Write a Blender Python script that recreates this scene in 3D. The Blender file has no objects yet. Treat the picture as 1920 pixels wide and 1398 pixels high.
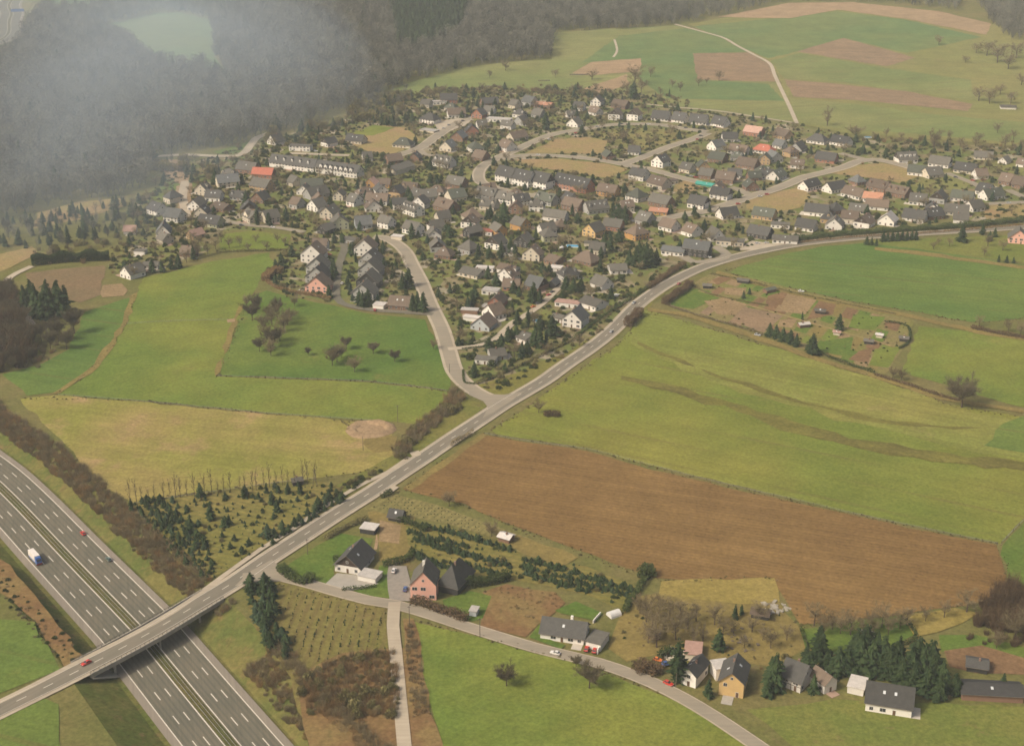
import bpy, math, random
from mathutils import Vector, Matrix
from mathutils.geometry import delaunay_2d_cdt
R = math.radians
random.seed(7)
SC = bpy.context.scene
COL = SC.collection

# ---------------------------------------------------------------- camera
FPX, CXP, CYP, CAMH, PITCH = 2600.0, 960.0, 699.0, 300.0, R(21.88)   # focal length and centre in photograph pixels
cam = bpy.data.cameras.new('camera'); camo = bpy.data.objects.new('camera', cam); COL.objects.link(camo)
camo.location = (0, 0, CAMH); camo.rotation_euler = (R(90) - PITCH, 0, 0)
cam.sensor_fit = 'HORIZONTAL'; cam.sensor_width = 36.0; cam.lens = 36.0 * FPX / 1920.0
cam.clip_start = 1.0; cam.clip_end = 30000.0
SC.camera = camo

# ---------------------------------------------------------------- sky, sun, exposure
SUN_EL, SUN_AZ = R(44), R(-118)          # azimuth from +Y towards +X: behind the camera on the left, hazy
w = bpy.data.worlds.new('World'); SC.world = w; w.use_nodes = True
nt = w.node_tree
sky = nt.nodes.new('ShaderNodeTexSky'); sky.sky_type = 'NISHITA'; sky.sun_disc = False
sky.sun_elevation = SUN_EL; sky.sun_rotation = SUN_AZ; sky.air_density = 1.0; sky.dust_density = 9.0; sky.ozone_density = 1.0
nt.links.new(sky.outputs[0], nt.nodes['Background'].inputs[0]); nt.nodes['Background'].inputs[1].default_value = 0.14
sl = bpy.data.lights.new('sun', 'SUN'); sl.energy = 2.6; sl.angle = R(6.0); sl.color = (1.0, 0.95, 0.84)
so = bpy.data.objects.new('sun', sl); COL.objects.link(so)
sd = Vector((math.cos(SUN_EL) * math.sin(SUN_AZ), math.cos(SUN_EL) * math.cos(SUN_AZ), math.sin(SUN_EL)))
so.rotation_euler = sd.to_track_quat('Z', 'Y').to_euler(); so.location = (0, 0, 500)
SC.view_settings.view_transform = 'Standard'; SC.view_settings.look = 'None'
SC.view_settings.exposure = 0.05; SC.view_settings.gamma = 1.0
SC.render.engine = 'CYCLES'
SC.cycles.filter_width = 1.6
SC.cycles.max_bounces = 4; SC.cycles.diffuse_bounces = 2; SC.cycles.volume_bounces = 1; SC.cycles.transparent_max_bounces = 4
SC.cycles.use_denoising = True

# ---------------------------------------------------------------- terrain and pixel-to-ground
def sstep(a, b, t):
    t = min(1.0, max(0.0, (t - a) / (b - a))); return t * t * (3 - 2 * t)
def hill(x, y):
    return 62.0 * sstep(1380, 2700, y) + 10.0 * sstep(300, 900, x) * sstep(1300, 1900, y)
def ray(px, py):
    dx = (px - CXP) / FPX; dy = (CYP - py) / FPX
    return (dx, math.cos(PITCH) + dy * math.sin(PITCH), -math.sin(PITCH) + dy * math.cos(PITCH))
def P(px, py, z=None):
    """ground point seen at a photograph pixel"""
    d = ray(px, py); zz = 0.0 if z is None else z
    for _ in range(1 if z is not None else 40):
        t = (zz - CAMH) / d[2]; x, y = d[0] * t, d[1] * t
        if z is None: zz = hill(x, y)
    return (x, y)
def pxof(x, y, z=0.0):
    ry, rz = y * math.cos(PITCH) - (z - CAMH) * math.sin(PITCH), y * math.sin(PITCH) + (z - CAMH) * math.cos(PITCH)
    return (CXP + FPX * x / ry, CYP - FPX * rz / ry)

def catmull(pts, step):
    out = []
    n = len(pts)
    for i in range(n - 1):
        p0, p1, p2, p3 = pts[max(i - 1, 0)], pts[i], pts[i + 1], pts[min(i + 2, n - 1)]
        k = max(1, int(math.hypot(p2[0] - p1[0], p2[1] - p1[1]) / step))
        for j in range(k):
            t = j / k
            out.append(tuple(0.5 * ((2 * p1[a]) + (-p0[a] + p2[a]) * t + (2 * p0[a] - 5 * p1[a] + 4 * p2[a] - p3[a]) * t * t
                       + (-p0[a] + 3 * p1[a] - 3 * p2[a] + p3[a]) * t ** 3) for a in (0, 1)))
    out.append(tuple(pts[-1])); return out
def offset(line, d):
    """d > 0 is to the right of the direction of travel"""
    out = []
    for i, p in enumerate(line):
        a, b = line[max(i - 1, 0)], line[min(i + 1, len(line) - 1)]
        tx, ty = b[0] - a[0], b[1] - a[1]; l = math.hypot(tx, ty) or 1
        out.append((p[0] + ty / l * d, p[1] - tx / l * d))
    return out
def seg_dist(p, a, b):
    vx, vy = b[0] - a[0], b[1] - a[1]; l2 = vx * vx + vy * vy or 1e-9
    t = max(0, min(1, ((p[0] - a[0]) * vx + (p[1] - a[1]) * vy) / l2))
    return math.hypot(p[0] - a[0] - t * vx, p[1] - a[1] - t * vy)
def line_dist(p, line):
    return min(seg_dist(p, line[i], line[i + 1]) for i in range(len(line) - 1))
def inside(p, poly):
    c = False; n = len(poly); x, y = p
    for i in range(n):
        x1, y1 = poly[i]; x2, y2 = poly[i - 1]
        if (y1 > y) != (y2 > y) and x < (x2 - x1) * (y - y1) / (y2 - y1) + x1: c = not c
    return c

# the motorway's centre line, travelling away from the camera, lies in a cutting
MZ = -6.4
mw_px = [(357, 1302), (282, 1210), (253, 1176), (126, 1044), (0, 913)]
mw_near = [P(x, y, MZ) for x, y in mw_px]
_a, _b = mw_near[0], mw_near[2]
_t = ((_a[0] - _b[0]) / math.dist(_a, _b), (_a[1] - _b[1]) / math.dist(_a, _b))
_c, _d = mw_near[-1], mw_near[-2]
_s = ((_c[0] - _d[0]) / math.dist(_c, _d), (_c[1] - _d[1]) / math.dist(_c, _d))
_e = (_c[0] + _s[0] * 110 - 6, _c[1] + _s[1] * 110)
mw_pts = [(_a[0] + _t[0] * 120, _a[1] + _t[1] * 120)] + mw_near + [_e, (_e[0] - 120, _e[1] + 190), (-720, 1350), (-800, 1750), P(-8, 78), P(20, 32), P(52, -20), (-700, 2900)]
MW = catmull(mw_pts, 14.0)
def mwz(x, y):
    return MZ + (-MZ - 0.6) * sstep(760, 1150, y) + hill(x, y)

# ---------------------------------------------------------------- objects and labels
def mesh_obj(name, verts, faces, mats, parent=None, mi=None, smooth=False, loc=(0, 0, 0), rz=0.0):
    me = bpy.data.meshes.new(name); me.from_pydata([tuple(v) for v in verts], [], faces)
    for m in (mats if isinstance(mats, (list, tuple)) else [mats]): me.materials.append(m)
    if mi: me.polygons.foreach_set('material_index', mi)
    if smooth: me.polygons.foreach_set('use_smooth', [True] * len(me.polygons))
    me.update()
    return link(name, me, parent, loc, rz)
def link(name, me, parent=None, loc=(0, 0, 0), rz=0.0, scale=None):
    o = bpy.data.objects.new(name, me); COL.objects.link(o)
    o.location = loc; o.rotation_euler = (0, 0, rz)
    if scale is not None: o.scale = scale if isinstance(scale, (tuple, list)) else (scale,) * 3
    if parent is not None: o.parent = parent
    return o
def empty(name, loc=(0, 0, 0), rz=0.0): return link(name, None, None, loc, rz)
def tag(o, label=None, cat=None, group=None, kind=None):
    if label: o['label'] = label
    if cat: o['category'] = cat
    if group: o['group'] = group
    if kind: o['kind'] = kind
    return o
ORD = 'first second third fourth fifth sixth seventh eighth ninth tenth eleventh twelfth thirteenth fourteenth fifteenth sixteenth seventeenth eighteenth nineteenth twentieth'.split()
REG = []
def reg(o, one, many, where, cat, group=None):
    """label it later: 'one where', or its place from the left among those alike"""
    REG.append((o, one, many, where)); o['category'] = cat
    if group: o['group'] = group
LAND = [('the twin white houses', 1170, 222), ('the ring road bend', 905, 325), ('the terrace with six skylights', 1070, 350), ('the terrace with pointed gables', 630, 320), ('the red roof by the smoke', 490, 325), ('the cream hall', 757, 315), ('the tallest village conifer', 945, 400), ('the turquoise pool', 1074, 462),
        ('the slate-clad dark house', 1302, 475), ('the turquoise tarpaulin', 1322, 348), ('the red hipped roof', 1428, 283), ('the bright orange roof', 1634, 378), ('the steep white gables', 1305, 230), ('the yellow house', 1104, 440), ('the white boat', 1155, 555), ('the hipped ochre house', 1205, 447), ('the round blue pool', 1007, 602),
        ('the small white garage', 708, 578), ('the rowhouse street', 635, 505), ('the small pasture', 480, 455), ('the pale village yard', 850, 232), ('the dry plot inside the ring', 1065, 275), ('the brown dormered terraces', 1665, 366), ('the right-hand street end', 1900, 380), ('the estate street fork', 1625, 300), ('the lone white farmhouse', 233, 515),
        ('the dusty street', 345, 378), ('the cream house with wings', 459, 414), ('the house with four dormers', 764, 402), ('the low orange roof', 1233, 402), ('the dry estate plot', 1455, 378), ('the pinkish roof', 1410, 250), ('the ring road conifer', 1024, 238), ('the white flat roof', 934, 228), ('the thick conifer clump', 1205, 492),
        ('the curved clipped hedge', 890, 643), ('the green-roofed tan house', 1430, 408), ('the pinkish house below the hedge', 1908, 452), ('the dark hedge bank', 1720, 432), ('the side road head', 722, 448), ('the twin ochre houses', 965, 432), ('the white garden tents', 995, 481), ('the long smoke-side terrace', 545, 318), ('the fork below the ring', 1190, 305)]
def finish_labels():
    d = {}
    for o, one, many, where in REG:
        dist = 0.0
        if where is None:
            u, v = pxof(o.location.x, o.location.y, o.location.z)
            nm, lx, ly = min(LAND, key=lambda t: (t[1] - u) ** 2 + (2.2 * (t[2] - v)) ** 2)
            dx, dy = u - lx, 2.2 * (v - ly); dist = math.hypot(dx, dy)
            rel = ('right of' if dx > 0 else 'left of') if abs(dx) > abs(dy) else ('below' if dy > 0 else 'above')
            where = f'{rel} {nm}'
        d.setdefault((one, many, where), []).append((dist, o))
    for (one, many, where), lst in d.items():
        os_ = [o for _, o in lst]; n = len(os_)
        if n == 1: os_[0]['label'] = f'{one} {where}'; continue
        if lst[0][0]:
            lst.sort(key=lambda t: t[0])
            for i, (_, o) in enumerate(lst): o['label'] = f'{"nearest" if i == 0 else ("farthest" if i == n - 1 and n > 2 else ORD[min(i, 19)] + " nearest")} {one} {where}'
            continue
        os_.sort(key=lambda o: pxof(o.location.x, o.location.y, o.location.z)[0])
        for i, o in enumerate(os_):
            if i == 0: p = 'leftmost'
            elif i == n - 1: p = 'rightmost'
            elif i < n / 2 or n - 1 - i > 19: p = f'{ORD[min(i, 19)]} from left'
            else: p = f'{ORD[n - 1 - i]} from right'
            o['label'] = f'{p} of the {many} {where}'

# ---------------------------------------------------------------- materials
MATS = {}
def nodes_of(name, rough=0.95, spec=0.0):
    m = bpy.data.materials.new(name); m.use_nodes = True
    n = m.node_tree.nodes; b = n['Principled BSDF']
    b.inputs['Roughness'].default_value = rough; b.inputs['Specular IOR Level'].default_value = spec
    return m, n, m.node_tree.links, b
def _mix(n, l, fac, a, b, mode='MIX'):
    x = n.new('ShaderNodeMix'); x.data_type = 'RGBA'; x.blend_type = mode
    for s, v in ((0, fac), (6, a), (7, b)):
        if hasattr(v, 'links') or hasattr(v, 'is_linked'): l.new(v, x.inputs[s])
        else: x.inputs[s].default_value = v if not isinstance(v, tuple) else (v[0], v[1], v[2], 1)
    return x.outputs[2]
def _ramp(n, l, fac, lo, hi):
    r = n.new('ShaderNodeMapRange'); r.inputs[1].default_value = lo; r.inputs[2].default_value = hi
    r.interpolation_type = 'SMOOTHSTEP'; l.new(fac, r.inputs[0]); return r.outputs[0]
def _noise(n, l, vec, scale, detail=4.0, rough=0.6):
    t = n.new('ShaderNodeTexNoise'); t.inputs['Scale'].default_value = scale; t.inputs['Detail'].default_value = detail
    t.inputs['Roughness'].default_value = rough; l.new(vec, t.inputs['Vector']); return t.outputs[0]
def _pos(n, l, ang=0.0, sc=(1, 1, 1), off=0.0):
    g = n.new('ShaderNodeNewGeometry'); mp = n.new('ShaderNodeMapping'); mp.vector_type = 'POINT'
    mp.inputs['Rotation'].default_value = (0, 0, -ang); mp.inputs['Scale'].default_value = sc; mp.inputs['Location'].default_value = (off, off * .7, 0)
    # rotate first, then stretch
    mp.inputs['Scale'].default_value = (1, 1, 1); l.new(g.outputs['Position'], mp.inputs[0])
    m2 = n.new('ShaderNodeMapping'); m2.inputs['Scale'].default_value = sc; l.new(mp.outputs[0], m2.inputs[0])
    return m2.outputs[0]
def field_mat(name, c1, c2, c3=None, big=0.012, ang=0.0, streak=0.0, rows=0.0, row_pitch=3.0, row_col=None, fine=0.36, patch=0.5, seed=0.0, mottle=.17, ruts=0.0):
    """ground with broad patches, worked streaks, optional crop rows and fine mottling"""
    m, n, l, b = nodes_of(name)
    v = _pos(n, l, off=seed)
    f = _ramp(n, l, _noise(n, l, v, big, 6.0, 0.62), 0.36, 0.64)
    col = _mix(n, l, f, c1, c2)
    if c3:
        f3 = _ramp(n, l, _noise(n, l, _pos(n, l, off=seed + 91), big * 2.7, 7.0, 0.68), 0.75 - 0.35 * patch, 0.86 - 0.2 * patch)
        col = _mix(n, l, f3, col, c3)
    if streak:
        sv = _pos(n, l, ang, (0.006, 0.22, 1.0), seed)
        fs = _ramp(n, l, _noise(n, l, sv, 1.0, 5.0, 0.65), 0.3, 0.7)
        k = n.new('ShaderNodeMapRange'); l.new(fs, k.inputs[0]); k.inputs[3].default_value = 1 - streak; k.inputs[4].default_value = 1 + streak
        col = _mix(n, l, 1.0, col, k.outputs[0], 'MULTIPLY')
    if rows:
        wv = n.new('ShaderNodeTexWave'); wv.wave_type = 'BANDS'; wv.bands_direction = 'Y'; wv.inputs['Scale'].default_value = 0.314 / row_pitch * 1.0
        wv.inputs['Distortion'].default_value = 1.2; wv.inputs['Detail'].default_value = 2.0; wv.inputs['Detail Scale'].default_value = 0.3
        l.new(_pos(n, l, ang), wv.inputs['Vector'])
        fr = n.new('ShaderNodeMath'); fr.operation = 'MULTIPLY'; l.new(_ramp(n, l, wv.outputs[1], 0.35, 0.9), fr.inputs[0]); fr.inputs[1].default_value = rows
        col = _mix(n, l, fr.outputs[0], col, row_col or c2)
    fm = _noise(n, l, _pos(n, l, off=seed + 37), big * 7, 6.0, 0.7)
    k = n.new('ShaderNodeMapRange'); l.new(fm, k.inputs[0]); k.inputs[1].default_value = 0.3; k.inputs[2].default_value = 0.7
    k.inputs[3].default_value = 1 - mottle; k.inputs[4].default_value = 1 + mottle
    col = _mix(n, l, 1.0, col, k.outputs[0], 'MULTIPLY')
    if ruts:
        wv = n.new('ShaderNodeTexWave'); wv.wave_type = 'BANDS'; wv.bands_direction = 'Y'; wv.inputs['Scale'].default_value = 0.314 / ruts
        wv.inputs['Distortion'].default_value = 0.8; wv.inputs['Detail'].default_value = 1.0; wv.inputs['Detail Scale'].default_value = 0.15
        l.new(_pos(n, l, ang), wv.inputs['Vector'])
        br = _ramp(n, l, _noise(n, l, _pos(n, l, ang, (.01, .05, 1), 11), 1.0, 3.0, .6), .42, .62)
        fr = n.new('ShaderNodeMath'); fr.operation = 'MULTIPLY'; l.new(_ramp(n, l, wv.outputs[1], 0.955, 0.995), fr.inputs[0]); l.new(br, fr.inputs[1])
        f2 = n.new('ShaderNodeMath'); f2.operation = 'MULTIPLY'; l.new(fr.outputs[0], f2.inputs[0]); f2.inputs[1].default_value = .45
        col = _mix(n, l, f2.outputs[0], col, (.13, .095, .035))
    ff = _noise(n, l, v, 0.55, 5.0, 0.75)
    k = n.new('ShaderNodeMapRange'); l.new(ff, k.inputs[0]); k.inputs[1].default_value = 0.25; k.inputs[2].default_value = 0.75
    k.inputs[3].default_value = 1 - fine; k.inputs[4].default_value = 1 + fine
    col = _mix(n, l, 1.0, col, k.outputs[0], 'MULTIPLY')
    l.new(col, b.inputs['Base Color'])
    MATS[name] = m; return m
def plain_mat(name, c, rough=0.8, var=0.15, scale=0.6, spec=0.2, metal=0.0, objvar=0.0):
    m, n, l, b = nodes_of(name, rough, spec); b.inputs['Metallic'].default_value = metal
    f = _noise(n, l, _pos(n, l), scale, 5.0, 0.7)
    k = n.new('ShaderNodeMapRange'); l.new(f, k.inputs[0]); k.inputs[1].default_value = 0.25; k.inputs[2].default_value = 0.75
    k.inputs[3].default_value = 1 - var; k.inputs[4].default_value = 1 + var
    col = _mix(n, l, 1.0, c, k.outputs[0], 'MULTIPLY')
    if objvar:
        oi = n.new('ShaderNodeObjectInfo'); k2 = n.new('ShaderNodeMapRange'); l.new(oi.outputs['Random'], k2.inputs[0])
        k2.inputs[3].default_value = 1 - objvar; k2.inputs[4].default_value = 1 + objvar
        col = _mix(n, l, 1.0, col, k2.outputs[0], 'MULTIPLY')
    l.new(col, b.inputs['Base Color']); MATS[name] = m; return m
def roof_mat(name, c, var=0.22):
    """tiles too small to tell apart: courses, weathering, moss"""
    m, n, l, b = nodes_of(name, 0.75, 0.25)
    tc = n.new('ShaderNodeTexCoord')
    f = _noise(n, l, _pos(n, l), 0.5, 6.0, 0.7)
    f2 = _noise(n, l, _pos(n, l, off=50), 3.5, 3.0, 0.7)
    k = n.new('ShaderNodeMapRange'); l.new(f, k.inputs[0]); k.inputs[1].default_value = 0.25; k.inputs[2].default_value = 0.75
    k.inputs[3].default_value = 1 - var; k.inputs[4].default_value = 1 + var
    col = _mix(n, l, 1.0, c, k.outputs[0], 'MULTIPLY')
    k = n.new('ShaderNodeMapRange'); l.new(f2, k.inputs[0]); k.inputs[1].default_value = 0.2; k.inputs[2].default_value = 0.8
    k.inputs[3].default_value = 0.78; k.inputs[4].default_value = 1.22
    col = _mix(n, l, 1.0, col, k.outputs[0], 'MULTIPLY')
    oi = n.new('ShaderNodeObjectInfo'); k2 = n.new('ShaderNodeMapRange'); l.new(oi.outputs['Random'], k2.inputs[0])
    k2.inputs[3].default_value = 0.75; k2.inputs[4].default_value = 1.25
    col = _mix(n, l, 1.0, col, k2.outputs[0], 'MULTIPLY')
    l.new(col, b.inputs['Base Color']); MATS[name] = m; return m
def leaf_mat(name, c1, c2, objvar=0.25):
    m, n, l, b = nodes_of(name, 0.9, 0.05)
    f = _ramp(n, l, _noise(n, l, _pos(n, l), 0.45, 4.0, 0.7), 0.35, 0.65)
    col = _mix(n, l, f, c1, c2)
    oi = n.new('ShaderNodeObjectInfo'); k2 = n.new('ShaderNodeMapRange'); l.new(oi.outputs['Random'], k2.inputs[0])
    k2.inputs[3].default_value = 1 - objvar; k2.inputs[4].default_value = 1 + objvar
    col = _mix(n, l, 1.0, col, k2.outputs[0], 'MULTIPLY')
    l.new(col, b.inputs['Base Color']); MATS[name] = m; return m
def road_mat(name, c, c2, ang=0.0):
    m, n, l, b = nodes_of(name, 0.9, 0.1)
    f = _ramp(n, l, _noise(n, l, _pos(n, l), 0.05, 6.0, 0.7), 0.35, 0.65)
    col = _mix(n, l, f, c, c2)
    f2 = _noise(n, l, _pos(n, l, ang, (0.02, 0.9, 1)), 1.0, 5.0, 0.7)
    k = n.new('ShaderNodeMapRange'); l.new(f2, k.inputs[0]); k.inputs[1].default_value = 0.25; k.inputs[2].default_value = 0.75
    k.inputs[3].default_value = 0.86; k.inputs[4].default_value = 1.14
    col = _mix(n, l, 1.0, col, k.outputs[0], 'MULTIPLY')
    l.new(col, b.inputs['Base Color']); MATS[name] = m; return m

# ================================================================ THE SETTING
# ---------------------------------------------------------------- ground
mat_ground = field_mat('rough_grass', (.115, .115, .033), (.15, .125, .045), (.16, .11, .055), big=.02, patch=.5)
mat_bank = field_mat('bank_grass', (.082, .098, .024), (.135, .118, .036), (.155, .105, .045), big=.05, patch=.62)
mat_dry = field_mat('dry_bank', (.16, .13, .045), (.12, .085, .04), (.10, .10, .03), big=.06, patch=.55)
def build_ground():
    V, E_ = [], []
    offs = [-36, -19.5, 0, 19.5, 36]
    strips = []
    base = MW[::1]
    for d in offs:
        ln = offset(base, d); i0 = len(V)
        V += [Vector(p) for p in ln]; E_ += [(i0 + i, i0 + i + 1) for i in range(len(ln) - 1)]
    ns = len(V)
    xs = [-6000, -4000, -2600, -1700] + [-1300 + 26 * i for i in range(101)] + [1700, 2600, 4000, 6000]
    ys = [-3000, -1500, -500, 0, 150] + [260 + 26 * i for i in range(98)] + [3000, 3600, 4600, 6500, 9000]
    coarse = base[::3] + [base[-1]]
    for x in xs:
        for y in ys:
            near = abs(x) < 1400 and 100 < y < 3000
            if near and line_dist((x, y), coarse) < 42: continue
            V.append(Vector((x + (random.uniform(-3, 3) if near else 0), y)))
    v2, e2, f2, ov, oe, of = delaunay_2d_cdt(V, E_, [], 0, 1e-4)
    verts = []
    for i, p in enumerate(v2):
        z = hill(p.x, p.y)
        src = min(ov[i]) if ov[i] else 10 ** 9
        if src < ns:
            k = src // len(base)
            if k in (1, 2, 3): z = mwz(p.x, p.y) - 0.25
        verts.append((p.x, p.y, z))
    mi = []
    for f in f2:
        cx = sum(verts[i][0] for i in f) / 3; cy = sum(verts[i][1] for i in f) / 3
        mi.append(1 if 150 < cy < 1300 and line_dist((cx, cy), coarse) < 36.5 else 0)
    g = mesh_obj('ground', verts, f2, [mat_ground, mat_bank], mi=mi)
    tag(g, kind='structure')
build_ground()

# ---------------------------------------------------------------- sheets laid on the ground
LAYER = [0]
def sheet(name, pxpoly, mat, layer, jitter=1.3, ground_pts=None, kind='structure', step=9.0, parent=None):
    poly = ground_pts or [P(x, y) for x, y in pxpoly]
    pts = []
    n = len(poly); rnd = random.Random(len(name) * 31 + int(abs(poly[0][0])))
    for i in range(n):
        a, b = poly[i], poly[(i + 1) % n]; k = max(1, int(math.dist(a, b) / step))
        for j in range(k):
            t = j / k; q = (a[0] + (b[0] - a[0]) * t, a[1] + (b[1] - a[1]) * t)
            jj = jitter if j else 0.0
            pts.append((q[0] + rnd.uniform(-jj, jj), q[1] + rnd.uniform(-jj, jj)))
    V = [Vector(p) for p in pts]; loop = list(range(len(V)))
    ymax = max(p[1] for p in pts)
    if ymax > 1380:
        x0, x1 = min(p[0] for p in pts), max(p[0] for p in pts); y0 = min(p[1] for p in pts)
        gx = x0 + 15
        while gx < x1:
            gy = max(y0, 1370) + 10
            while gy < ymax:
                if inside((gx, gy), pts): V.append(Vector((gx + rnd.uniform(-2, 2), gy)))
                gy += 30
            gx += 30
    v2, e2, f2, *_ = delaunay_2d_cdt(V, [], [loop], 1, 1e-4)
    LAYER[0] += 1
    zo = 0.05 + 0.09 * layer + 0.0005 * LAYER[0]
    o = mesh_obj(name, [(p.x, p.y, hill(p.x, p.y) + zo) for p in v2], f2, mat, parent)
    if o.data.polygons and o.data.polygons[0].normal.z < 0: o.data.flip_normals()
    if parent is None: tag(o, kind=kind)
    return o
def ribbon(name, line, width, mat, layer, zf=None, parent=None, off=0.0, step=None, kind=True):
    ln = line if not step else catmull(line, step)
    a, b = offset(ln, off - width / 2), offset(ln, off + width / 2)
    zf = zf or hill; LAYER[0] += 1; zo = 0.05 + 0.09 * layer + 0.0005 * LAYER[0]
    vs = []
    for p, q in zip(a, b): vs += [(p[0], p[1], zf(*p) + zo), (q[0], q[1], zf(*q) + zo)]
    o = mesh_obj(name, vs, [(2 * i, 2 * i + 1, 2 * i + 3, 2 * i + 2) for i in range(len(ln) - 1)], mat, parent)
    if parent is None and kind: tag(o, kind='structure')
    return o
def PL(pts): return [P(x, y) for x, y in pts]

G1 = field_mat('meadow_olive', (.122, .150, .026), (.180, .170, .034), (.212, .175, .055), big=.0045, ang=R(-28), streak=.06, patch=.45, ruts=24)
G2 = field_mat('meadow_green', (.080, .130, .028), (.115, .150, .032), (.165, .162, .042), big=.006, ang=R(-20), streak=.08, patch=.4, ruts=22)
G3 = field_mat('pasture_olive', (.105, .146, .026), (.160, .168, .032), (.195, .172, .046), big=.007, ang=R(40), streak=.05, patch=.5)
G4 = field_mat('dry_meadow', (.245, .188, .062), (.185, .178, .038), (.30, .195, .095), big=.009, ang=R(-15), streak=.08, patch=.72)
G5 = field_mat('orchard_grass', (.072, .120, .022), (.115, .146, .028), (.145, .135, .034), big=.010, patch=.5)
G6 = field_mat('lawn', (.078, .122, .022), (.108, .138, .028), (.15, .13, .04), big=.05, patch=.35)
G7 = field_mat('far_meadow', (.135, .162, .05), (.185, .178, .062), (.155, .165, .05), big=.0035, ang=R(15), streak=.07, patch=.5, ruts=30)
G8 = field_mat('far_green', (.100, .148, .05), (.130, .155, .05), None, big=.006, ang=R(10), streak=.06)
G9 = field_mat('far_olive', (.185, .165, .055), (.165, .165, .05), (.21, .15, .07), big=.006, ang=R(-10), streak=.06, patch=.4)
S1 = field_mat('ploughed_soil', (.195, .118, .042), (.160, .094, .034), (.235, .148, .060), big=.006, ang=R(-19), streak=.12, rows=.30, row_pitch=2.6, row_col=(.10, .060, .026), patch=.5, mottle=.16)
S2 = field_mat('far_soil', (.225, .150, .085), (.20, .138, .08), None, big=.01, ang=R(-15), streak=.1)
S3 = field_mat('bare_earth', (.205, .142, .070), (.25, .172, .088), (.16, .115, .055), big=.06, patch=.45)
S4 = field_mat('far_tan', (.29, .195, .11), (.26, .18, .10), None, big=.008, ang=R(5), streak=.08)
S5 = field_mat('dark_soil', (.15, .09, .045), (.185, .11, .055), (.11, .085, .04), big=.06, ang=R(-30), streak=.1, patch=.4)
D1 = field_mat('building_plot', (.235, .185, .07), (.26, .175, .085), (.16, .155, .045), big=.03, patch=.5)
D2 = field_mat('nursery_ground', (.155, .138, .035), (.19, .15, .045), (.11, .11, .03), big=.03, ang=R(-24), streak=.08, rows=.45, row_pitch=3.4, row_col=(.10, .105, .032), patch=.4)
D3 = field_mat('rough_tan_grass', (.20, .15, .048), (.165, .125, .042), (.125, .12, .035), big=.035, patch=.5)
DF = field_mat('bracken_strip', (.165, .095, .042), (.19, .13, .05), (.11, .095, .035), big=.05, patch=.55)

# gardens between the village houses: lawns, beds, terraces in plots
def garden_mat():
    m, n, l, b = nodes_of('garden_ground')
    v = _pos(n, l)
    vo = n.new('ShaderNodeTexVoronoi'); vo.inputs['Scale'].default_value = 0.075; vo.inputs['Randomness'].default_value = 1.0
    l.new(v, vo.inputs['Vector'])
    r = n.new('ShaderNodeValToRGB'); r.color_ramp.interpolation = 'CONSTANT'
    cols = [(0, (.11, .138, .036)), (.2, (.165, .148, .058)), (.36, (.15, .16, .04)), (.50, (.20, .152, .08)), (.62, (.115, .14, .036)), (.74, (.235, .185, .11)), (.86, (.145, .13, .05)), (.92, (.32, .265, .195))]
    e = r.color_ramp.elements
    while len(e) < len(cols): e.new(0.5)
    for el, (p, c) in zip(e, cols): el.position = p; el.color = (*c, 1)
    sp = n.new('ShaderNodeSeparateColor'); l.new(vo.outputs['Color'], sp.inputs[0]); l.new(sp.outputs[0], r.inputs[0])
    col = _mix(n, l, _ramp(n, l, _noise(n, l, v, .12, 5.0, .7), .35, .7), r.outputs[0], (.135, .125, .045))
    k = n.new('ShaderNodeMapRange'); l.new(_noise(n, l, v, .8, 5.0, .75), k.inputs[0]); k.inputs[1].default_value = .25; k.inputs[2].default_value = .75
    k.inputs[3].default_value = .65; k.inputs[4].default_value = 1.35
    l.new(_mix(n, l, 1.0, col, k.outputs[0], 'MULTIPLY'), b.inputs['Base Color']); return m
GARDEN = garden_mat()

VILLAGE = [[(200, 500), (255, 420), (255, 385), (320, 320), (420, 285), (500, 262), (640, 225), (730, 185), (830, 165), (960, 168), (1060, 165), (1120, 165), (1200, 175), (1290, 200), (1420, 218), (1500, 235), (1620, 262), (1760, 268), (1925, 280),
            (1925, 408), (1800, 420), (1640, 436), (1500, 452), (1400, 468), (1300, 500), (1215, 548), (1150, 612), (1075, 662), (1000, 705), (930, 735), (893, 722), (868, 690), (850, 640), (828, 590), (800, 592), (740, 588), (640, 573), (600, 562), (535, 552), (495, 530), (505, 490), (545, 470), (545, 430), (415, 432), (390, 470), (310, 505), (255, 525)]]
sheet('village_ground', VILLAGE[0], GARDEN, 0)

F = sheet
F('meadow', [(922, 806), (980, 770), (1060, 712), (1165, 640), (1212, 585), (1330, 618), (1500, 668), (1650, 713), (1770, 757), (1925, 782), (1925, 968), (1876, 1019), (1700, 984), (1500, 939), (1300, 892), (1100, 841), (930, 814)], G1, 1)
F('meadow', [(1200, 575), (1330, 617), (1500, 668), (1650, 713), (1770, 757), (1925, 795), (1925, 862), (1790, 838), (1640, 800), (1480, 760), (1330, 715), (1200, 655), (1175, 625)], field_mat('meadow_dull', (.195, .178, .045), (.150, .165, .034), (.235, .185, .068), big=.007, ang=R(-30), streak=.12, patch=.45), 2, jitter=4)
F('drainage_swale', [(1165, 705), (1260, 722), (1400, 762), (1520, 800), (1640, 828), (1780, 850), (1925, 868), (1925, 884), (1780, 868), (1640, 848), (1500, 815), (1380, 772), (1250, 733), (1165, 712)], field_mat('swale_grass', (.112, .098, .027), (.145, .132, .03), (.095, .075, .026), big=.03, patch=.5, ang=R(-25), streak=.12), 3, jitter=3)
F('drainage_swale', [(1195, 640), (1330, 697), (1480, 745), (1640, 785), (1790, 800), (1880, 800), (1790, 806), (1640, 792), (1480, 752), (1330, 703), (1195, 646)], MATS['swale_grass'], 3, jitter=2)
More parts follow.
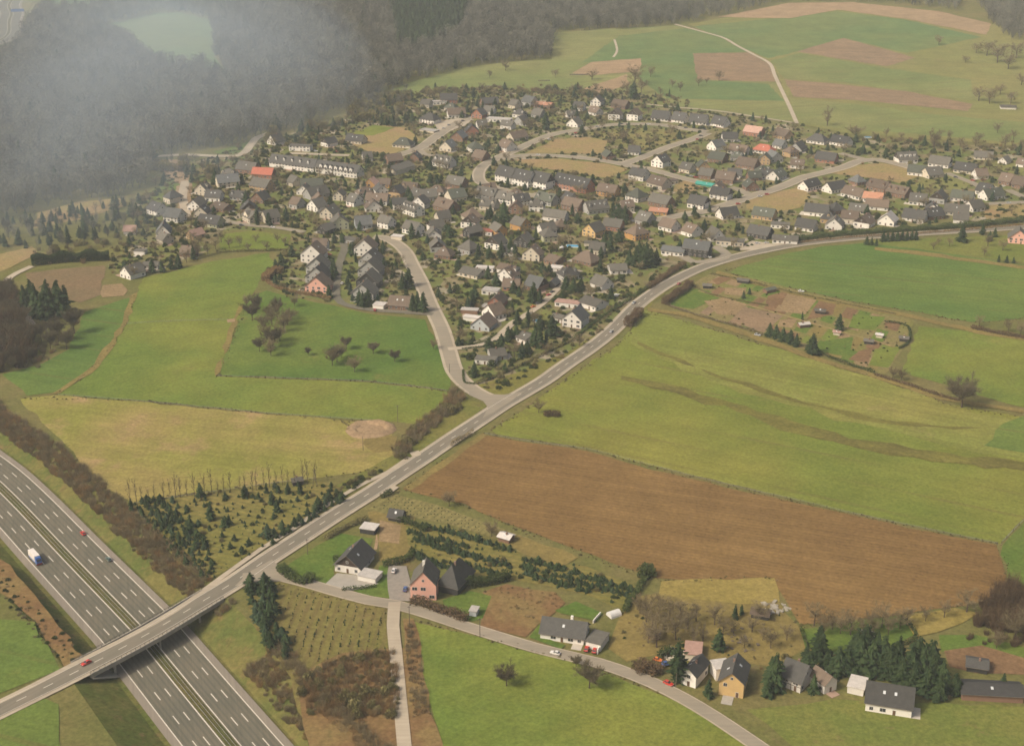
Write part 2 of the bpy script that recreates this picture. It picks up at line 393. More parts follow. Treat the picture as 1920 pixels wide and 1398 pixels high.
F('meadow', [(1880, 795), (1925, 778), (1925, 850), (1845, 836)], G2, 3)
F('ploughed_field', [(905, 816), (1100, 846), (1290, 897), (1500, 945), (1700, 990), (1868, 1022), (1881, 1060), (1884, 1102), (1835, 1132), (1700, 1150), (1500, 1171), (1452, 1084), (1290, 1088), (1222, 1083), (1080, 1030), (960, 985), (872, 945), (755, 917)], S1, 2)
F('field_margin', [(755, 915), (905, 812), (912, 817), (770, 920)], D3, 3)
F('dry_grass_plot', [(1240, 1090), (1290, 1086), (1452, 1084), (1462, 1128), (1380, 1132), (1290, 1122), (1235, 1115)], field_mat('straw_grass', (.245, .185, .055), (.215, .165, .045), None, big=.03), 2)
F('orchard_ground', [(1180, 1120), (1240, 1112), (1300, 1120), (1460, 1128), (1500, 1175), (1510, 1215), (1450, 1250), (1320, 1235), (1240, 1225), (1175, 1240), (1140, 1215), (1160, 1160)], D3, 1)
F('lawn', [(1500, 1180), (1600, 1165), (1690, 1155), (1715, 1190), (1670, 1212), (1580, 1225), (1510, 1215)], G6, 2)
F('dry_grass_plot', [(1690, 1152), (1790, 1140), (1835, 1150), (1760, 1185), (1715, 1195)], MATS['straw_grass'], 3)
F('garden_plot', [(1770, 1220), (1840, 1210), (1925, 1235), (1925, 1265), (1830, 1262), (1780, 1250)], S5, 2)
F('lawn', [(1760, 1190), (1830, 1190), (1925, 1215), (1925, 1240), (1840, 1212), (1765, 1222)], G5, 1)
F('lawn', [(1780, 1290), (1925, 1280), (1925, 1305), (1800, 1312)], G3, 1)
F('garden_ground', [(1400, 1330), (1560, 1310), (1925, 1325), (1925, 1430), (1530, 1430)], field_mat('garden_lawn', (.12, .14, .03), (.15, .15, .036), (.15, .11, .045), big=.04, patch=.5), 1)
F('meadow', [(1880, 1022), (1925, 972), (1925, 1120), (1888, 1100)], G6, 1)
F('meadow', [(1385, 500), (1460, 479), (1540, 462), (1640, 455), (1740, 470), (1925, 497), (1925, 598), (1820, 604), (1700, 582), (1600, 566), (1480, 540), (1368, 512)], G2, 1)
F('meadow', [(1722, 612), (1830, 622), (1925, 640), (1925, 765), (1800, 732), (1690, 696)], G3, 1)
F('track_verge', [(1345, 508), (1480, 545), (1600, 570), (1720, 592), (1830, 618), (1925, 632), (1925, 640), (1830, 626), (1720, 600), (1600, 578), (1480, 552), (1340, 515)], D3, 3)
F('track_verge', [(1640, 464), (1740, 474), (1925, 500), (1925, 506), (1740, 481), (1640, 469)], D3, 3)
F('garden_ground', [(1625, 452), (1720, 448), (1925, 440), (1925, 494), (1740, 470), (1640, 458)], field_mat('orchard_patch', (.12, .14, .028), (.15, .15, .035), (.14, .105, .045), big=.03, patch=.5), 1)
F('field_path', [(1215, 577), (1290, 587), (1400, 622), (1520, 665), (1640, 702), (1760, 742), (1925, 770), (1925, 776), (1760, 750), (1640, 710), (1520, 674), (1400, 631), (1290, 596), (1215, 584)], D3, 4)
# allotment gardens
F('allotment_ground', [(1245, 568), (1330, 515), (1400, 520), (1500, 545), (1600, 570), (1715, 600), (1690, 660), (1655, 705), (1560, 672), (1420, 625), (1290, 585)], field_mat('allotment_soil', (.155, .145, .04), (.185, .145, .06), (.13, .14, .035), big=.05, patch=.5), 1)
ar_ = random.Random(4); A4 = [(1347, 517), (1708, 603), (1652, 700), (1256, 570)]
def a4(u, v): return tuple((A4[0][k] * (1 - u) + A4[1][k] * u) * (1 - v) + (A4[3][k] * (1 - u) + A4[2][k] * u) * v for k in (0, 1))
for i in range(15):
    for j in range(4):
        if ar_.random() < .18: continue
        u0, u1, v0, v1 = (i + .06) / 15, (i + .94 - (.3 if ar_.random() < .3 else 0)) / 15, (j + .07) / 4, (j + .93 - (.3 if ar_.random() < .3 else 0)) / 4
        F('garden_bed', [a4(u0, v0), a4(u1, v0), a4(u1, v1), a4(u0, v1)], ar_.choice((S5, S5, S3, G6, G6, G3, D3, G5, S2)), 1.6, jitter=.3)
F('garden_path', [a4(.02, .488), a4(.98, .488), a4(.98, .51), a4(.02, .51)], D1, 2.4, jitter=.3)
for i, (pl, mt) in enumerate([([(1282, 540), (1330, 545), (1345, 560), (1300, 580), (1255, 572)], G6), ([(1320, 565), (1355, 560), (1400, 572), (1378, 592), (1345, 590)], S3), ([(1395, 575), (1468, 592), (1432, 624), (1368, 602)], S2),
        ([(1475, 548), (1535, 556), (1510, 590), (1452, 583)], S3), ([(1440, 555), (1480, 545), (1465, 572), (1435, 575)], S5), ([(1335, 525), (1362, 515), (1375, 522), (1345, 535)], S5), ([(1360, 540), (1400, 540), (1395, 555), (1358, 552)], S3),
        ([(1538, 560), (1570, 562), (1562, 590), (1512, 600), (1525, 578)], S5), ([(1462, 600), (1495, 598), (1485, 615), (1458, 612)], S3), ([(1660, 600), (1690, 605), (1682, 622), (1658, 615)], S5), ([(1545, 640), (1600, 632), (1590, 670), (1540, 660)], G6),
        ([(1612, 658), (1638, 652), (1628, 680), (1590, 675)], S5), ([(1600, 590), (1660, 595), (1640, 620), (1590, 615)], G3), ([(1640, 655), (1690, 650), (1665, 690), (1630, 685)], G3)]):
    F('garden_bed', pl, mt, 2, jitter=.4)
# left of the road
F('meadow', [(270, 520), (330, 508), (400, 490), (505, 474), (515, 500), (490, 522), (470, 555), (432, 640), (405, 706), (560, 712), (700, 718), (838, 735), (840, 752), (790, 797), (700, 788), (500, 774), (250, 750), (108, 740), (180, 690), (235, 608), (252, 555)], G3, 1)
F('orchard_meadow', [(462, 560), (500, 545), (540, 556), (620, 572), (700, 590), (797, 600), (822, 650), (845, 722), (840, 732), (700, 715), (560, 709), (410, 704), (436, 636)], G5, 2)
F('dry_meadow', [(38, 748), (108, 741), (250, 752), (500, 777), (700, 791), (738, 797), (735, 830), (745, 850), (700, 880), (590, 897), (490, 908), (248, 942), (190, 905), (112, 822)], G4, 1)
F('meadow', [(4, 702), (80, 682), (130, 655), (160, 585), (250, 556), (233, 606), (178, 685), (108, 735), (50, 742)], G2, 1)
F('ploughed_field', [(48, 512), (130, 503), (196, 498), (190, 552), (150, 568), (70, 545)], field_mat('allot_brown', (.17, .115, .06), (.15, .11, .055), None, big=.03), 1)
F('bare_earth', [(193, 535), (228, 532), (240, 545), (232, 555), (192, 558)], S3, 2)
F('field_path', [(243, 555), (258, 548), (240, 605), (186, 688), (112, 738), (95, 740), (176, 685), (230, 605)], D3, 3)
F('field_path', [(448, 575), (456, 572), (436, 625), (412, 700), (403, 706), (424, 640)], D3, 3)
F('bare_earth', [(425, 600), (440, 598), (441, 604), (427, 606)], S4, 4)
F('meadow', [(415, 440), (470, 433), (545, 440), (540, 468), (410, 472)], G1, 1)
F('sandpit', [(655, 800), (668, 793), (695, 791), (735, 798), (728, 812), (700, 818), (668, 814)], S4, 2)
F('bare_earth', [(690, 815), (745, 818), (740, 845), (700, 850), (680, 832)], D3, 2)
F('rough_grass', [(800, 800), (860, 745), (915, 760), (880, 790), (800, 845), (745, 880), (640, 935), (600, 925), (690, 880), (745, 850)], field_mat('verge_grass', (.115, .125, .028), (.15, .135, .035), (.13, .095, .04), big=.04, patch=.5), 1)
F('rough_grass', [(895, 722), (990, 690), (1075, 655), (1160, 600), (1230, 540), (1290, 510), (1250, 545), (1165, 625), (1060, 690), (980, 738), (925, 742)], field_mat('verge_olive', (.135, .125, .03), (.16, .145, .035), (.15, .105, .045), big=.04, patch=.5), 2)
F('nursery_ground', [(240, 944), (490, 909), (590, 898), (640, 915), (620, 938), (570, 972), (500, 1018), (440, 1060), (385, 1092), (345, 1062), (300, 1010)], D2, 1)
F('tree_nursery', [(455, 1085), (505, 1085), (570, 1095), (722, 1142), (728, 1235), (740, 1430), (600, 1430), (545, 1270), (480, 1180)], field_mat('sapling_ground', (.165, .135, .042), (.145, .13, .035), (.15, .10, .045), big=.03, ang=R(84), rows=.4, row_pitch=4.0, row_col=(.115, .08, .035), patch=.5), 1)
F('bracken', [(640, 1225), (760, 1215), (770, 1260), (810, 1430), (580, 1430), (560, 1270)], DF, 2)
F('bracken', [(755, 1160), (775, 1160), (805, 1300), (830, 1430), (780, 1430), (765, 1260)], DF, 2)
F('meadow', [(778, 1166), (860, 1185), (940, 1207), (1060, 1237), (1130, 1258), (1245, 1305), (1330, 1350), (1450, 1430), (830, 1430), (815, 1345), (800, 1290)], G3, 1)
F('lawn', [(525, 1070), (600, 1020), (640, 1000), (700, 1010), (690, 1035), (625, 1068), (628, 1090), (610, 1100), (560, 1092)], G6, 1)
F('lawn', [(655, 1105), (700, 1098), (712, 1060), (728, 1062), (730, 1122), (690, 1118)], G6, 2)
F('yard', [(605, 1100), (632, 1075), (680, 1080), (710, 1095), (660, 1108)], MATS.get('x') or plain_mat('concrete_slab', (.30, .27, .22), .9, .12, .3), 3)
F('yard', [(729, 1060), (762, 1062), (772, 1128), (731, 1126)], plain_mat('cobbled_yard', (.23, .20, .16), .9, .18, .5), 3)
F('garden_ground', [(690, 960), (750, 950), (780, 965), (775, 1020), (768, 1060), (710, 1050), (706, 1000)], D3, 1)
F('garden_bed', [(712, 975), (752, 985), (748, 1020), (710, 1015)], S3, 2)
F('nursery_ground', [(690, 955), (735, 925), (830, 950), (910, 980), (970, 1000), (1060, 1035), (1040, 1060), (960, 1030), (900, 1000), (800, 975)], field_mat('sapling_rows', (.20, .165, .06), (.17, .145, .05), None, big=.03, ang=R(60), rows=.5, row_pitch=3.2, row_col=(.105, .10, .035)), 1)
F('tan_field', [(905, 988), (960, 1000), (1085, 1045), (1055, 1062), (985, 1040), (950, 1020)], D3, 2)
F('nursery_ground', [(760, 985), (830, 985), (960, 1025), (985, 1050), (1100, 1062), (1200, 1105), (1180, 1150), (1100, 1115), (990, 1092), (870, 1070), (800, 1055), (765, 1020)], D2, 1)
F('brown_scrub_plot', [(905, 1110), (950, 1095), (1040, 1110), (1060, 1130), (1010, 1170), (985, 1195), (900, 1175)], DF, 2)
F('lawn', [(830, 1125), (880, 1108), (922, 1118), (905, 1160), (885, 1165), (835, 1148)], G6, 2)
F('lawn', [(1040, 1145), (1080, 1128), (1130, 1150), (1120, 1165), (1050, 1150)], G6, 3)
F('lawn', [(992, 1195), (1012, 1170), (1018, 1195), (1060, 1210), (1052, 1218)], G6, 3)
F('field', [(-15, 1160), (65, 1165), (100, 1230), (112, 1255), (20, 1292), (-15, 1305)], G2, 1)
F('planted_strip', [(-15, 1040), (20, 1060), (110, 1175), (165, 1235), (120, 1250), (70, 1168), (-15, 1105)], DF, 2)
F('field', [(-15, 1330), (60, 1300), (110, 1320), (120, 1420), (-15, 1420)], G2, 1)
# across the top
F('far_meadow', [(728, 170), (770, 155), (870, 127), (960, 116), (1035, 112), (1038, 62), (1180, 52), (1275, 48), (1340, 66), (1410, 103), (1445, 122), (1493, 231), (1400, 216), (1280, 203), (1200, 176), (1060, 168), (900, 163), (780, 178)], G7, 1)
F('far_meadow', [(1090, 118), (1160, 68), (1285, 54), (1340, 66), (1400, 97), (1300, 102), (1200, 110)], G8, 2)
F('far_meadow', [(1195, 110), (1300, 102), (1310, 150), (1440, 158), (1470, 190), (1250, 185), (1200, 150)], G8, 2)
F('far_soil', [(1298, 101), (1402, 99), (1443, 121), (1455, 154), (1400, 153), (1308, 150)], S2, 3)
F('far_soil', [(1072, 138), (1110, 117), (1202, 110), (1200, 135), (1100, 142)], S4, 3)
F('far_soil', [(1090, 168), (1130, 155), (1175, 140), (1180, 160), (1110, 180)], S4, 3)
F('far_meadow', [(1290, 46), (1480, 12), (1640, 10), (1860, 45), (1925, 70), (1925, 275), (1760, 262), (1600, 252), (1498, 232), (1450, 122), (1380, 85)], G9, 1)
F('far_meadow', [(1300, 50), (1400, 40), (1570, 22), (1700, 38), (1840, 70), (1700, 100), (1580, 72), (1495, 97), (1440, 110), (1370, 80)], G8, 2)
F('far_meadow', [(1480, 185), (1600, 195), (1750, 215), (1925, 230), (1925, 270), (1700, 250), (1560, 240), (1498, 230)], G7, 2)
F('far_meadow', [(1445, 115), (1500, 100), (1660, 128), (1820, 150), (1830, 190), (1560, 152), (1470, 148)], G7, 2)
F('far_soil', [(1494, 97), (1582, 72), (1716, 109), (1662, 125)], S2, 3)
F('far_soil', [(1470, 150), (1550, 156), (1700, 172), (1824, 196), (1815, 209), (1620, 190), (1488, 182)], S2, 3)
F('far_soil', [(1345, 32), (1480, 6), (1600, 5), (1760, 22), (1858, 45), (1850, 66), (1700, 36), (1570, 19), (1480, 35), (1400, 34)], S4, 3)
F('forest_clearing', [(160, 52), (240, 38), (290, 24), (340, 24), (395, 38), (400, 62), (402, 105), (436, 152), (415, 152), (385, 128), (330, 131), (275, 112), (245, 82)], G8, 1)
F('far_meadow', [(85, -5), (280, -8), (255, 8), (130, 24), (85, 18)], G8, 1)
F('forest_edge_strip', [(280, 370), (330, 330), (370, 345), (300, 390)], G3, 1)
F('dry_slope', [(70, 400), (150, 378), (235, 372), (230, 388), (150, 412), (60, 430)], D1, 1)
F('dry_slope', [(-15, 480), (60, 462), (70, 475), (20, 502), (-15, 515)], D1, 1)
F('valley_grass', [(-15, 430), (180, 410), (280, 380), (290, 420), (240, 470), (180, 495), (60, 508), (60, 465)], field_mat('valley_shrub', (.12, .115, .035), (.14, .13, .04), (.15, .105, .05), big=.02, patch=.5), 0)
F('clay_bank', [(300, 300), (345, 300), (360, 340), (345, 350), (310, 330)], S4, 2)
F('lawn', [(400, 285), (470, 265), (460, 285), (410, 289)], G2, 3)
F('dusty_yard', [(330, 350), (358, 340), (362, 400), (335, 400)], S4, 2)
F('rough_plot', [(640, 262), (700, 235), (760, 240), (790, 262), (740, 290), (690, 285)], D1, 2)
F('lawn', [(650, 255), (700, 235), (740, 240), (700, 255)], G3, 3)
F('building_plot', [(985, 288), (1040, 262), (1100, 258), (1140, 265), (1128, 290), (1060, 288)], D1, 2)
F('building_plot', [(965, 300), (1050, 298), (1140, 308), (1178, 318), (1140, 335), (1060, 322), (990, 312)], D1, 2)
F('building_plot', [(1090, 250), (1180, 240), (1290, 244), (1312, 254), (1230, 278), (1190, 285), (1140, 262)], field_mat('orchard_plot', (.21, .17, .06), (.15, .15, .045), (.25, .165, .08), big=.04, patch=.5), 2)
F('building_plot', [(1405, 375), (1460, 360), (1500, 350), (1520, 365), (1500, 390), (1450, 400), (1400, 392)], D1, 2)
F('building_plot', [(1555, 325), (1610, 310), (1650, 306), (1700, 316), (1720, 332), (1690, 345), (1640, 335)], D1, 2)
F('building_plot', [(1690, 345), (1780, 330), (1825, 345), (1800, 358), (1720, 352)], G9, 2)
F('building_plot', [(1840, 295), (1925, 305), (1925, 330), (1860, 318)], G9, 2)
F('building_plot', [(1840, 385), (1925, 384), (1925, 405), (1850, 412)], D1, 2)
F('building_plot', [(800, 322), (895, 322), (895, 338), (860, 336), (795, 334)], G9, 2)
F('building_plot', [(1270, 338), (1320, 345), (1300, 365), (1262, 360)], D1, 2)

# ---------------------------------------------------------------- roads
asphalt = road_mat('old_asphalt', (.27, .225, .16), (.235, .20, .145))
asphalt_mw = road_mat('motorway_asphalt', (.125, .115, .082), (.15, .13, .09), R(105))
asphalt_sh = road_mat('hard_shoulder', (.23, .19, .145), (.21, .18, .135), R(105))
asphalt_main = road_mat('main_road_asphalt', (.165, .145, .105), (.19, .16, .115), R(55))
gravel = road_mat('gravel', (.40, .33, .235), (.34, .28, .20))
paint = plain_mat('road_paint', (.55, .49, .39), .7, .2, .8)
concrete = plain_mat('concrete', (.30, .265, .205), .9, .2, .25)
steel = plain_mat('galvanised_steel', (.26, .25, .22), .55, .15, 1.0, .4)
darksteel = plain_mat('dark_railing', (.07, .065, .05), .6, .15, 1.0, .3)

# motorway: two carriageways, lines, dashes, median with guard rails
mw = ribbon('motorway', MW, 29.6, asphalt_mw, 1, mwz)
ribbon('hard_shoulder', MW, 3.3, asphalt_sh, 2, mwz, mw, 16.2)
ribbon('hard_shoulder', MW, 3.3, asphalt_sh, 2, mwz, mw, -16.2)
ribbon('median_strip', MW, 3.6, field_mat('median_grass', (.085, .085, .03), (.11, .09, .036), (.07, .06, .03), big=.1), 2, mwz, mw)
wear = road_mat('worn_lane', (.105, .098, .072), (.125, .112, .08), R(105))
for d in (-12.6, -8.5, -4.4, 4.4, 8.5, 12.6):
    for e_ in (-.85, .85): ribbon('tyre_track', MW, .75, wear, 2, mwz, mw, d + e_)
for d in (-14.7, -2.35, 2.35, 14.7):
    ribbon('edge_line', MW, .42, paint, 3, mwz, mw, d)
def dashes(line, off, length, period, width, zf, parent, layer, mat, maxd, start=0.0, name='lane_dash'):
    ln = offset(line, off); s = start; acc = 0.0; me = None
    for i in range(len(ln) - 1):
        a, b = ln[i], ln[i + 1]; L = math.dist(a, b)
        while s < acc + L:
            t = (s - acc) / L; p = (a[0] + (b[0] - a[0]) * t, a[1] + (b[1] - a[1]) * t)
            u, vv = pxof(*p)
            if -20 < u < 1950 and -10 < vv < 1420 and math.hypot(*p) < maxd:
                if me is None:
                    me = bpy.data.meshes.new(name)
                    me.from_pydata([(-length / 2, -width / 2, 0), (length / 2, -width / 2, 0), (length / 2, width / 2, 0), (-length / 2, width / 2, 0)], [], [(0, 1, 2, 3)]); me.materials.append(mat)
                link(name, me, parent, (p[0], p[1], zf(*p) + 0.05 + 0.09 * layer), math.atan2(b[1] - a[1], b[0] - a[0]))
            s += period
        acc += L
for d, st in ((-6.5, 0), (-10.6, 0), (6.5, 5), (10.6, 5)):
    dashes(MW, d, 6, 18, .38, mwz, mw, 3, paint, 1000, st)
def guard_rail(line, label, off, zf, span=4.0):
    ln = offset(line, off); root = empty('guard_rail', (*ln[len(ln) // 2], zf(*ln[len(ln) // 2])))
    ox, oy, oz = root.location
    pv, pf, rv, rf = [], [], [], []
    for i, p in enumerate(ln):
        z = zf(*p)
        q = ln[min(i + 1, len(ln) - 1)]
        for a, b in ((p, q),):
            if a == b: continue
            k = len(rv)
            for (h, w_) in ((.45, 0), (.82, 0)):
                rv += [(a[0] - ox, a[1] - oy, z + h - oz), (b[0] - ox, b[1] - oy, zf(*b) + h - oz)]
            rf.append((k, k + 1, k + 3, k + 2))
            n = max(1, int(math.dist(a, b) / span))
            for j in range(n):
                t = j / n; x, y = a[0] + (b[0] - a[0]) * t - ox, a[1] + (b[1] - a[1]) * t - oy; k = len(pv); zz = z - oz
                for dx, dy in ((-.07, -.07), (.07, -.07), (.07, .07), (-.07, .07)): pv += [(x + dx, y + dy, zz - .2), (x + dx, y + dy, zz + .8)]
                pf += [(k, k + 2, k + 3, k + 1), (k + 2, k + 4, k + 5, k + 3), (k + 4, k + 6, k + 7, k + 5), (k + 6, k, k + 1, k + 7)]
    mesh_obj('rail', rv, rf, steel, root)
    o = mesh_obj('posts', pv, pf, steel, root); o['kind'] = 'stuff'
    tag(root, label, 'guard rail', 'guard rails in the motorway median')
near_mw = [p for p in MW if p[1] < 760]
guard_rail(near_mw, 'steel guard rail in the motorway median beside the truck carriageway', -.75, mwz)
guard_rail(near_mw, 'steel guard rail in the motorway median beside the red car carriageway', .75, mwz)

# main road with its cycle path
main_px = [(-120, 1390), (0, 1331), (102, 1281), (202, 1230), (287, 1184), (362, 1139), (438, 1093), (500, 1050), (563, 1009), (630, 965), (697, 923), (750, 888), (800, 855), (845, 824), (903, 786), (947, 757), (1017, 716), (1057, 687), (1107, 653), (1150, 618), (1190, 577), (1222, 552), (1257, 530), (1313, 503), (1380, 482), (1447, 467), (1513, 456), (1580, 449), (1640, 444), (1720, 439), (1800, 434), (1870, 430), (1960, 424)]
MAIN = catmull(PL(main_px), 8.0)
mr = ribbon('road', MAIN, 8.2, asphalt_main, 4)
ribbon('road_verge', MAIN, 11.5, gravel, 3, parent=mr)
dashes(MAIN, 0, 4, 11, .30, hill, mr, 5, paint, 900, name='centre_dash')
for d in (-3.8, 3.8): ribbon('edge_line', MAIN, .22, paint, 5, parent=mr, off=d)
CYC = catmull(PL([(-60, 1345), (60, 1287), (150, 1240), (250, 1190), (330, 1145), (420, 1080), (493, 1028), (547, 995), (583, 968), (640, 931), (687, 905), (727, 886), (767, 858)]), 8.0)
ribbon('cycle_path', CYC, 2.6, gravel, 4)
def street(name, pts, width, mat=asphalt, layer=4, verge=0.0, vm=None):
    ln = catmull(PL(pts), 7.0); o = ribbon(name, ln, width, mat, layer)
    if verge: ribbon('footpath', ln, width + verge, vm or gravel, layer - 1, parent=o)
    return ln
ROADS = [(MAIN, 6)]
def S(pts, width, mat=asphalt, name='street', verge=0.0, layer=4):
    if name == 'street' and min(p[1] for p in pts) < 420: width, verge = width * 1.18, verge * 1.3 + .6
    ROADS.append((street(name, pts, width, mat, layer, verge), width / 2 + verge / 2 + 1))
S([(946, 757), (903, 741), (873, 721), (853, 697), (843, 667), (830, 622), (817, 593), (806, 570), (790, 530), (773, 497), (760, 472), (740, 455), (717, 446), (700, 445)], 7.6, verge=3.4)
F('junction', [(880, 735), (905, 740), (945, 741), (985, 735), (1010, 722), (960, 752), (905, 785), (915, 765), (905, 752), (880, 742)], asphalt, 4)
S([(812, 590), (760, 586), (700, 582), (655, 574), (632, 560), (632, 520), (638, 490), (646, 466), (642, 455)], 5.5, asphalt_mw)
S([(840, 655), (893, 650), (927, 637), (947, 620), (960, 607), (993, 587), (1017, 570), (1037, 550), (1057, 530), (1062, 514), (1090, 508)], 5.0, gravel)
S([(455, 1082), (500, 1078), (560, 1090), (640, 1113), (690, 1126), (740, 1134), (807, 1153), (873, 1175), (940, 1196), (1007, 1216), (1073, 1232), (1123, 1244), (1190, 1267), (1257, 1297), (1340, 1345), (1480, 1440)], 5.6, verge=1.2)
F('junction', [(440, 1100), (470, 1072), (510, 1050), (522, 1062), (520, 1080), (545, 1090), (500, 1092), (470, 1096)], asphalt, 4)
S([(740, 1130), (737, 1173), (742, 1223), (748, 1290), (762, 1440)], 5.0, gravel, 'track')
S([(1010, 370), (960, 361), (930, 354), (903, 343), (897, 328), (906, 312), (930, 298), (960, 285), (997, 268), (1035, 253), (1077, 245), (1107, 240), (1143, 235), (1190, 233), (1240, 235), (1282, 242), (1326, 248)], 7.0, verge=2.2)
S([(1326, 250), (1298, 262), (1257, 275), (1227, 287), (1193, 300), (1168, 309)], 7.0, verge=2)
S([(935, 297), (980, 292), (1027, 292), (1093, 297), (1143, 304), (1182, 312), (1225, 320), (1273, 333), (1310, 342)], 7.0, verge=2)
S([(1000, 363), (1043, 368), (1080, 376)], 5.0)
S([(745, 292), (787, 278), (813, 260), (838, 243), (863, 228), (885, 224)], 8.0, verge=2)
F('yard', [(815, 232), (850, 222), (885, 222), (878, 232), (850, 245), (822, 250)], gravel, 3)
S([(787, 282), (797, 290), (812, 293)], 5.0)
S([(1215, 416), (1278, 404), (1323, 396), (1373, 381), (1407, 369), (1448, 357), (1482, 344), (1507, 333), (1541, 325), (1583, 314), (1610, 303), (1637, 300), (1666, 304), (1701, 313), (1730, 322)], 7.5, verge=2.2)
S([(1370, 352), (1385, 356), (1405, 366)], 7.0)
S([(1575, 288), (1603, 295), (1628, 301)], 7.0)
S([(1775, 325), (1801, 335), (1822, 343), (1840, 352)], 6.0)
S([(1850, 383), (1895, 381), (1960, 378)], 6.5)
S([(1890, 357), (1915, 368), (1935, 378)], 6.0)
S([(542, 288), (575, 289), (615, 291), (655, 292)], 6.0, gravel)
S([(250, 300), (293, 294), (350, 291), (400, 293), (443, 293), (460, 285), (472, 270), (484, 258), (515, 247)], 6.5, gravel)
S([(420, 415), (467, 423), (517, 427), (570, 436)], 5.0)
S([(348, 340), (342, 370), (346, 387), (350, 408)], 6.0, gravel)
S([(1278, 478), (1300, 492), (1345, 488), (1362, 478), (1340, 462)], 8.0)
F('yard', [(1380, 470), (1410, 452), (1450, 458), (1500, 448), (1440, 468)], gravel, 3)
S([(1265, 46), (1323, 62), (1357, 72), (1383, 87), (1413, 103), (1443, 120), (1453, 143), (1467, 173), (1480, 200), (1494, 232)], 4.5, gravel, 'field_track')
S([(1210, 196), (1280, 203), (1347, 209), (1413, 219), (1488, 231)], 4.0, gravel, 'field_track')
S([(1152, 75), (1157, 95), (1150, 108)], 3.0, gravel, 'field_track')
S([(60, 500), (20, 520), (8, 545), (40, 580), (60, 610)], 5.0, gravel, 'field_track')
F('gravel_layby', [(722, 920), (735, 910), (748, 915), (735, 925)], gravel, 5)
F('gravel_layby', [(768, 850), (785, 846), (790, 854), (775, 860)], gravel, 5)

# ---------------------------------------------------------------- bridge over the motorway
def build_bridge():
    # the stretch of the main road that lies above the cutting
    idx = [i for i, p in enumerate(MAIN) if p[1] < 700 and line_dist(p, near_mw) < 40]
    ln = MAIN[idx[0]:idx[-1] + 1]
    mid = ln[len(ln) // 2]; root = empty('road_bridge', (mid[0], mid[1], 0)); ox, oy = mid
    W1, W2 = -7.3, 6.0
    def slab(name, o1, o2, z0, z1, mat, parent=root):
        a, b = offset(ln, o1), offset(ln, o2); v, f = [], []
        for p, q in zip(a, b): v += [(p[0] - ox, p[1] - oy, z0), (q[0] - ox, q[1] - oy, z0), (q[0] - ox, q[1] - oy, z1), (p[0] - ox, p[1] - oy, z1)]
        for i in range(len(ln) - 1):
            k = 4 * i
            f += [(k, k + 4, k + 5, k + 1), (k + 1, k + 5, k + 6, k + 2), (k + 2, k + 6, k + 7, k + 3), (k + 3, k + 7, k + 4, k)]
        e = 4 * (len(ln) - 1); f += [(0, 1, 2, 3), (e, e + 3, e + 2, e + 1)]
        return mesh_obj(name, v, f, mat, parent)
    slab('deck', W1, W2, -1.15, .16, concrete)
    for n_, a, b in (('parapet_kerb', W1 + .02, W1 + .7), ('parapet_kerb', W2 - .7, W2 - .02)): slab(n_, a, b, .16, .62, concrete)
    for off in (W1 + .3, W2 - .3):
        rail = slab('railing', off - .05, off + .05, 1.5, 1.62, darksteel)
        slab('rail_bar', off - .03, off + .03, 1.05, 1.12, darksteel, rail)
        posts = offset(catmull(ln, 2.0), off); pv, pf = [], []
        for p in posts:
            k = len(pv)
            for dx, dy in ((-.06, -.06), (.06, -.06), (.06, .06), (-.06, .06)): pv += [(p[0] - ox + dx, p[1] - oy + dy, .6), (p[0] - ox + dx, p[1] - oy + dy, 1.55)]
            pf += [(k, k + 2, k + 3, k + 1), (k + 2, k + 4, k + 5, k + 3), (k + 4, k + 6, k + 7, k + 5), (k + 6, k, k + 1, k + 7)]
        o = mesh_obj('railing_posts', pv, pf, darksteel, rail); o['kind'] = 'stuff'
    # piers in the median and at the foot of the banks, each a row of columns under a cross beam
    def near(off):
        l2 = offset(MW, off); return min(((math.dist(p, q), p, q) for p in ln for q in l2), key=lambda t: t[0])[1]
    ux, uy = ln[-1][0] - ln[0][0], ln[-1][1] - ln[0][1]; L = math.hypot(ux, uy); ux, uy = ux / L, uy / L
    for off in (-19.5, 0, 19.5):
        p = near(off)
        for s_ in (-5.3, -1, 3.6):
            cx, cy = p[0] + uy * s_ - ox, p[1] - ux * s_ - oy; v, f = [], []
            for k in range(10):
                a = k * math.tau / 10; v += [(cx + .5 * math.cos(a), cy + .5 * math.sin(a), MZ - .4), (cx + .5 * math.cos(a), cy + .5 * math.sin(a), -1.2)]
            f = [(2 * k, 2 * ((k + 1) % 10), 2 * ((k + 1) % 10) + 1, 2 * k + 1) for k in range(10)]
            mesh_obj('pier_column', v, f, concrete, root)
        v = []
        for a, b in ((-.6, -6.5), (.6, -6.5), (.6, 5), (-.6, 5)):
            for z in (-1.9, -1.16): v.append((p[0] + ux * a + uy * b - ox, p[1] + uy * a - ux * b - oy, z))
        mesh_obj('cross_beam', v, [(0, 2, 3, 1), (2, 4, 5, 3), (4, 6, 7, 5), (6, 0, 1, 7), (0, 6, 4, 2), (1, 3, 5, 7)], concrete, root)
    # paved slopes under both ends
    for s_ in (-1, 1):
        a, b = near(19.0 * s_), near(35.5 * s_); v = []
        for q, z in ((a, MZ + .1), (b, -1.0)):
            for w_ in (-8.2, 6.8): v.append((q[0] + uy * w_ - ox, q[1] - ux * w_ - oy, z))
        v += [(x, y, z - .5) for x, y, z in v]
        mesh_obj('paved_slope', v, [(0, 1, 3, 2), (0, 2, 6, 4), (1, 5, 7, 3), (4, 6, 7, 5), (0, 4, 5, 1), (2, 3, 7, 6)], concrete, root)
    tag(root, 'long concrete road bridge with thin railings crossing over the motorway', 'bridge')
build_bridge()

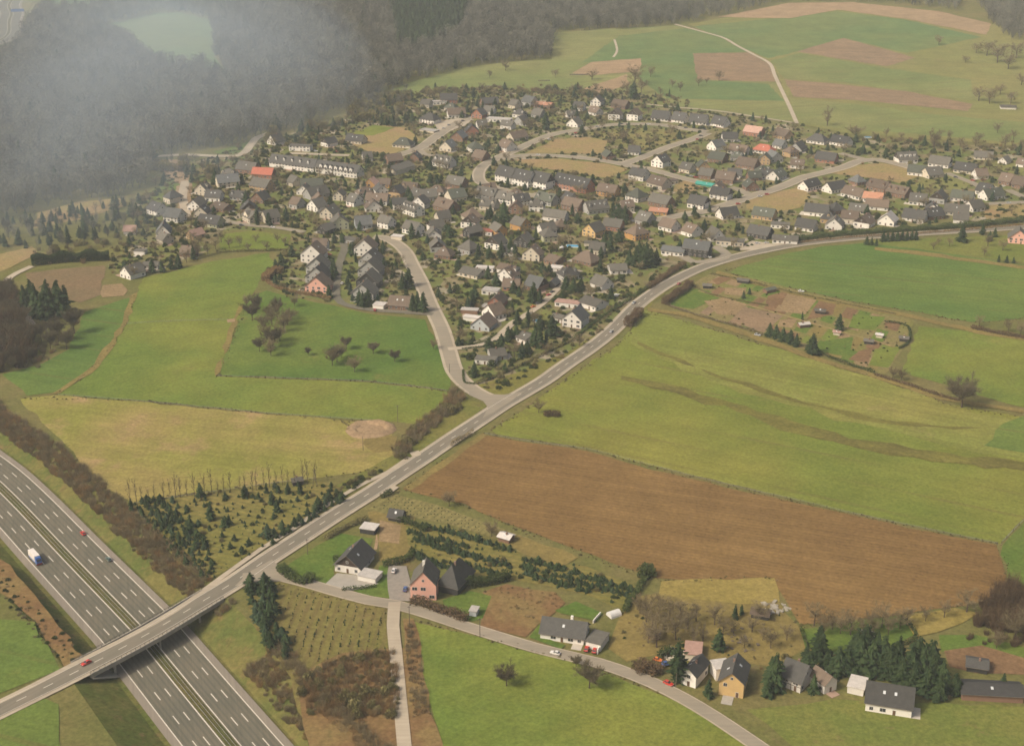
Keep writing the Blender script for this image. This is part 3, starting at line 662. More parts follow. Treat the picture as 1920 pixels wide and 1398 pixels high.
# ================================================================ VEGETATION KINDS (unit height, shared meshes)
bark = plain_mat('bark', (.085, .062, .045), .95, .25, 2.0, .0)
twig = leaf_mat('bare_twigs', (.165, .128, .068), (.21, .165, .088))
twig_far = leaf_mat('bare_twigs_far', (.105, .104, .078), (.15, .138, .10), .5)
twig_red = leaf_mat('russet_twigs', (.24, .14, .060), (.19, .135, .062))
needle = leaf_mat('dark_needles', (.020, .034, .014), (.038, .055, .020))
needle_blue = leaf_mat('blue_needles', (.026, .044, .024), (.044, .064, .032))
leafy = leaf_mat('evergreen_leaves', (.040, .058, .018), (.072, .088, .026))
twig_green = leaf_mat('mixed_shrub_leaves', (.15, .14, .05), (.19, .155, .068))
def tube(v, f, a, b, r0, r1, n=5):
    a, b = Vector(a), Vector(b); d = (b - a).normalized(); s = d.orthogonal().normalized(); t = d.cross(s); k = len(v)
    for i in range(n):
        c = s * math.cos(i * math.tau / n) + t * math.sin(i * math.tau / n); v.append(a + c * r0); v.append(b + c * r1)
    for i in range(n): j = (i + 1) % n; f.append((k + 2 * i, k + 2 * j, k + 2 * j + 1, k + 2 * i + 1))
def blade(v, f, a, b, w, rnd):
    a, b = Vector(a), Vector(b); d = (b - a); s = d.cross(Vector((rnd.uniform(-1, 1), rnd.uniform(-1, 1), rnd.uniform(-1, 1))))
    if s.length < 1e-6: return
    s = s.normalized() * w; k = len(v); v += [a - s, a + s, b]; f.append((k, k + 1, k + 2))
def me_from(name, v, f, mats, smooth=False):
    me = bpy.data.meshes.new(name); me.from_pydata([tuple(x) for x in v], [], f)
    for m in (mats if isinstance(mats, list) else [mats]): me.materials.append(m)
    if smooth: me.polygons.foreach_set('use_smooth', [True] * len(me.polygons))
    me.update(); return me
def bare_tree(seed, spread=.42, nlimb=7, sub=5, twigs=7, w=.0075, mt=None, low=.22):
    """trunk with limbs, crown of fine branching twigs"""
    r = random.Random(seed); tv, tf, cv, cf = [], [], [], []
    lean = Vector((r.uniform(-.03, .03), r.uniform(-.03, .03), 0)); top = Vector((0, 0, .62)) + lean
    tube(tv, tf, (0, 0, -.03), Vector((0, 0, .3)) + lean * .5, .028, .021, 6); tube(tv, tf, Vector((0, 0, .3)) + lean * .5, top, .021, .009, 5)
    for i in range(nlimb):
        h = low + (.60 - low) * i / (nlimb - 1); az = i * 2.4 + r.uniform(-.5, .5); up = r.uniform(.35, .9)
        ln = spread * r.uniform(.7, 1.05) * (1.0 - .35 * abs(h - .4))
        a = Vector((0, 0, h)) + lean * h; dirv = Vector((math.cos(az), math.sin(az), up)).normalized()
        m_ = a + dirv * ln * .5 + Vector((0, 0, .02)); b = m_ + (dirv + Vector((r.uniform(-.4, .4), r.uniform(-.4, .4), r.uniform(0, .5)))).normalized() * ln * .5
        tube(tv, tf, a, m_, .009, .005, 4); tube(tv, tf, m_, b, .005, .002, 3)
        for j in range(sub):
            t = (j + r.random()) / sub; s = a.lerp(m_, t * 2) if t < .5 else m_.lerp(b, t * 2 - 1)
            d2 = (dirv * .5 + Vector((r.uniform(-1, 1), r.uniform(-1, 1), r.uniform(-.15, 1)))).normalized(); l2 = ln * r.uniform(.3, .55)
            e = s + d2 * l2; blade(cv, cf, s, e, w * 1.1, r); blade(cv, cf, s, e, w * 1.1, r)
            for k in range(twigs):
                t2 = r.uniform(.25, 1); s2 = s.lerp(e, t2); d3 = (d2 * .6 + Vector((r.uniform(-1, 1), r.uniform(-1, 1), r.uniform(-.3, 1)))).normalized()
                e2 = s2 + d3 * l2 * r.uniform(.35, .7); blade(cv, cf, s2, e2, w, r)
                for q in range(2):
                    s3 = s2.lerp(e2, r.uniform(.4, 1)); d4 = (d3 + Vector((r.uniform(-1, 1), r.uniform(-1, 1), r.uniform(-.4, .8)))).normalized()
                    blade(cv, cf, s3, s3 + d4 * l2 * .3, w * .8, r)
    zmax = max(p[2] for p in cv); k = 1.0 / zmax
    tv = [p * k for p in tv]; cv = [p * k for p in cv]
    return me_from('trunk', tv, tf, bark), me_from('crown', cv, cf, mt or twig)
def conifer(seed, rad=.27, levels=12, per=10, mt=None, low=.04, column=False):
    """whorls of drooping sprays of uneven reach round a dense core"""
    r = random.Random(seed); v, f = [], []; lobes = [(r.uniform(0, 6.28), r.uniform(.08, .2), r.randint(2, 4)) for _ in range(3)]
    def reach(t, az):
        base = rad * ((1 - t) ** .72 * min(1, .72 + t * 2.2) if not column else (1 - t ** 2.6) * min(1, .55 + t * 2)) + .012
        return base * (1 + sum(a * math.sin(k * az + p + 5 * t) for p, a, k in lobes))
    for i in range(levels):
        t = (i + .3) / levels; h = low + (1 - low) * t
        for j in range(per if i < levels - 3 else per - 3):
            az = j * math.tau / per + i * .9 + r.uniform(-.3, .3); rr = reach(t, az); hh = h + r.uniform(-.035, .035)
            for q in range(2):
                a2 = az + r.uniform(-.3, .3); ro = rr * r.uniform(.5, 1.38); wd = rr * r.uniform(.16, .4); dz = (.05 if column else -.045) * r.uniform(.2, 1.5); c, s = math.cos(a2), math.sin(a2); k = len(v); h2 = hh + r.uniform(-.02, .03)
                v += [Vector((c * ro * .25, s * ro * .25, h2 + .03)), Vector((c * ro * .7 - s * wd, s * ro * .7 + c * wd, h2 + dz * .5)), Vector((c * ro, s * ro, h2 + dz)), Vector((c * ro * .7 + s * wd, s * ro * .7 - c * wd, h2 + dz * .5)), Vector((c * ro * .66, s * ro * .66, h2 + dz * .2 + .03))]
                f += [(k, k + 1, k + 4), (k + 1, k + 2, k + 4), (k + 2, k + 3, k + 4), (k + 3, k, k + 4)]
    n = 8; k = len(v)
    for t in (0, .3, .62):
        for i in range(n): a = i * math.tau / n; q = reach(t, a) * .62; v.append(Vector((q * math.cos(a), q * math.sin(a), low + .02 + t)))
    v.append(Vector((0, 0, .95)))
    for lv in (0, 1):
        for i in range(n): f.append((k + lv * n + i, k + lv * n + (i + 1) % n, k + (lv + 1) * n + (i + 1) % n, k + (lv + 1) * n + i))
    f += [(k + 2 * n + i, k + 2 * n + (i + 1) % n, k + 3 * n) for i in range(n)]
    k = len(v); v += [Vector((-.014, 0, .92)), Vector((.014, 0, .92)), Vector((0, .01, 1.0))]; f.append((k, k + 1, k + 2))
    tv, tf = [], []; tube(tv, tf, (0, 0, -.03), (0, 0, .3), .022, .015, 5)
    return me_from('trunk', tv, tf, bark), me_from('crown', v, f, mt or needle)
def bush(seed, mt, n=150, leaf=.10, twigs=True, flat=.75):
    """dome of sprays, unit height, about 1.3 wide"""
    r = random.Random(seed); v, f = [], []
    for i in range(n):
        az = r.uniform(0, math.tau); u = r.random() ** .5; z = r.random()
        rad = .68 * math.sqrt(max(0.0, 1 - (z * .95) ** 2)) * (.55 + .45 * u) * (1 + .25 * math.sin(3 * az + seed) * .6)
        p = Vector((math.cos(az) * rad, math.sin(az) * rad, z * .92)); out = Vector((p.x, p.y, .35 + z * .5)).normalized()
        if twigs:
            s = Vector((p.x * .25, p.y * .25, p.z * .1)); blade(v, f, s.lerp(p, .25), p + out * .12, .012 + leaf * .12, r)
        d = Vector((r.uniform(-1, 1), r.uniform(-1, 1), r.uniform(-.6, 1))).normalized(); t = out.cross(d); t = t.normalized() if t.length > 1e-4 else Vector((1, 0, 0))
        e = (out + d * .6).normalized() * leaf; k = len(v)
        v += [p - t * leaf * .5, p + e, p + t * leaf * .5, p - e * .4]; f.append((k, k + 1, k + 2, k + 3))
    return me_from('bush', v, f, mt)
def brush(seed, mt, n=130, w=.011):
    """leafless brush: many thin upright rods with side twigs, unit height, about 1.2 wide"""
    r = random.Random(seed); v, f = [], []
    for i in range(n):
        az = r.uniform(0, math.tau); d = r.random() ** .5 * .32; s = Vector((math.cos(az) * d, math.sin(az) * d, 0)); h = r.uniform(.45, 1.0) * (1.05 - .5 * d / .32 * r.random())
        o_ = r.uniform(.1, .55); az2 = az + r.uniform(-.8, .8); e = Vector((s.x + math.cos(az2) * o_ * h * .8, s.y + math.sin(az2) * o_ * h * .8, h)); blade(v, f, s, e, w, r)
        for k in range(4):
            p = s.lerp(e, r.uniform(.3, .95)); dd = ((e - s).normalized() + Vector((r.uniform(-1, 1), r.uniform(-1, 1), r.uniform(-.3, .6)))).normalized(); blade(v, f, p, p + dd * h * r.uniform(.12, .3), w * .75, r)
    return me_from('brush', v, f, mt)
BARE = [bare_tree(i, .46 + .05 * (i % 3), 9, 7, 14, .0048) for i in range(6)]
BARE_WIDE = [bare_tree(20 + i, .60, 12, 8, 18, .0045) for i in range(3)]
oak_twig = leaf_mat('oak_twigs', (.095, .078, .045), (.125, .10, .058))
BARE_OAK = [bare_tree(25, .60, 15, 10, 24, .0048, mt=oak_twig, low=.30), bare_tree(26, .58, 15, 10, 22, .0048, mt=oak_twig, low=.26)]
BARE_VASE = [bare_tree(30 + i, .34, 9, 7, 12, .0045, low=.12) for i in range(2)]
CONI = [conifer(40 + i, .24 + .035 * (i % 4)) for i in range(7)]
CONI_BLUE = [conifer(50 + i, .22, mt=needle_blue) for i in range(3)]
COLU = [conifer(60 + i, .14, 14, 8, low=.02, column=True) for i in range(3)]
CONI_S = [conifer(70 + i, .38 + .06 * (i % 3), 7, 7, low=.02) for i in range(5)] + [conifer(78, .42, 7, 7, mt=needle_blue, low=.02)]
BUSH_B = [brush(80 + i, twig_red if i == 2 else twig) for i in range(4)]
BUSH_G = [bush(90 + i, leafy, 230, .13) for i in range(4)]
BUSH_M = [bush(95 + i, twig_green, 230, .12) for i in range(3)]
# light versions for the far woods
def far_tree(seed, mt):
    r = random.Random(seed); v, f = [], []
    tube(v, f, (0, 0, 0), (0, 0, .6), .02, .01, 3)
    for i in range(70):
        az = r.uniform(0, math.tau); z = .35 + .65 * r.random() ** .8; rad = .30 * math.sqrt(max(0.02, 1 - ((z - .62) / .42) ** 2)) * r.uniform(.4, 1.1)
        p = Vector((math.cos(az) * rad, math.sin(az) * rad, z)); s = Vector((p.x * .3, p.y * .3, z - .22)); blade(v, f, s, p, .011, r)
        for q in range(3):
            d = Vector((r.uniform(-1, 1), r.uniform(-1, 1), r.uniform(-.2, 1))) * .09; blade(v, f, p, p + d, .010, r)
    return me_from('far_tree', v, f, mt)
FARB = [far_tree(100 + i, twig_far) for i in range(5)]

def place_tree(kind, x, y, h, proto, one, many, where, cat='tree', group=None, parts=True, name='tree', wide=1.0, rnd=random, share=None, z=None):
    z = hill(x, y) if z is None else z
    rz = rnd.uniform(0, math.tau); sx = h * wide * rnd.uniform(.9, 1.1)
    if parts:
        o = empty(name, (x, y, z), rz); o.scale = (sx, sx, h)
        link('trunk', proto[0], o); link('crown', proto[1], o)
    else:
        o = link(name, proto[1] if isinstance(proto, tuple) else proto, None, (x, y, z), rz, (sx, sx, h))
    if share: tag(o, share, cat, group)
    else: reg(o, one, many, where, cat, group)
    return o
TREE_SPOTS = []
def at(px, py): p = P(px, py); TREE_SPOTS.append(p); return p

# masses nobody could count: points carrying instances
def stuff(name, label, cat, pts, protos, hs):
    """pts: (x, y, z, height, width factor)"""
    me = bpy.data.meshes.new(name); me.from_pydata([p[:3] for p in pts], [], [])
    o = bpy.data.objects.new(name, me); COL.objects.link(o); tag(o, label, cat, kind='stuff')
    n = len(pts); rr = random.Random(n)
    a = me.attributes.new('rot', 'FLOAT_VECTOR', 'POINT'); a.data.foreach_set('vector', [c for _ in range(n) for c in (rr.uniform(-.08, .08), rr.uniform(-.08, .08), rr.uniform(0, 6.28))])
    a = me.attributes.new('scl', 'FLOAT_VECTOR', 'POINT'); a.data.foreach_set('vector', [c for p in pts for c in (p[3] * p[4], p[3] * p[4], p[3])])
    a = me.attributes.new('pick', 'INT', 'POINT'); a.data.foreach_set('value', [rr.randrange(len(protos)) for _ in range(n)])
    pc = bpy.data.collections.new(name + '_kinds')
    for q in protos: pc.objects.link(bpy.data.objects.new(name + '_kind', q))
    ng = bpy.data.node_groups.new(name, 'GeometryNodeTree')
    ng.interface.new_socket('Geometry', in_out='INPUT', socket_type='NodeSocketGeometry'); ng.interface.new_socket('Geometry', in_out='OUTPUT', socket_type='NodeSocketGeometry')
    N, Lk = ng.nodes, ng.links; gi, go = N.new('NodeGroupInput'), N.new('NodeGroupOutput')
    ci = N.new('GeometryNodeCollectionInfo'); ci.inputs[0].default_value = pc; ci.inputs[1].default_value = True; ci.inputs[2].default_value = True
    ip = N.new('GeometryNodeInstanceOnPoints'); ip.inputs['Pick Instance'].default_value = True
    def attr(nm, t):
        q = N.new('GeometryNodeInputNamedAttribute'); q.data_type = t; q.inputs[0].default_value = nm; return q.outputs[0]
    Lk.new(gi.outputs[0], ip.inputs['Points']); Lk.new(ci.outputs[0], ip.inputs['Instance']); Lk.new(attr('pick', 'INT'), ip.inputs['Instance Index'])
    Lk.new(attr('rot', 'FLOAT_VECTOR'), ip.inputs['Rotation']); Lk.new(attr('scl', 'FLOAT_VECTOR'), ip.inputs['Scale']); Lk.new(ip.outputs[0], go.inputs[0])
    md = o.modifiers.new('scatter', 'NODES'); md.node_group = ng
    return o
def fill(pxpolys, spacing, hrange, wr=(.9, 1.15), holes=(), seed=1, prob=None, zf=None):
    r = random.Random(seed); out = []
    for pp in pxpolys:
        poly = PL(pp); hs = [PL(h) for h in holes]
        x0, x1 = min(p[0] for p in poly), max(p[0] for p in poly); y0, y1 = min(p[1] for p in poly), max(p[1] for p in poly)
        y = y0
        while y < y1:
            x = x0
            while x < x1:
                q = (x + r.uniform(-.5, .5) * spacing, y + r.uniform(-.5, .5) * spacing)
                if inside(q, poly) and not any(inside(q, h) for h in hs) and (prob is None or r.random() < prob):
                    out.append((q[0], q[1], (zf or hill)(*q) - .1, r.uniform(*hrange), r.uniform(*wr)))
                x += spacing
            y += spacing
    return out
def strip_fill(line, w0, w1, spacing, hrange, wr=(.9, 1.3), seed=3, prob=1.0, zf=None):
    """points along a line between two sideways distances"""
    r = random.Random(seed); out = []; ln = catmull(line, spacing)
    for i, p in enumerate(ln):
        a, b = ln[max(i - 1, 0)], ln[min(i + 1, len(ln) - 1)]; tx, ty = b[0] - a[0], b[1] - a[1]; l = math.hypot(tx, ty) or 1
        d = w0
        while d <= w1:
            if r.random() < prob:
                dd = d + r.uniform(-.5, .5) * spacing; q = (p[0] + ty / l * dd + r.uniform(-.4, .4) * spacing, p[1] - tx / l * dd + r.uniform(-.4, .4) * spacing)
                out.append((q[0], q[1], (zf(*q) if zf else hill(*q)) - .1, r.uniform(*hrange), r.uniform(*wr)))
            d += spacing
    return out

# ================================================================ BUILDINGS
WALLC = dict(w=('white', (.66, .61, .53)), c=('cream', (.52, .45, .34)), y=('yellow', (.55, .37, .16)), o=('ochre', (.42, .23, .08)), b=('brown brick', (.21, .125, .08)), r=('red brick', (.32, .15, .095)),
             k=('dark clad', (.045, .042, .038)), p=('pink', (.66, .36, .27)), g=('grey', (.33, .315, .28)), t=('tan', (.40, .27, .14)), s=('pale blue', (.36, .37, .36)), e=('pale green', (.40, .39, .25)), f=('white half-timbered', (.55, .5, .43)))
ROOFC = dict(d=('dark', (.060, .056, .048)), g=('grey', (.100, .090, .070)), n=('brown', (.122, .088, .060)), r=('red', (.32, .10, .06)), o=('orange', (.32, .155, .092)), l=('pale', (.42, .38, .33)), v=('dark green', (.078, .082, .058)), q=('pinkish', (.36, .22, .165)), b=('blue-grey', (.105, .105, .096)), u=('black', (.048, .045, .040)))
WM = {k: plain_mat('wall_' + v[0].replace(' ', '_'), v[1], .9, .10, .35, .1, objvar=.12) for k, v in WALLC.items()}
RM = {k: roof_mat('roof_' + v[0].replace('-', '_').replace(' ', '_'), v[1]) for k, v in ROOFC.items()}
glass = plain_mat('window_glass', (.035, .038, .04), .25, .1, 1.0, .5)
frame_m = plain_mat('window_frame', (.55, .52, .46), .7, .1)
door_m = plain_mat('door_wood', (.12, .07, .04), .7, .2)
sky_m = plain_mat('skylight_glass_reflection', (.50, .50, .48), .2, .05, 1.0, .6)  # skylight panes: the whitish reflection is put into the base colour
gutter = plain_mat('fascia_board', (.16, .13, .10), .8, .15)
timber = plain_mat('dark_timber', (.055, .04, .03), .85, .2)
chim_m = plain_mat('chimney_brick', (.22, .14, .10), .9, .2, 1.5)
def window_mesh(w_, h_, nm='window'):
    v, f, mi = [], [], []
    def box(x0, x1, z0, z1, y0, m_):
        k = len(v); v.extend([(x0, .02, z0), (x1, .02, z0), (x1, .02, z1), (x0, .02, z1), (x0, y0, z0), (x1, y0, z0), (x1, y0, z1), (x0, y0, z1)])
        for q in ((4, 5, 6, 7), (0, 4, 7, 3), (5, 1, 2, 6), (7, 6, 2, 3), (0, 1, 5, 4)): f.append(tuple(k + i for i in q)); mi.append(m_)
    box(-w_ / 2 - .1, w_ / 2 + .1, -.1, h_ + .1, -.05, 0)
    if nm == 'window':
        box(-w_ / 2, -.05, 0, h_, -.075, 1); box(.05, w_ / 2, 0, h_, -.075, 1)
    else: box(-w_ / 2, w_ / 2, 0, h_, -.075, 1)
    me = bpy.data.meshes.new(nm); me.from_pydata(v, [], f); me.materials.append(frame_m); me.materials.append(glass if nm == 'window' else door_m)
    me.polygons.foreach_set('material_index', mi); return me
WIN = window_mesh(1.25, 1.3); WINW = window_mesh(2.0, 1.4); WINS = window_mesh(.9, 1.0); DOOR = window_mesh(1.0, 2.1, 'door'); GDOOR = window_mesh(2.4, 2.1, 'garage_door')
def boxmesh(x0, x1, y0, y1, z0, z1):
    return [(x0, y0, z0), (x1, y0, z0), (x1, y1, z0), (x0, y1, z0), (x0, y0, z1), (x1, y0, z1), (x1, y1, z1), (x0, y1, z1)], [(0, 3, 2, 1), (4, 5, 6, 7), (0, 1, 5, 4), (1, 2, 6, 5), (2, 3, 7, 6), (3, 0, 4, 7)]
SKYL = me_from('skylight', *boxmesh(-.45, .45, -.6, .6, 0, .12), sky_m)
PAVE = [plain_mat('pale_paving', (.44, .385, .31), .9, .15), plain_mat('pink_paving', (.33, .22, .16), .9, .15), plain_mat('grey_paving', (.32, .29, .24), .9, .15)]
FOOT = []      # house footprints on the ground
HB = random.Random(11)
def house(x1, y1, x2, y2, D, h, typ, wall, roof, opt='', rise=None, name='house', nowin=False, where='', over=.65, special=None, group='houses of the village', keep=False):
    """front wall base from pixel (x1,y1) to (x2,y2); D metres deep; typ P ridge along the front, G gable to the front, H hipped, F flat"""
    A, B = P(x1, y1), P(x2, y2); L = math.dist(A, B)
    if special is None and not keep and typ != 'F' and L > 11.5:          # seen cornerwise: the visible width is front plus gable end
        mx, my = (A[0] + B[0]) / 2, (A[1] + B[1]) / 2; base = math.atan2(B[1] - A[1], B[0] - A[0]); n = HB.random()
        th = R(HB.uniform(18, 36)) * (-1 if n < .72 else 1)
        if abs(base) > R(22): th = 0.0
        D = min(D + 1.0, 13); cap = 13 if typ == 'G' else 18.5
        L = max(8.5, min(cap, (L - D * abs(math.sin(th))) / math.cos(th)))
        dx_, dy_ = math.cos(base + th) * L / 2, math.sin(base + th) * L / 2
        my += (abs(dy_) + D * (1 - math.cos(th)) * .5) * .8
        A, B = (mx - dx_, my - dy_), (mx + dx_, my + dy_)
    L = math.dist(A, B); ux, uy = (B[0] - A[0]) / L, (B[1] - A[1]) / L
    cx, cy = (A[0] + B[0]) / 2 - uy * D / 2, (A[1] + B[1]) / 2 + ux * D / 2; rz = math.atan2(uy, ux)
    FOOT.append((cx, cy, L / 2, D / 2, rz))
    z0 = min(hill(cx, cy), hill(*A)); root = empty(name, (cx, cy, z0), rz)
    X, Y = L / 2, D / 2; zb = -.6
    if typ == 'F':
        v, f = boxmesh(-X, X, -Y, Y, zb, h)
        mesh_obj('wall', v, f, WM[wall], root)
        v, f = boxmesh(-X - .3, X + .3, -Y - .3, Y + .3, h + .003, h + .3); mesh_obj('roof', v, f, RM[roof], root)
        ro = None
    else:
        along_x = typ[0] in 'PH' and not (typ == 'H' and D > L)
        a, c = (X, Y) if along_x else (Y, X)                 # a: half length along the ridge, c: half span
        rs = rise if rise is not None else c * (.86 if 'S' not in opt else 1.15)
        if 'L' in opt: rs = c * .42
        T = (lambda p: p) if along_x else (lambda p: (-p[1], p[0], p[2]))
        v = [(-a, -c, zb), (a, -c, zb), (a, c, zb), (-a, c, zb), (-a, -c, h), (a, -c, h), (a, c, h), (-a, c, h)]
        f = [(0, 1, 5, 4), (2, 3, 7, 6)]
        if typ == 'H': f += [(1, 2, 6, 5), (3, 0, 4, 7)]
        else: v += [(-a, 0, h + rs), (a, 0, h + rs)]; f += [(1, 2, 6, 9, 5), (3, 0, 4, 8, 7)]
        mesh_obj('wall', [T(p) for p in v], f, WM[wall], root)
        if 'K' in opt and typ != 'H':                        # timber-clad gables, a little proud of the wall
            for s_ in (-1, 1):
                q = [(s_ * (a + .04), -c * .98, h + .05), (s_ * (a + .04), c * .98, h + .05), (s_ * (a + .04), 0, h + rs * .98), (s_ * (a - .02), -c * .98, h + .05), (s_ * (a - .02), c * .98, h + .05), (s_ * (a - .02), 0, h + rs * .98)]
                mesh_obj('gable_cladding', [T(p) for p in q], [(0, 1, 2), (3, 5, 4), (0, 3, 4, 1), (1, 4, 5, 2), (2, 5, 3, 0)], timber, root)
        if 'T' in opt:                                       # half timbering on the long front and gables
            for k in range(int(2 * a / 2.2) + 1):
                xx = -a + k * 2.2; vv, ff = boxmesh(xx - .12, xx + .12, -c - .05, -c + .02, 0, h - .05); mesh_obj('timber_post', [T(p) for p in vv], ff, timber, root)
            vv, ff = boxmesh(-a, a, -c - .06, -c + .02, h * .5 - .12, h * .5 + .12); mesh_obj('timber_beam', [T(p) for p in vv], ff, timber, root)
        o_, th = over, .22; sl = rs / c; e = c + o_; ze = h - sl * o_; hip = (c * .95 if typ == 'H' else (rs * .45 / sl if 'J' in opt else 0)); zr = h + rs
        ar = a + (o_ if typ != 'H' else o_)
        if typ == 'H':
            rv = [(-ar, -e, ze), (ar, -e, ze), (ar, e, ze), (-ar, e, ze), (-max(a - hip, .05), 0, zr), (max(a - hip, .05), 0, zr)]
            rf = [(0, 1, 5, 4), (2, 3, 4, 5), (1, 2, 5), (3, 0, 4)]
        elif hip:                                            # half hips at both ends
            zh = zr - rs * .45; eh = c * .45
            rv = [(-ar, -e, ze), (ar, -e, ze), (ar, e, ze), (-ar, e, ze), (-a + hip * .8, 0, zr), (a - hip * .8, 0, zr), (-ar, -eh, zh), (ar, -eh, zh), (ar, eh, zh), (-ar, eh, zh)]
            rf = [(0, 1, 7, 5, 4, 6), (2, 3, 9, 4, 5, 8), (7, 8, 5), (9, 6, 4)]
        else:
            rv = [(-ar, -e, ze), (ar, -e, ze), (ar, e, ze), (-ar, e, ze), (-ar, 0, zr), (ar, 0, zr)]; rf = [(0, 1, 5, 4), (2, 3, 4, 5)]
        n0 = len(rv); top = [(x, y, z + th) for x, y, z in rv]; vv = top + rv
        ff = list(rf) + [tuple(reversed([i + n0 for i in q])) for q in rf]
        edges = {}
        for q in rf:
            for i in range(len(q)):
                ed = (q[i], q[(i + 1) % len(q)]); edges[ed] = 1
        mi = [0] * len(ff)
        for (i, j) in edges:
            if (j, i) not in edges: ff.append((j, i, i + n0, j + n0)); mi.append(1)
        ro = mesh_obj('roof', [T(p) for p in vv], ff, [RM[roof], gutter], root, mi)
        # chimney, skylights and dormers sit on the roof
        if 'C' in opt or HB.random() < .65:
            cxx, cyy, s_ = HB.uniform(-.45, .45) * (a - hip), HB.choice((-1, 1)) * .5, (.38 if 'C' not in opt else .5)
            vv, ff = boxmesh(cxx - s_, cxx + s_, cyy - s_, cyy + s_, zr - 1.6, zr + (.9 if 'C' not in opt else 1.6)); mesh_obj('chimney', [T(p) for p in vv], ff, WM['w'] if 'C' in opt else chim_m, ro)
        tilt = math.atan(sl)
        ns = 2 if 's' in opt else (1 if HB.random() < .4 else 0); ns = 6 if 'm' in opt else ns
        for k in range(ns):
            xx = (-a * .5 + a * (k + .5) / ns) if 'm' not in opt else (-a * .75 + 1.5 * a * k / 5); yy = -c * .45; s2 = 1 if along_x or HB.random() < .5 else -1
            p = T((xx, yy * s2, h + (c - abs(yy)) * sl + th - .03)); so_ = link('skylight', SKYL, ro, p)
            so_.rotation_mode = 'XYZ'
            so_.rotation_euler = (tilt * s2, 0, 0) if along_x else (0, tilt * s2, 0)
            if not along_x: so_.rotation_euler = Matrix.Rotation(R(90), 3, 'Z').to_euler(); so_.rotation_euler = (Matrix.Rotation(R(90), 3, 'Z') @ Matrix.Rotation(tilt * s2, 3, 'X')).to_euler()
        nd = 0
        for ch in opt:
            if ch.isdigit(): nd = int(ch)
        for k in range(nd):                                  # dormers on the front slope
            xx = -a * .72 + (1.44 * a * k / max(1, nd - 1) if nd > 1 else a * .72); wd = min(.9, a / nd * .62); yb = -c * .72; zb_ = h + (c - c * .72) * sl; hd = rs * .42
            if 'W' in opt: wd = a / nd * .46; yb = -c - .06; zb_ = h - .3; hd = rs * .5
            yt = -(c - (zb_ + hd - h) / sl) ; zp = zb_ + hd + wd * .7; yp = -(c - (min(zp, zr) - h) / sl)
            dv = [(xx - wd, yb, zb_), (xx + wd, yb, zb_), (xx + wd, yb, zb_ + hd), (xx, yb, zp), (xx - wd, yb, zb_ + hd), (xx - wd, yt, zb_ + hd), (xx + wd, yt, zb_ + hd)]
            dm = mesh_obj('dormer', [T(p) for p in dv], [(0, 1, 2, 3, 4), (1, 6, 2), (0, 4, 5)], WM[wall], root)
            g = .18; rv2 = [(xx - wd - g, yb - .15, zb_ + hd - g * .7), (xx, yb - .15, zp + .02), (xx + wd + g, yb - .15, zb_ + hd - g * .7), (xx - wd - g, yt, zb_ + hd - g * .7), (xx, yp, zp + .02), (xx + wd + g, yt, zb_ + hd - g * .7)]
            rv2 += [(x, y, z + .15) for x, y, z in rv2]
            mesh_obj('dormer_roof', [T(p) for p in rv2], [(6, 7, 10, 9), (7, 8, 11, 10), (0, 3, 4, 1), (1, 4, 5, 2), (0, 1, 7, 6), (1, 2, 8, 7), (2, 5, 11, 8), (0, 6, 9, 3)], RM[roof], dm)
            link('window', WINS, dm, T((xx, yb - .01, zb_ + hd * .15)), 0 if along_x else R(90))
        if not nowin and typ != 'H' and rs > 2.6:            # a window high in each gable the photograph can see
            for s_ in ((-1, 1) if along_x else (-1,)):
                if typ == 'G': link('window', WINS, root, (0, -Y - (.05 if 'K' in opt else .01), h + rs * .25), 0)
                else: link('window', WINS, root, (s_ * (X + (.05 if 'K' in opt else .01)), 0, h + rs * .22), R(90) * s_)
    if not nowin:
        st = max(1, round(h / 2.9)); fh = h / st
        for wall_i, (n_w, wid) in enumerate(((-Y, L), (-X, D), (X, D))):
            nwin = max(1, int(wid / 3.3))
            for s_ in range(st):
                for k in range(nwin):
                    t = -wid / 2 + wid * (k + .5) / nwin; zz = s_ * fh + .95
                    if zz + 1.5 > h + .1: zz = h - 1.6
                    if wall_i == 0:
                        if s_ == 0 and k == nwin // 2: link('door', DOOR, root, (t, -Y - .01, .05)); continue
                        if HB.random() < .08: continue
                        link('window', WINW if HB.random() < .3 and wid / nwin > 3 else WIN, root, (t, -Y - .01, zz))
                    elif k % 2 == 0 and HB.random() < .7:
                        link('window', WIN, root, ((-X - .01) if wall_i == 1 else (X + .01), t, zz), -R(90) if wall_i == 1 else R(90))
    if name == 'house' and HB.random() < .75:               # paved terrace or drive beside the house
        sd_ = HB.choice((-1, 0, 0, 1)); tw = HB.uniform(3, 6)
        if sd_ == 0: x0, x1 = sorted((HB.uniform(-X, X), HB.uniform(-X, X))); x1 = max(x1, x0 + 4); vv, ff = boxmesh(x0, x1, -Y - tw, -Y - .05, -.3, .16)
        else: vv, ff = boxmesh(*((X + .05, X + tw) if sd_ > 0 else (-X - tw, -X - .05)), -Y, Y * HB.uniform(-.2, 1), -.3, .16)
        mesh_obj('terrace', vv, ff, HB.choice(PAVE), root)
    wn, rn = WALLC[wall][0], ROOFC[roof][0]
    kind = {'F': 'flat-roofed building'}.get(typ, 'house' if name == 'house' else name.replace('_', ' '))
    ex = ''
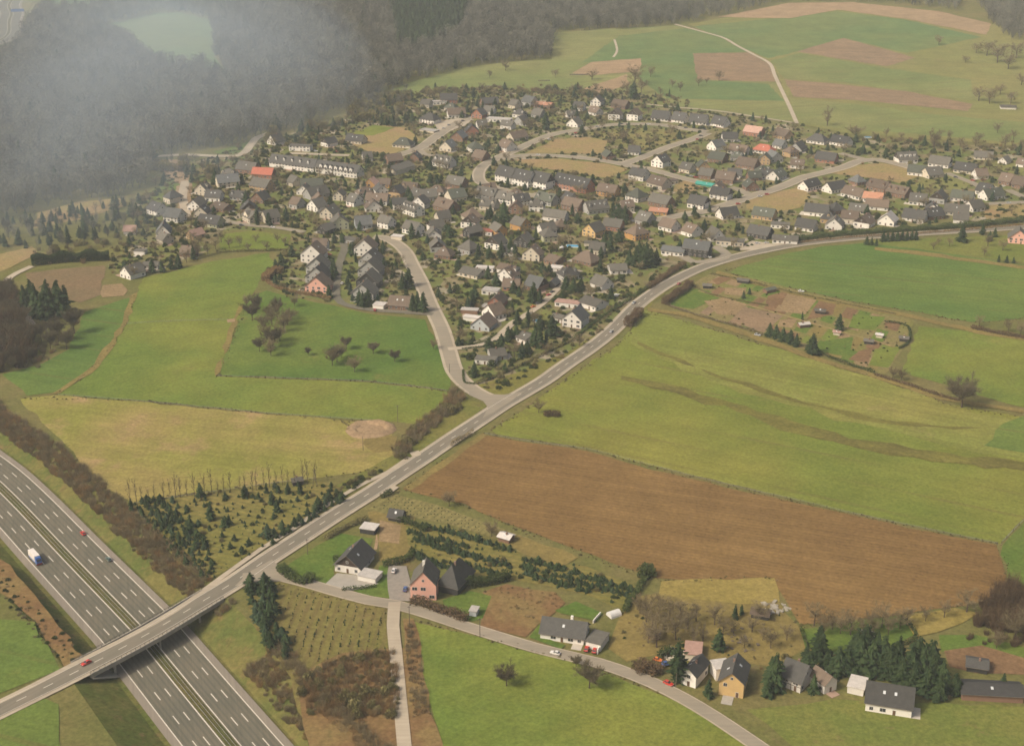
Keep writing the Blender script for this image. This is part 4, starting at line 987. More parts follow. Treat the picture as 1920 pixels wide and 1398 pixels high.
    if special: tag(root, special, name.replace('_', ' ').split()[-1], group)
    else:
        one = f'{wn} {kind} with {rn} roof' if typ != 'F' else f'low {wn} building with flat {rn} roof'
        many = f'{wn} {kind}s with {rn} roofs' if typ != 'F' else f'low {wn} buildings with flat {rn} roofs'
        if typ == 'H': one, many = one.replace('roof', 'hipped roof'), many.replace('roofs', 'hipped roofs')
        if typ == 'G' : one, many = one.replace('house', 'gable-fronted house'), many.replace('houses', 'gable-fronted houses')
        if nd_of(opt): one, many = one + ' and dormers', many + ' and dormers'
        reg(root, one, many, where, 'house', group)
    return root
def nd_of(opt): return any(ch.isdigit() for ch in opt)

# ================================================================ THE HOUSES (pixels of the front wall's foot in the photograph)
def hs(rows, where, keep=False):
    for r_ in rows:
        x1, y1, x2, y2, D, h, typ, wall, roof = r_[:9]; opt = r_[9] if len(r_) > 9 else ''; kw = r_[10] if len(r_) > 10 else {}
        house(x1, y1, x2, y2, D, h, typ, wall, roof, opt, where=where, keep=keep, **kw)
# along the lane in the foreground: each described by itself
house(628, 1070, 676, 1078, 15, 3.4, 'G', 'w', 'u', 'Ks', rise=5.2, special='white house with black roof and dark timber gable beside the road', over=.9)
house(671, 1088, 704, 1095, 6.5, 2.5, 'F', 'w', 'l', nowin=True, name='garage', special='low white garage with pale flat roof before the black-roofed house')
house(770, 1123, 818, 1125, 12, 7.0, 'G', 'p', 'g', 'C', rise=6.0, special='tall pink gabled farmhouse beside the cobbled yard', over=.35)
house(820, 1108, 858, 1117, 16, 4.2, 'H', 'k', 'd', rise=7.0, nowin=True, name='barn', special='dark barn with steep hipped roof behind the pink farmhouse')
house(1013, 1197, 1094, 1209, 10.5, 3.0, 'P', 'w', 'd', 'C', rise=4.2, special='white bungalow with long dark roof above two red cars')
house(1098, 1214, 1126, 1221, 9, 3.0, 'F', 'w', 'g', nowin=True, name='garage', special='white walled garage attached beside the long dark-roofed bungalow')
house(880, 1155, 893, 1157, 4, 2.5, 'F', 's', 'l', nowin=True, name='garden_shed', special='small pale shed on the lawn below the barn')
house(934, 1014, 954, 1020, 5, 2.4, 'P', 'b', 'l', 'L', nowin=True, name='garden_hut', special='small brown hut with white roof beside the ploughed field')
house(728, 976, 752, 980, 6, 2.4, 'P', 'k', 'd', nowin=True, name='garden_shed', special='dark timber shed above the sandy garden beds')
house(675, 999, 702, 1003, 6, 2.4, 'F', 'k', 'l', nowin=True, name='carport', special='dark carport with pale flat roof behind the black-roofed house')
house(1277, 1281, 1304, 1290, 11, 5.2, 'G', 'w', 'd', 's', special='white house with dark roof behind the tall thin cypress')
house(1347, 1301, 1393, 1309, 13, 6.3, 'G', 'y', 'd', 's', special='tan yellow house with paired windows and two bright skylights')
house(1342, 1276, 1370, 1272, 6, 5.0, 'F', 'w', 'l', 'C', nowin=True, name='house_annex', special='plain white annex with tall chimney behind the tan yellow house')
house(1283, 1237, 1314, 1240, 9, 2.8, 'F', 'c', 'q', nowin=True, name='shed', special='low shed with pale pinkish flat roof behind the white house')
house(1462, 1284, 1500, 1299, 10, 4.5, 'P', 'f', 'd', 'T', rise=5.0, special='half-timbered white house with dark roof beside the tall conifers')
house(1545, 1301, 1568, 1292, 8, 4.2, 'G', 'w', 'n', special='small white cottage end beside the half-timbered house')
house(1588, 1298, 1618, 1305, 8, 2.8, 'F', 'w', 'l', nowin=True, name='garage', special='white garage with dark solar panel roof by the conifers')
house(1622, 1332, 1708, 1346, 12, 4.0, 'P', 'w', 'd', 's', rise=5.0, special='long dark roofed house with pale ridge before the dark conifers')
house(1803, 1312, 1918, 1318, 9, 3.0, 'P', 'b', 'u', 'L', nowin=True, name='long_shed', special='long low black-roofed shed by the lower photograph corner')
house(1812, 1258, 1850, 1264, 7, 2.4, 'P', 'k', 'd', 'L', nowin=True, name='garden_shed', special='low dark shed beside the brown vegetable plot')
hs([
 (890, 682, 928, 685, 7, 2.8, 'F', 'w', 'g'), (915, 675, 956, 679, 11, 3.0, 'P', 'g', 'g', 'L'), (958, 644, 994, 649, 10, 3.2, 'P', 'w', 'g', 'L'),
 (1050, 613, 1094, 620, 13, 5.6, 'G', 'w', 'b'), (1034, 602, 1052, 606, 7, 3.0, 'P', 'w', 'g', 'L'), (1040, 574, 1084, 579, 7, 3.0, 'F', 'w', 'q'), (1086, 578, 1117, 588, 14, 3.4, 'P', 'w', 'g', 'L'),
 (882, 619, 917, 624, 17, 3.0, 'G', 's', 'n'), (920, 603, 958, 598, 12, 3.4, 'P', 'w', 'n'), (908, 580, 946, 580, 13, 4.0, 'G', 'r', 'n'), (868, 601, 901, 605, 5, 2.6, 'F', 'w', 'l', '', dict(nowin=True)), (864, 588, 895, 590, 5, 2.6, 'F', 'b', 'l', '', dict(nowin=True)),
 (903, 552, 932, 555, 8, 3.0, 'F', 'w', 'l'), (974, 547, 1017, 550, 12, 3.4, 'P', 'b', 'b', 'K'), (1026, 539, 1041, 541, 9, 2.8, 'G', 'k', 'b', '', dict(nowin=True)), (942, 545, 972, 547, 10, 3.2, 'P', 'r', 'n'),
 (1097, 542, 1139, 547, 10, 3.2, 'P', 'w', 'g'), (1140, 513, 1182, 518, 14, 3.2, 'P', 'w', 'g', 'L'), (1240, 479, 1281, 484, 10, 3.4, 'P', 'w', 'b', 'L'),
 (1182, 453, 1228, 453, 12, 5.2, 'H', 'o', 'n'), (1085, 445, 1123, 449, 12, 5.0, 'G', 'y', 'g'), (1095, 462, 1120, 463, 6, 2.6, 'F', 'c', 'g', '', dict(nowin=True)),
 (1130, 433, 1162, 437, 10, 4.0, 'P', 'r', 'g'), (1183, 423, 1220, 426, 12, 4.2, 'P', 'g', 'g', 's'), (1228, 434, 1266, 438, 11, 3.8, 'P', 'w', 'n'), (1268, 444, 1308, 448, 11, 3.8, 'P', 'w', 'n', 's'),
 (1336, 454, 1360, 451, 12, 2.8, 'G', 'w', 'g', 'S'), (1342, 459, 1393, 463, 10, 3.4, 'F', 'c', 'g'), (1214, 405, 1253, 405, 9, 3.0, 'P', 'o', 'o', 'L'),
 (1014, 454, 1052, 457, 11, 5.0, 'H', 'e', 'g'), (967, 436, 1004, 434, 11, 5.0, 'G', 'o', 'g'), (924, 445, 958, 445, 11, 5.0, 'G', 'o', 'g'), (894, 440, 922, 443, 8, 3.2, 'F', 'w', 'r'),
 (861, 446, 888, 449, 12, 4.4, 'G', 'k', 'g'), (797, 450, 831, 453, 11, 3.6, 'G', 'w', 'g'), (804, 473, 839, 475, 11, 4.0, 'G', 'g', 'g', 'K'), (849, 477, 889, 480, 11, 4.2, 'H', 'g', 'g'), (906, 467, 938, 473, 11, 4.6, 'G', 'w', 'g', 'K'),
 (957, 465, 994, 466, 11, 4.4, 'G', 'k', 'g'), (925, 514, 966, 517, 10, 3.2, 'P', 'w', 'n', 'L'), (892, 509, 924, 511, 6, 2.8, 'F', 'w', 'l'), (850, 524, 904, 525, 12, 3.0, 'P', 'c', 'g', 'L'), (1010, 498, 1051, 500, 12, 3.0, 'P', 'b', 'n', 'L'),
 (1030, 509, 1051, 511, 7, 2.8, 'F', 'w', 'l'), (1063, 499, 1118, 501, 16, 3.0, 'H', 'b', 'n'),
 (1395, 449, 1446, 451, 11, 3.6, 'P', 'k', 'd'), (1446, 460, 1498, 458, 10, 3.2, 'P', 'w', 'g', 'L')], None)
house(1279, 479, 1326, 485, 12, 6.2, 'P', 'k', 'b', special='large dark slate-clad house by the main road turning')
hs([(572, 548, 614, 551, 12, 4.6, 'G', 'q' if False else 'p', 'n'), (573, 530, 613, 533, 12, 5.0, 'G', 'g', 'd'), (574, 513, 612, 515, 12, 5.2, 'G', 'g', 'g'), (564, 491, 604, 494, 12, 6.5, 'G', 'w', 'n'), (586, 470, 612, 471, 9, 4.6, 'P', 'w', 'n'),
 (658, 561, 700, 564, 12, 4.4, 'G', 'g', 'g'), (668, 540, 708, 543, 12, 5.0, 'G', 'k', 'g'), (671, 519, 711, 522, 12, 5.2, 'G', 'g', 'g'), (672, 500, 709, 503, 12, 5.2, 'G', 'g', 'g'), (664, 480, 701, 482, 12, 6.5, 'G', 'w', 'n'),
 (728, 580, 768, 583, 11, 3.4, 'P', 'b', 'n', 's'), (640, 456, 666, 459, 8, 3.2, 'F', 'g', 'g')], None, True)
house(699, 579, 719, 581, 7, 2.7, 'F', 'w', 'l', nowin=True, name='garage', special='small white garage with the red car parked before it')
hs([(616, 431, 661, 433, 11, 5.4, 'G', 'e', 'g'), (664, 430, 702, 431, 12, 3.6, 'P', 's', 'b'), (700, 429, 733, 431, 9, 5.0, 'P', 'w', 'g'), (741, 399, 786, 415, 9.5, 5.0, 'P', 'w', 'g', '4'), (746, 441, 786, 443, 10, 4.6, 'P', 'w', 'g'), (733, 449, 753, 451, 6, 2.6, 'F', 'c', 'l', '', dict(nowin=True)),
 (588, 440, 616, 442, 10, 3.8, 'G', 'k', 'g'), (785, 378, 824, 379, 11, 4.0, 'P', 'g', 'g'), (827, 355, 871, 355, 12, 3.8, 'P', 'b', 'g'), (840, 381, 882, 380, 12, 4.2, 'P', 'c', 'v'), (884, 376, 931, 378, 11, 4.4, 'P', 'g', 'g', '2'), (924, 384, 962, 386, 10, 4.8, 'P', 'w', 'g', '1'),
 (962, 388, 1001, 389, 10, 4.8, 'P', 'w', 'd', '1'), (893, 396, 931, 396, 11, 3.8, 'P', 'c', 'g', '2'), (800, 399, 851, 402, 12, 4.0, 'P', 'b', 'n', '1'), (869, 416, 913, 418, 12, 3.4, 'H', 'c', 'n'), (953, 401, 979, 402, 10, 4.6, 'G', 'b', 'n'), (818, 419, 852, 420, 10, 4.0, 'P', 'c', 'g'),
 (762, 376, 792, 377, 10, 4.0, 'P', 'c', 'g'), (1045, 397, 1091, 400, 11, 4.6, 'P', 'b', 'n'), (1096, 402, 1151, 404, 12, 4.2, 'P', 'g', 'g', '2s'), (1011, 414, 1064, 421, 9.5, 4.0, 'P', 'w', 'g'), (994, 386, 1041, 389, 11, 4.4, 'P', 'g', 'v', '2'), (640, 388, 671, 389, 11, 4.4, 'P', 'w', 'g'), (682, 388, 728, 384, 10, 4.4, 'P', 'w', 'n'),
 (1118, 368, 1152, 373, 11, 4.4, 'P', 'o', 'n'), (1164, 379, 1206, 382, 12, 4.4, 'H', 'w', 'v'), (1204, 390, 1262, 393, 12, 3.8, 'P', 'b', 'g')], None)
# terraces that stand out
house(928, 339, 957, 346, 13, 6.4, 'P', 'w', 'd', '', rise=7.0, special='dark-roofed white terrace block nearest the road bend')
house(959, 346, 990, 353, 13, 6.4, 'P', 'w', 'd', 's', rise=7.0, special='middle one of three dark-roofed white terrace blocks by the bend')
house(995, 351, 1023, 357, 13, 6.4, 'P', 'w', 'd', 'K', rise=7.0, special='dark-roofed terrace block beside the long brick-ended terrace')
house(1037, 351, 1098, 364, 13, 5.2, 'P', 'r', 'd', 'm', rise=6.8, special='long dark-roofed terrace with six bright skylights and brick end')
house(505, 313, 588, 324, 12, 5.0, 'P', 'w', 'd', '5', rise=6.2, special='long dark-roofed white terrace beside the bright red roof')
house(591, 324, 669, 335, 12, 5.6, 'P', 'w', 'd', '7W', special='white terrace with seven pointed white gables along its front')
house(742, 329, 778, 318, 15, 4.0, 'P', 'c', 'g', 'L', nowin=True, name='hall', special='large cream hall with broad low grey roof')
house(472, 334, 509, 336, 11, 4.0, 'P', 'r', 'r', special='house with bright red roof beside the smoke')
house(1410, 286, 1446, 291, 11, 3.4, 'H', 'w', 'r', special='white house with bright red hipped roof on the right estate')
house(1617, 378, 1652, 382, 10, 3.6, 'P', 'w', 'o', special='house with bright orange roof behind the dark hedge')
house(1304, 347, 1341, 353, 7, 1.6, 'P', 'g', 'v', 'L', nowin=True, name='tarpaulin_shed', special='low frame covered by turquoise tarpaulin among the houses')
hs([(212, 524, 254, 526, 14, 4.0, 'G', 'w', 'g'), (268, 505, 296, 505, 8, 3.0, 'P', 'w', 'g', 'L'), (293, 444, 319, 443, 15, 3.0, 'G', 'w', 'b', 'S'), (284, 459, 312, 461, 9, 4.0, 'P', 'c', 'g'), (299, 418, 338, 419, 12, 4.4, 'P', 'w', 'b'), (264, 404, 301, 407, 11, 4.4, 'P', 'w', 'd'), (295, 382, 327, 384, 12, 5.0, 'H', 'c', 'd'),
 (352, 395, 374, 397, 13, 5.0, 'G', 'w', 'g'), (384, 398, 426, 400, 12, 3.2, 'P', 'b', 'n', 'L'), (364, 425, 409, 431, 11, 3.4, 'P', 'e', 'd', 's'), (440, 418, 478, 422, 10, 4.6, 'P', 'c', 'g', '1W'), (493, 421, 531, 420, 11, 4.6, 'P', 'c', 'g'), (340, 449, 369, 451, 10, 3.2, 'G', 't', 't' if False else 'q'), (338, 481, 361, 483, 9, 3.4, 'P', 'b', 'n'),
 (232, 440, 254, 440, 8, 3.0, 'P', 'w', 'q'), (251, 477, 271, 478, 6, 2.6, 'F', 'w', 'g', '', dict(nowin=True)), (399, 352, 458, 354, 14, 4.6, 'P', 'c', 'b'), (439, 325, 476, 329, 12, 4.0, 'P', 'b', 'g'), (457, 357, 506, 366, 13, 4.8, 'P', 't', 'g'), (494, 272, 521, 274, 14, 3.0, 'G', 'w', 'g', 'S'), (542, 283, 581, 285, 9, 5.0, 'F', 'w', 'g'),
 (592, 276, 622, 277, 12, 3.6, 'G', 'w', 'd', 'K'), (640, 271, 683, 272, 11, 3.4, 'P', 'c', 'd', 's'), (557, 361, 611, 356, 12, 4.0, 'P', 'c', 'v'), (558, 378, 641, 374, 13, 4.0, 'P', 'g', 'g', '1'), (588, 384, 613, 382, 9, 3.2, 'G', 't', 'n'), (599, 410, 623, 413, 12, 4.6, 'G', 'c', 'g'), (571, 395, 598, 402, 10, 4.4, 'G', 'w', 'g'), (624, 376, 643, 377, 10, 4.6, 'G', 'c', 'g'), (682, 354, 703, 356, 9, 4.6, 'G', 'o', 'q'), (706, 352, 730, 353, 9, 3.6, 'P', 'o', 'n'), (528, 350, 556, 352, 10, 3.8, 'P', 'c', 'g'), (535, 392, 562, 393, 10, 4.0, 'P', 'g', 'n')], None)
hs([(784, 231, 815, 236, 14, 4.4, 'H', 'w', 'd'), (786, 246, 813, 250, 10, 1.6, 'F', 'c', 'l', '', dict(nowin=True)), (838, 221, 876, 223, 12, 4.0, 'P', 'w', 'n'), (881, 222, 906, 225, 11, 4.4, 'G', 'r', 'd'), (912, 228, 956, 231, 10, 3.2, 'F', 'w', 'l'), (815, 194, 869, 197, 12, 5.0, 'P', 'r', 'd'), (812, 197, 838, 196, 7, 3.6, 'F', 'w', 'l'), (956, 236, 987, 237, 11, 3.8, 'G', 'g', 'd'), (893, 241, 918, 243, 10, 3.4, 'P', 'w', 'g'),
 (817, 283, 852, 287, 16, 4.2, 'G', 'c', 'b', 's'), (840, 265, 872, 268, 15, 4.2, 'G', 'b', 'b'), (866, 252, 905, 255, 13, 4.0, 'G', 'r', 'd'), (879, 286, 913, 287, 12, 4.0, 'H', 'w', 'v'), (924, 284, 958, 287, 12, 4.4, 'P', 'w', 'n'), (962, 268, 991, 263, 11, 3.4, 'P', 'c', 'n'), (726, 280, 778, 278, 13, 3.4, 'H', 'c', 'v'), (801, 315, 848, 317, 12, 4.4, 'P', 'w', 'g', '3'), (877, 303, 911, 304, 12, 3.4, 'P', 'b', 'n'), (761, 305, 789, 303, 10, 3.6, 'G', 'b', 'd'), (724, 309, 761, 310, 11, 3.6, 'P', 'b', 'n'), (678, 303, 702, 305, 10, 3.6, 'P', 'w', 'g'),
 (970, 200, 1002, 202, 12, 4.8, 'P', 'g', 'b'), (1003, 203, 1032, 206, 10, 3.6, 'P', 'b', 'o', 'L'), (900, 199, 942, 201, 11, 3.4, 'P', 'b', 'd'), (946, 205, 972, 206, 11, 4.2, 'P', 'c', 'g'), (990, 222, 1018, 223, 11, 3.8, 'P', 'g', 'g')], None)
hs([(1134, 225, 1168, 228, 11, 6.0, 'G', 'w', 'n', 'K'), (1169, 225, 1202, 229, 11, 6.0, 'G', 'w', 'n', 'K'), (1221, 227, 1253, 230, 11, 3.2, 'P', 'w', 'd', 'S'), (1254, 231, 1287, 233, 11, 3.2, 'P', 'w', 'd', 'S'), (1291, 234, 1325, 237, 11, 3.2, 'P', 'w', 'd', 'S'), (1327, 239, 1364, 241, 11, 3.2, 'P', 'w', 'd', 'S'), (1107, 199, 1126, 201, 11, 5.0, 'G', 'w', 'd'), (1096, 217, 1124, 219, 10, 3.6, 'P', 'w', 'n'), (1057, 239, 1088, 240, 11, 3.4, 'G', 'w', 'g'), (1138, 205, 1180, 207, 11, 3.6, 'P', 'b', 'n')], None)
hs([(1131, 300, 1161, 302, 12, 3.4, 'G', 'b', 'v', 'K'), (1174, 293, 1201, 291, 10, 3.4, 'P', 'w', 'd'), (1219, 313, 1245, 318, 12, 5.4, 'G', 'w', 'd', 's'), (1179, 338, 1206, 343, 11, 4.8, 'P', 'w', 'd'), (1211, 352, 1244, 361, 13, 4.2, 'P', 'c', 'n', 's'), (1244, 348, 1272, 345, 9, 3.2, 'F', 'c', 'n')], None)
hs([(1389, 257, 1431, 258, 11, 4.2, 'P', 'r', 'q'), (1442, 261, 1481, 264, 12, 3.4, 'P', 't', 'n'), (1317, 282, 1353, 285, 15, 3.8, 'G', 'w', 'b'), (1353, 266, 1386, 268, 11, 3.8, 'P', 'w', 'd'), (1360, 291, 1403, 293, 11, 3.6, 'P', 'w', 'n', '1'), (1444, 279, 1471, 281, 10, 3.4, 'P', 'w', 'b'), (1472, 286, 1511, 288, 13, 3.4, 'G', 'g', 'd'), (1504, 271, 1556, 273, 13, 3.4, 'H', 'w', 'd'), (1321, 307, 1361, 308, 12, 3.8, 'P', 'b', 'v'), (1374, 317, 1421, 320, 12, 3.4, 'P', 'b', 'n'), (1439, 305, 1476, 306, 12, 3.8, 'G', 'g', 'b'), (1267, 325, 1299, 327, 10, 3.8, 'P', 'c', 'g'),
 (1304, 338, 1338, 338, 11, 4.0, 'P', 'b', 'g'), (1337, 345, 1379, 346, 12, 4.0, 'P', 'b', 'n'), (1394, 358, 1429, 361, 14, 3.8, 'G', 'b', 'v', 's'), (1451, 342, 1489, 338, 11, 3.6, 'P', 'w', 'v', 's'), (1428, 336, 1450, 336, 10, 3.6, 'P', 'w', 'd'), (1289, 391, 1319, 396, 12, 4.4, 'P', 'w', 'd', 'K'), (1331, 374, 1364, 379, 11, 4.4, 'P', 'w', 'd', 'K'), (1349, 412, 1394, 414, 11, 3.4, 'P', 'w', 'd'), (1405, 415, 1454, 415, 11, 3.6, 'P', 't', 'v', 's'), (1514, 363, 1544, 355, 10, 3.8, 'P', 'w', 'd'), (1557, 367, 1594, 360, 11, 3.6, 'P', 'w', 'u'), (1517, 306, 1577, 309, 12, 3.4, 'P', 'r', 'd'), (1550, 275, 1596, 277, 12, 3.4, 'P', 'w', 'u'), (1405, 340, 1428, 339, 10, 3.4, 'P', 'b', 'v')], None)
hs([(1677, 305, 1731, 308, 13, 3.6, 'P', 'w', 'g', 'K4'), (1736, 315, 1786, 317, 13, 3.6, 'P', 'w', 'g', 'K'), (1702, 330, 1736, 333, 11, 3.6, 'P', 'w', 'v'), (1735, 335, 1779, 337, 12, 3.4, 'P', 'c', 'g'), (1787, 325, 1831, 331, 12, 3.4, 'P', 'c', 'd'), (1827, 336, 1859, 338, 11, 3.4, 'P', 'w', 'n'), (1867, 348, 1901, 350, 12, 3.8, 'P', 'b', 'n'), (1892, 355, 1926, 355, 12, 3.8, 'P', 'b', 'n'), (1601, 349, 1633, 349, 11, 3.4, 'H', 'b', 'b'), (1626, 358, 1661, 366, 11, 4.0, 'P', 'b', 'n', '2'), (1657, 368, 1704, 378, 11, 4.0, 'P', 'b', 'n', '3'), (1579, 371, 1613, 379, 11, 3.6, 'P', 'w', 'n'), (1621, 396, 1668, 396, 10, 3.4, 'P', 'w', 'n'),
 (1705, 385, 1736, 388, 11, 3.8, 'P', 'w', 'g', 's'), (1737, 382, 1777, 384, 12, 4.0, 'G', 'g', 'g', 'K'), (1779, 380, 1827, 382, 11, 3.4, 'P', 'w', 'v'), (1823, 367, 1861, 370, 12, 3.8, 'P', 'w', 'd'), (1844, 376, 1896, 379, 11, 3.8, 'P', 'w', 'v'), (1817, 398, 1858, 400, 11, 3.4, 'P', 'w', 'g'), (1769, 407, 1819, 406, 11, 3.2, 'P', 'c', 'g'), (1688, 417, 1738, 420, 12, 3.2, 'P', 'w', 'd'), (1736, 413, 1778, 414, 11, 3.4, 'P', 'b', 'd', 'Ks'), (1639, 422, 1684, 428, 12, 3.8, 'G', 'w', 'l'), (1591, 427, 1641, 430, 12, 3.6, 'G', 'w', 'n', 'Ks'), (1539, 430, 1587, 435, 11, 3.8, 'G', 'w', 'g', 's'), (1486, 435, 1531, 437, 11, 3.4, 'P', 'w', 'd'),
 (1506, 405, 1554, 410, 11, 3.8, 'P', 'w', 'd'), (1555, 403, 1594, 405, 11, 3.8, 'H', 'b', 'd'), (1829, 303, 1861, 300, 9, 3.2, 'P', 'c', 'g'), (1867, 309, 1894, 310, 9, 3.0, 'G', 'w', 'g'), (1902, 315, 1930, 316, 9, 3.4, 'P', 'w', 'n'), (1445, 428, 1480, 430, 9, 3.0, 'F', 'w', 'g')], None)
house(1890, 456, 1928, 459, 12, 4.4, 'G', 'p', 'g', special='pinkish gabled house below the dark hedge by the photograph edge')
house(1876, 205, 1905, 206, 8, 2.6, 'P', 'w', 'g', 'L', nowin=True, name='stable', special='low white stable among bare trees beyond the far meadow')

# ================================================================ VEHICLES
tyre = plain_mat('tyre_rubber', (.02, .02, .02), .9, .1); hub = plain_mat('wheel_rim', (.35, .34, .32), .5, .1, 2.0, .4)
lampw = plain_mat('headlamp_glass', (.6, .6, .55), .3, .05, 2.0, .5); lampr = plain_mat('tail_lamp', (.35, .02, .015), .3, .05, 2.0, .5); bump = plain_mat('bumper_plastic', (.03, .03, .03), .7, .1)
CARC = dict(red=(.45, .035, .02), white=(.62, .58, .52), silver=(.36, .36, .33), dark=(.035, .04, .04), blue=(.05, .09, .22), green=(.08, .12, .10), orange=(.62, .16, .03), brown=(.15, .08, .05))
CM = {k: plain_mat('car_paint_' + k, c, .3, .03, 1.0, .5) for k, c in CARC.items()}
def loft(sections):
    """closed rings of equal length -> verts, faces"""
    v, f = [], []; n = len(sections[0])
    for s in sections: v += s
    for i in range(len(sections) - 1):
        for j in range(n): k = (j + 1) % n; f.append((i * n + j, i * n + k, (i + 1) * n + k, (i + 1) * n + j))
    f.append(tuple(reversed(range(n)))); f.append(tuple((len(sections) - 1) * n + j for j in range(n))); return v, f
def car_meshes():
    W = .83
    def ring(x, zt, w_=1.0, zb=.28): return [(x, -W * w_, zb), (x, W * w_, zb), (x, W * w_ * 1.03, zb + (zt - zb) * .55), (x, W * w_ * .95, zt), (x, -W * w_ * .95, zt), (x, -W * w_ * 1.03, zb + (zt - zb) * .55)]
    body = loft([ring(-2.05, .68, .86, .34), ring(-1.9, .88, .97), ring(-1.1, .92), ring(.55, .90), ring(1.2, .84), ring(1.85, .72, .95), ring(2.05, .58, .84, .34)])
    def cr(x, z, w_): return [(x, -W * w_, z), (x, W * w_, z)]
    cab = [(-1.75, -.74, .9), (-1.75, .74, .9), (.75, .74, .88), (.75, -.74, .88), (-1.2, -.58, 1.36), (-1.2, .58, 1.36), (-.05, .58, 1.38), (-.05, -.58, 1.38)]
    cf = [(0, 1, 5, 4), (1, 2, 6, 5), (2, 3, 7, 6), (3, 0, 4, 7)]
    roof = boxmesh(-1.22, -.02, -.6, .6, 1.355, 1.405)
    wv, wf = [], []; tube(wv, wf, (0, -.1, 0), (0, .1, 0), .31, .31, 12); k = len(wv); wf.append(tuple(range(0, 24, 2))); wf.append(tuple(reversed(range(1, 24, 2))))
    hv, hf = [], []; tube(hv, hf, (0, -.115, 0), (0, .115, 0), .18, .18, 10); hf.append(tuple(range(0, 20, 2))); hf.append(tuple(reversed(range(1, 20, 2))))
    pil = ([], [])
    for x0, z0, x1, z1, ysign in [(s0, a, s1, b, y) for y in (-1, 1) for (s0, a, s1, b) in ((-1.75, .9, -1.2, 1.37), (-.45, .9, -.5, 1.38), (.75, .88, -.05, 1.39))]:
        tube(pil[0], pil[1], (x0, ysign * .745, z0), (x1, ysign * .59, z1), .045, .04, 4)
    rv, rf = roof; kk = len(rv); rv = rv + [tuple(p) for p in pil[0]]; rf = rf + [tuple(i + kk for i in q) for q in pil[1]]
    return dict(body=me_from('body', *body, bump), cabin_glass=me_from('windows', cab, cf, glass), roof=me_from('roof', rv, rf, bump), wheel=me_from('wheel', wv, wf, tyre), rim=me_from('rim', hv, hf, hub),
                head=me_from('headlight', *boxmesh(1.93, 2.03, -.16, .16, .5, .66), lampw), tail=me_from('tail_light', *boxmesh(-2.06, -1.98, -.13, .13, .58, .76), lampr), bumper=me_from('bumper', *boxmesh(-.07, .07, -.8, .8, .3, .48), bump))
CAR = car_meshes()
def paint_slot(o, m): o.material_slots[0].link = 'OBJECT'; o.material_slots[0].material = m; return o
def car(px, py, ang, colour, label, z=None, van=False, zo=.42, name='car', group=None, cat='car', length=1.0):
    """ang: heading in degrees on the ground, 0 = to the right, 90 = away"""
    x, y = P(px, py, z); zz = (hill(x, y) if z is None else z) + zo
    o = empty(name, (x, y, zz), R(ang)); o.scale = (length,) * 3
    if van: o.scale = (length, length * 1.02, length * 1.25)
    paint_slot(link('body', CAR['body'], o), CM[colour]); link('windows', CAR['cabin_glass'], o); paint_slot(link('roof', CAR['roof'], o), CM[colour])
    for sx in (-1.25, 1.28):
        for sy in (-.74, .74): wl = link('wheel', CAR['wheel'], o, (sx, sy, .31)); link('rim', CAR['rim'], wl)
    for sy in (-.6, .6): link('headlight', CAR['head'], o, (0, sy, 0)); link('tail_light', CAR['tail'], o, (0, sy, 0))
    link('bumper', CAR['bumper'], o, (2.02, 0, 0)); link('bumper', CAR['bumper'], o, (-2.02, 0, 0))
    tag(o, label, cat, group); return o
def head_on(line, px, py, z=None):
    p = P(px, py, z); i = min(range(len(line) - 1), key=lambda i: seg_dist(p, line[i], line[i + 1])); a, b = line[i], line[i + 1]
    return math.degrees(math.atan2(b[1] - a[1], b[0] - a[0]))
mw_head = lambda px, py: head_on(MW, px, py, MZ)
car(156, 1002, mw_head(156, 1002), 'red', 'red car on the motorway near the outer white line', MZ, zo=.32)
car(204, 1051, mw_head(204, 1051), 'green', 'dark grey-green car on the motorway ahead of the red car', MZ, zo=.32)
car(162, 1246, head_on(MAIN, 162, 1246) + 180, 'red', 'bright red car on the bridge ramp above the motorway', zo=.42)
car(1146, 624, head_on(MAIN, 1146, 624), 'silver', 'silver car on the main road by the track turning')
car(1188, 570, head_on(MAIN, 1188, 570) + 180, 'silver', 'silver car higher on the main road by the brown bush')
car(1273, 534, head_on(MAIN, 1273, 534), 'red', 'red and white car on the main road beside the allotment shed')
LANE = ROADS[4][0]
car(1041, 1227, head_on(LANE, 1041, 1227) + 180, 'white', 'white car on the narrow lane below the bungalow')
car(1253, 1284, head_on(LANE, 1253, 1284), 'red', 'red car on the lane before the tall thin cypress')
car(1100, 1219, 75, 'red', 'red car nearer the bungalow door in its drive'); car(1115, 1222, 75, 'red', 'red car before the white garage of the bungalow')
car(739, 1073, 80, 'white', 'white van standing in the cobbled yard', van=True, name='van', cat='van'); car(760, 1107, 85, 'blue', 'dark blue car beside the pink farmhouse')
car(1250, 1248, 20, 'blue', 'light blue van parked beside the tall thin cypress', van=True, name='van', cat='van'); car(1233, 1240, -20, 'orange', 'small orange vehicle behind the brown hedge', van=True, length=.85)
car(1420, 630, -25, 'silver', 'silver car parked at the lower allotment hedge'); car(1502, 548, -15, 'white', 'white car parked at the upper allotment edge')
car(703, 583, 95, 'red', 'red car before the small white garage'); car(617, 479, 10, 'red', 'red car parked in the rowhouse street'); car(616, 471, 10, 'white', 'white car behind the red one in the rowhouse street'); car(642, 533, 80, 'white', 'white car halfway along the rowhouse street'); car(617, 489, 10, 'white', 'white car parked below the red one by the rowhouses')
PK = 'cars parked along the village streets'
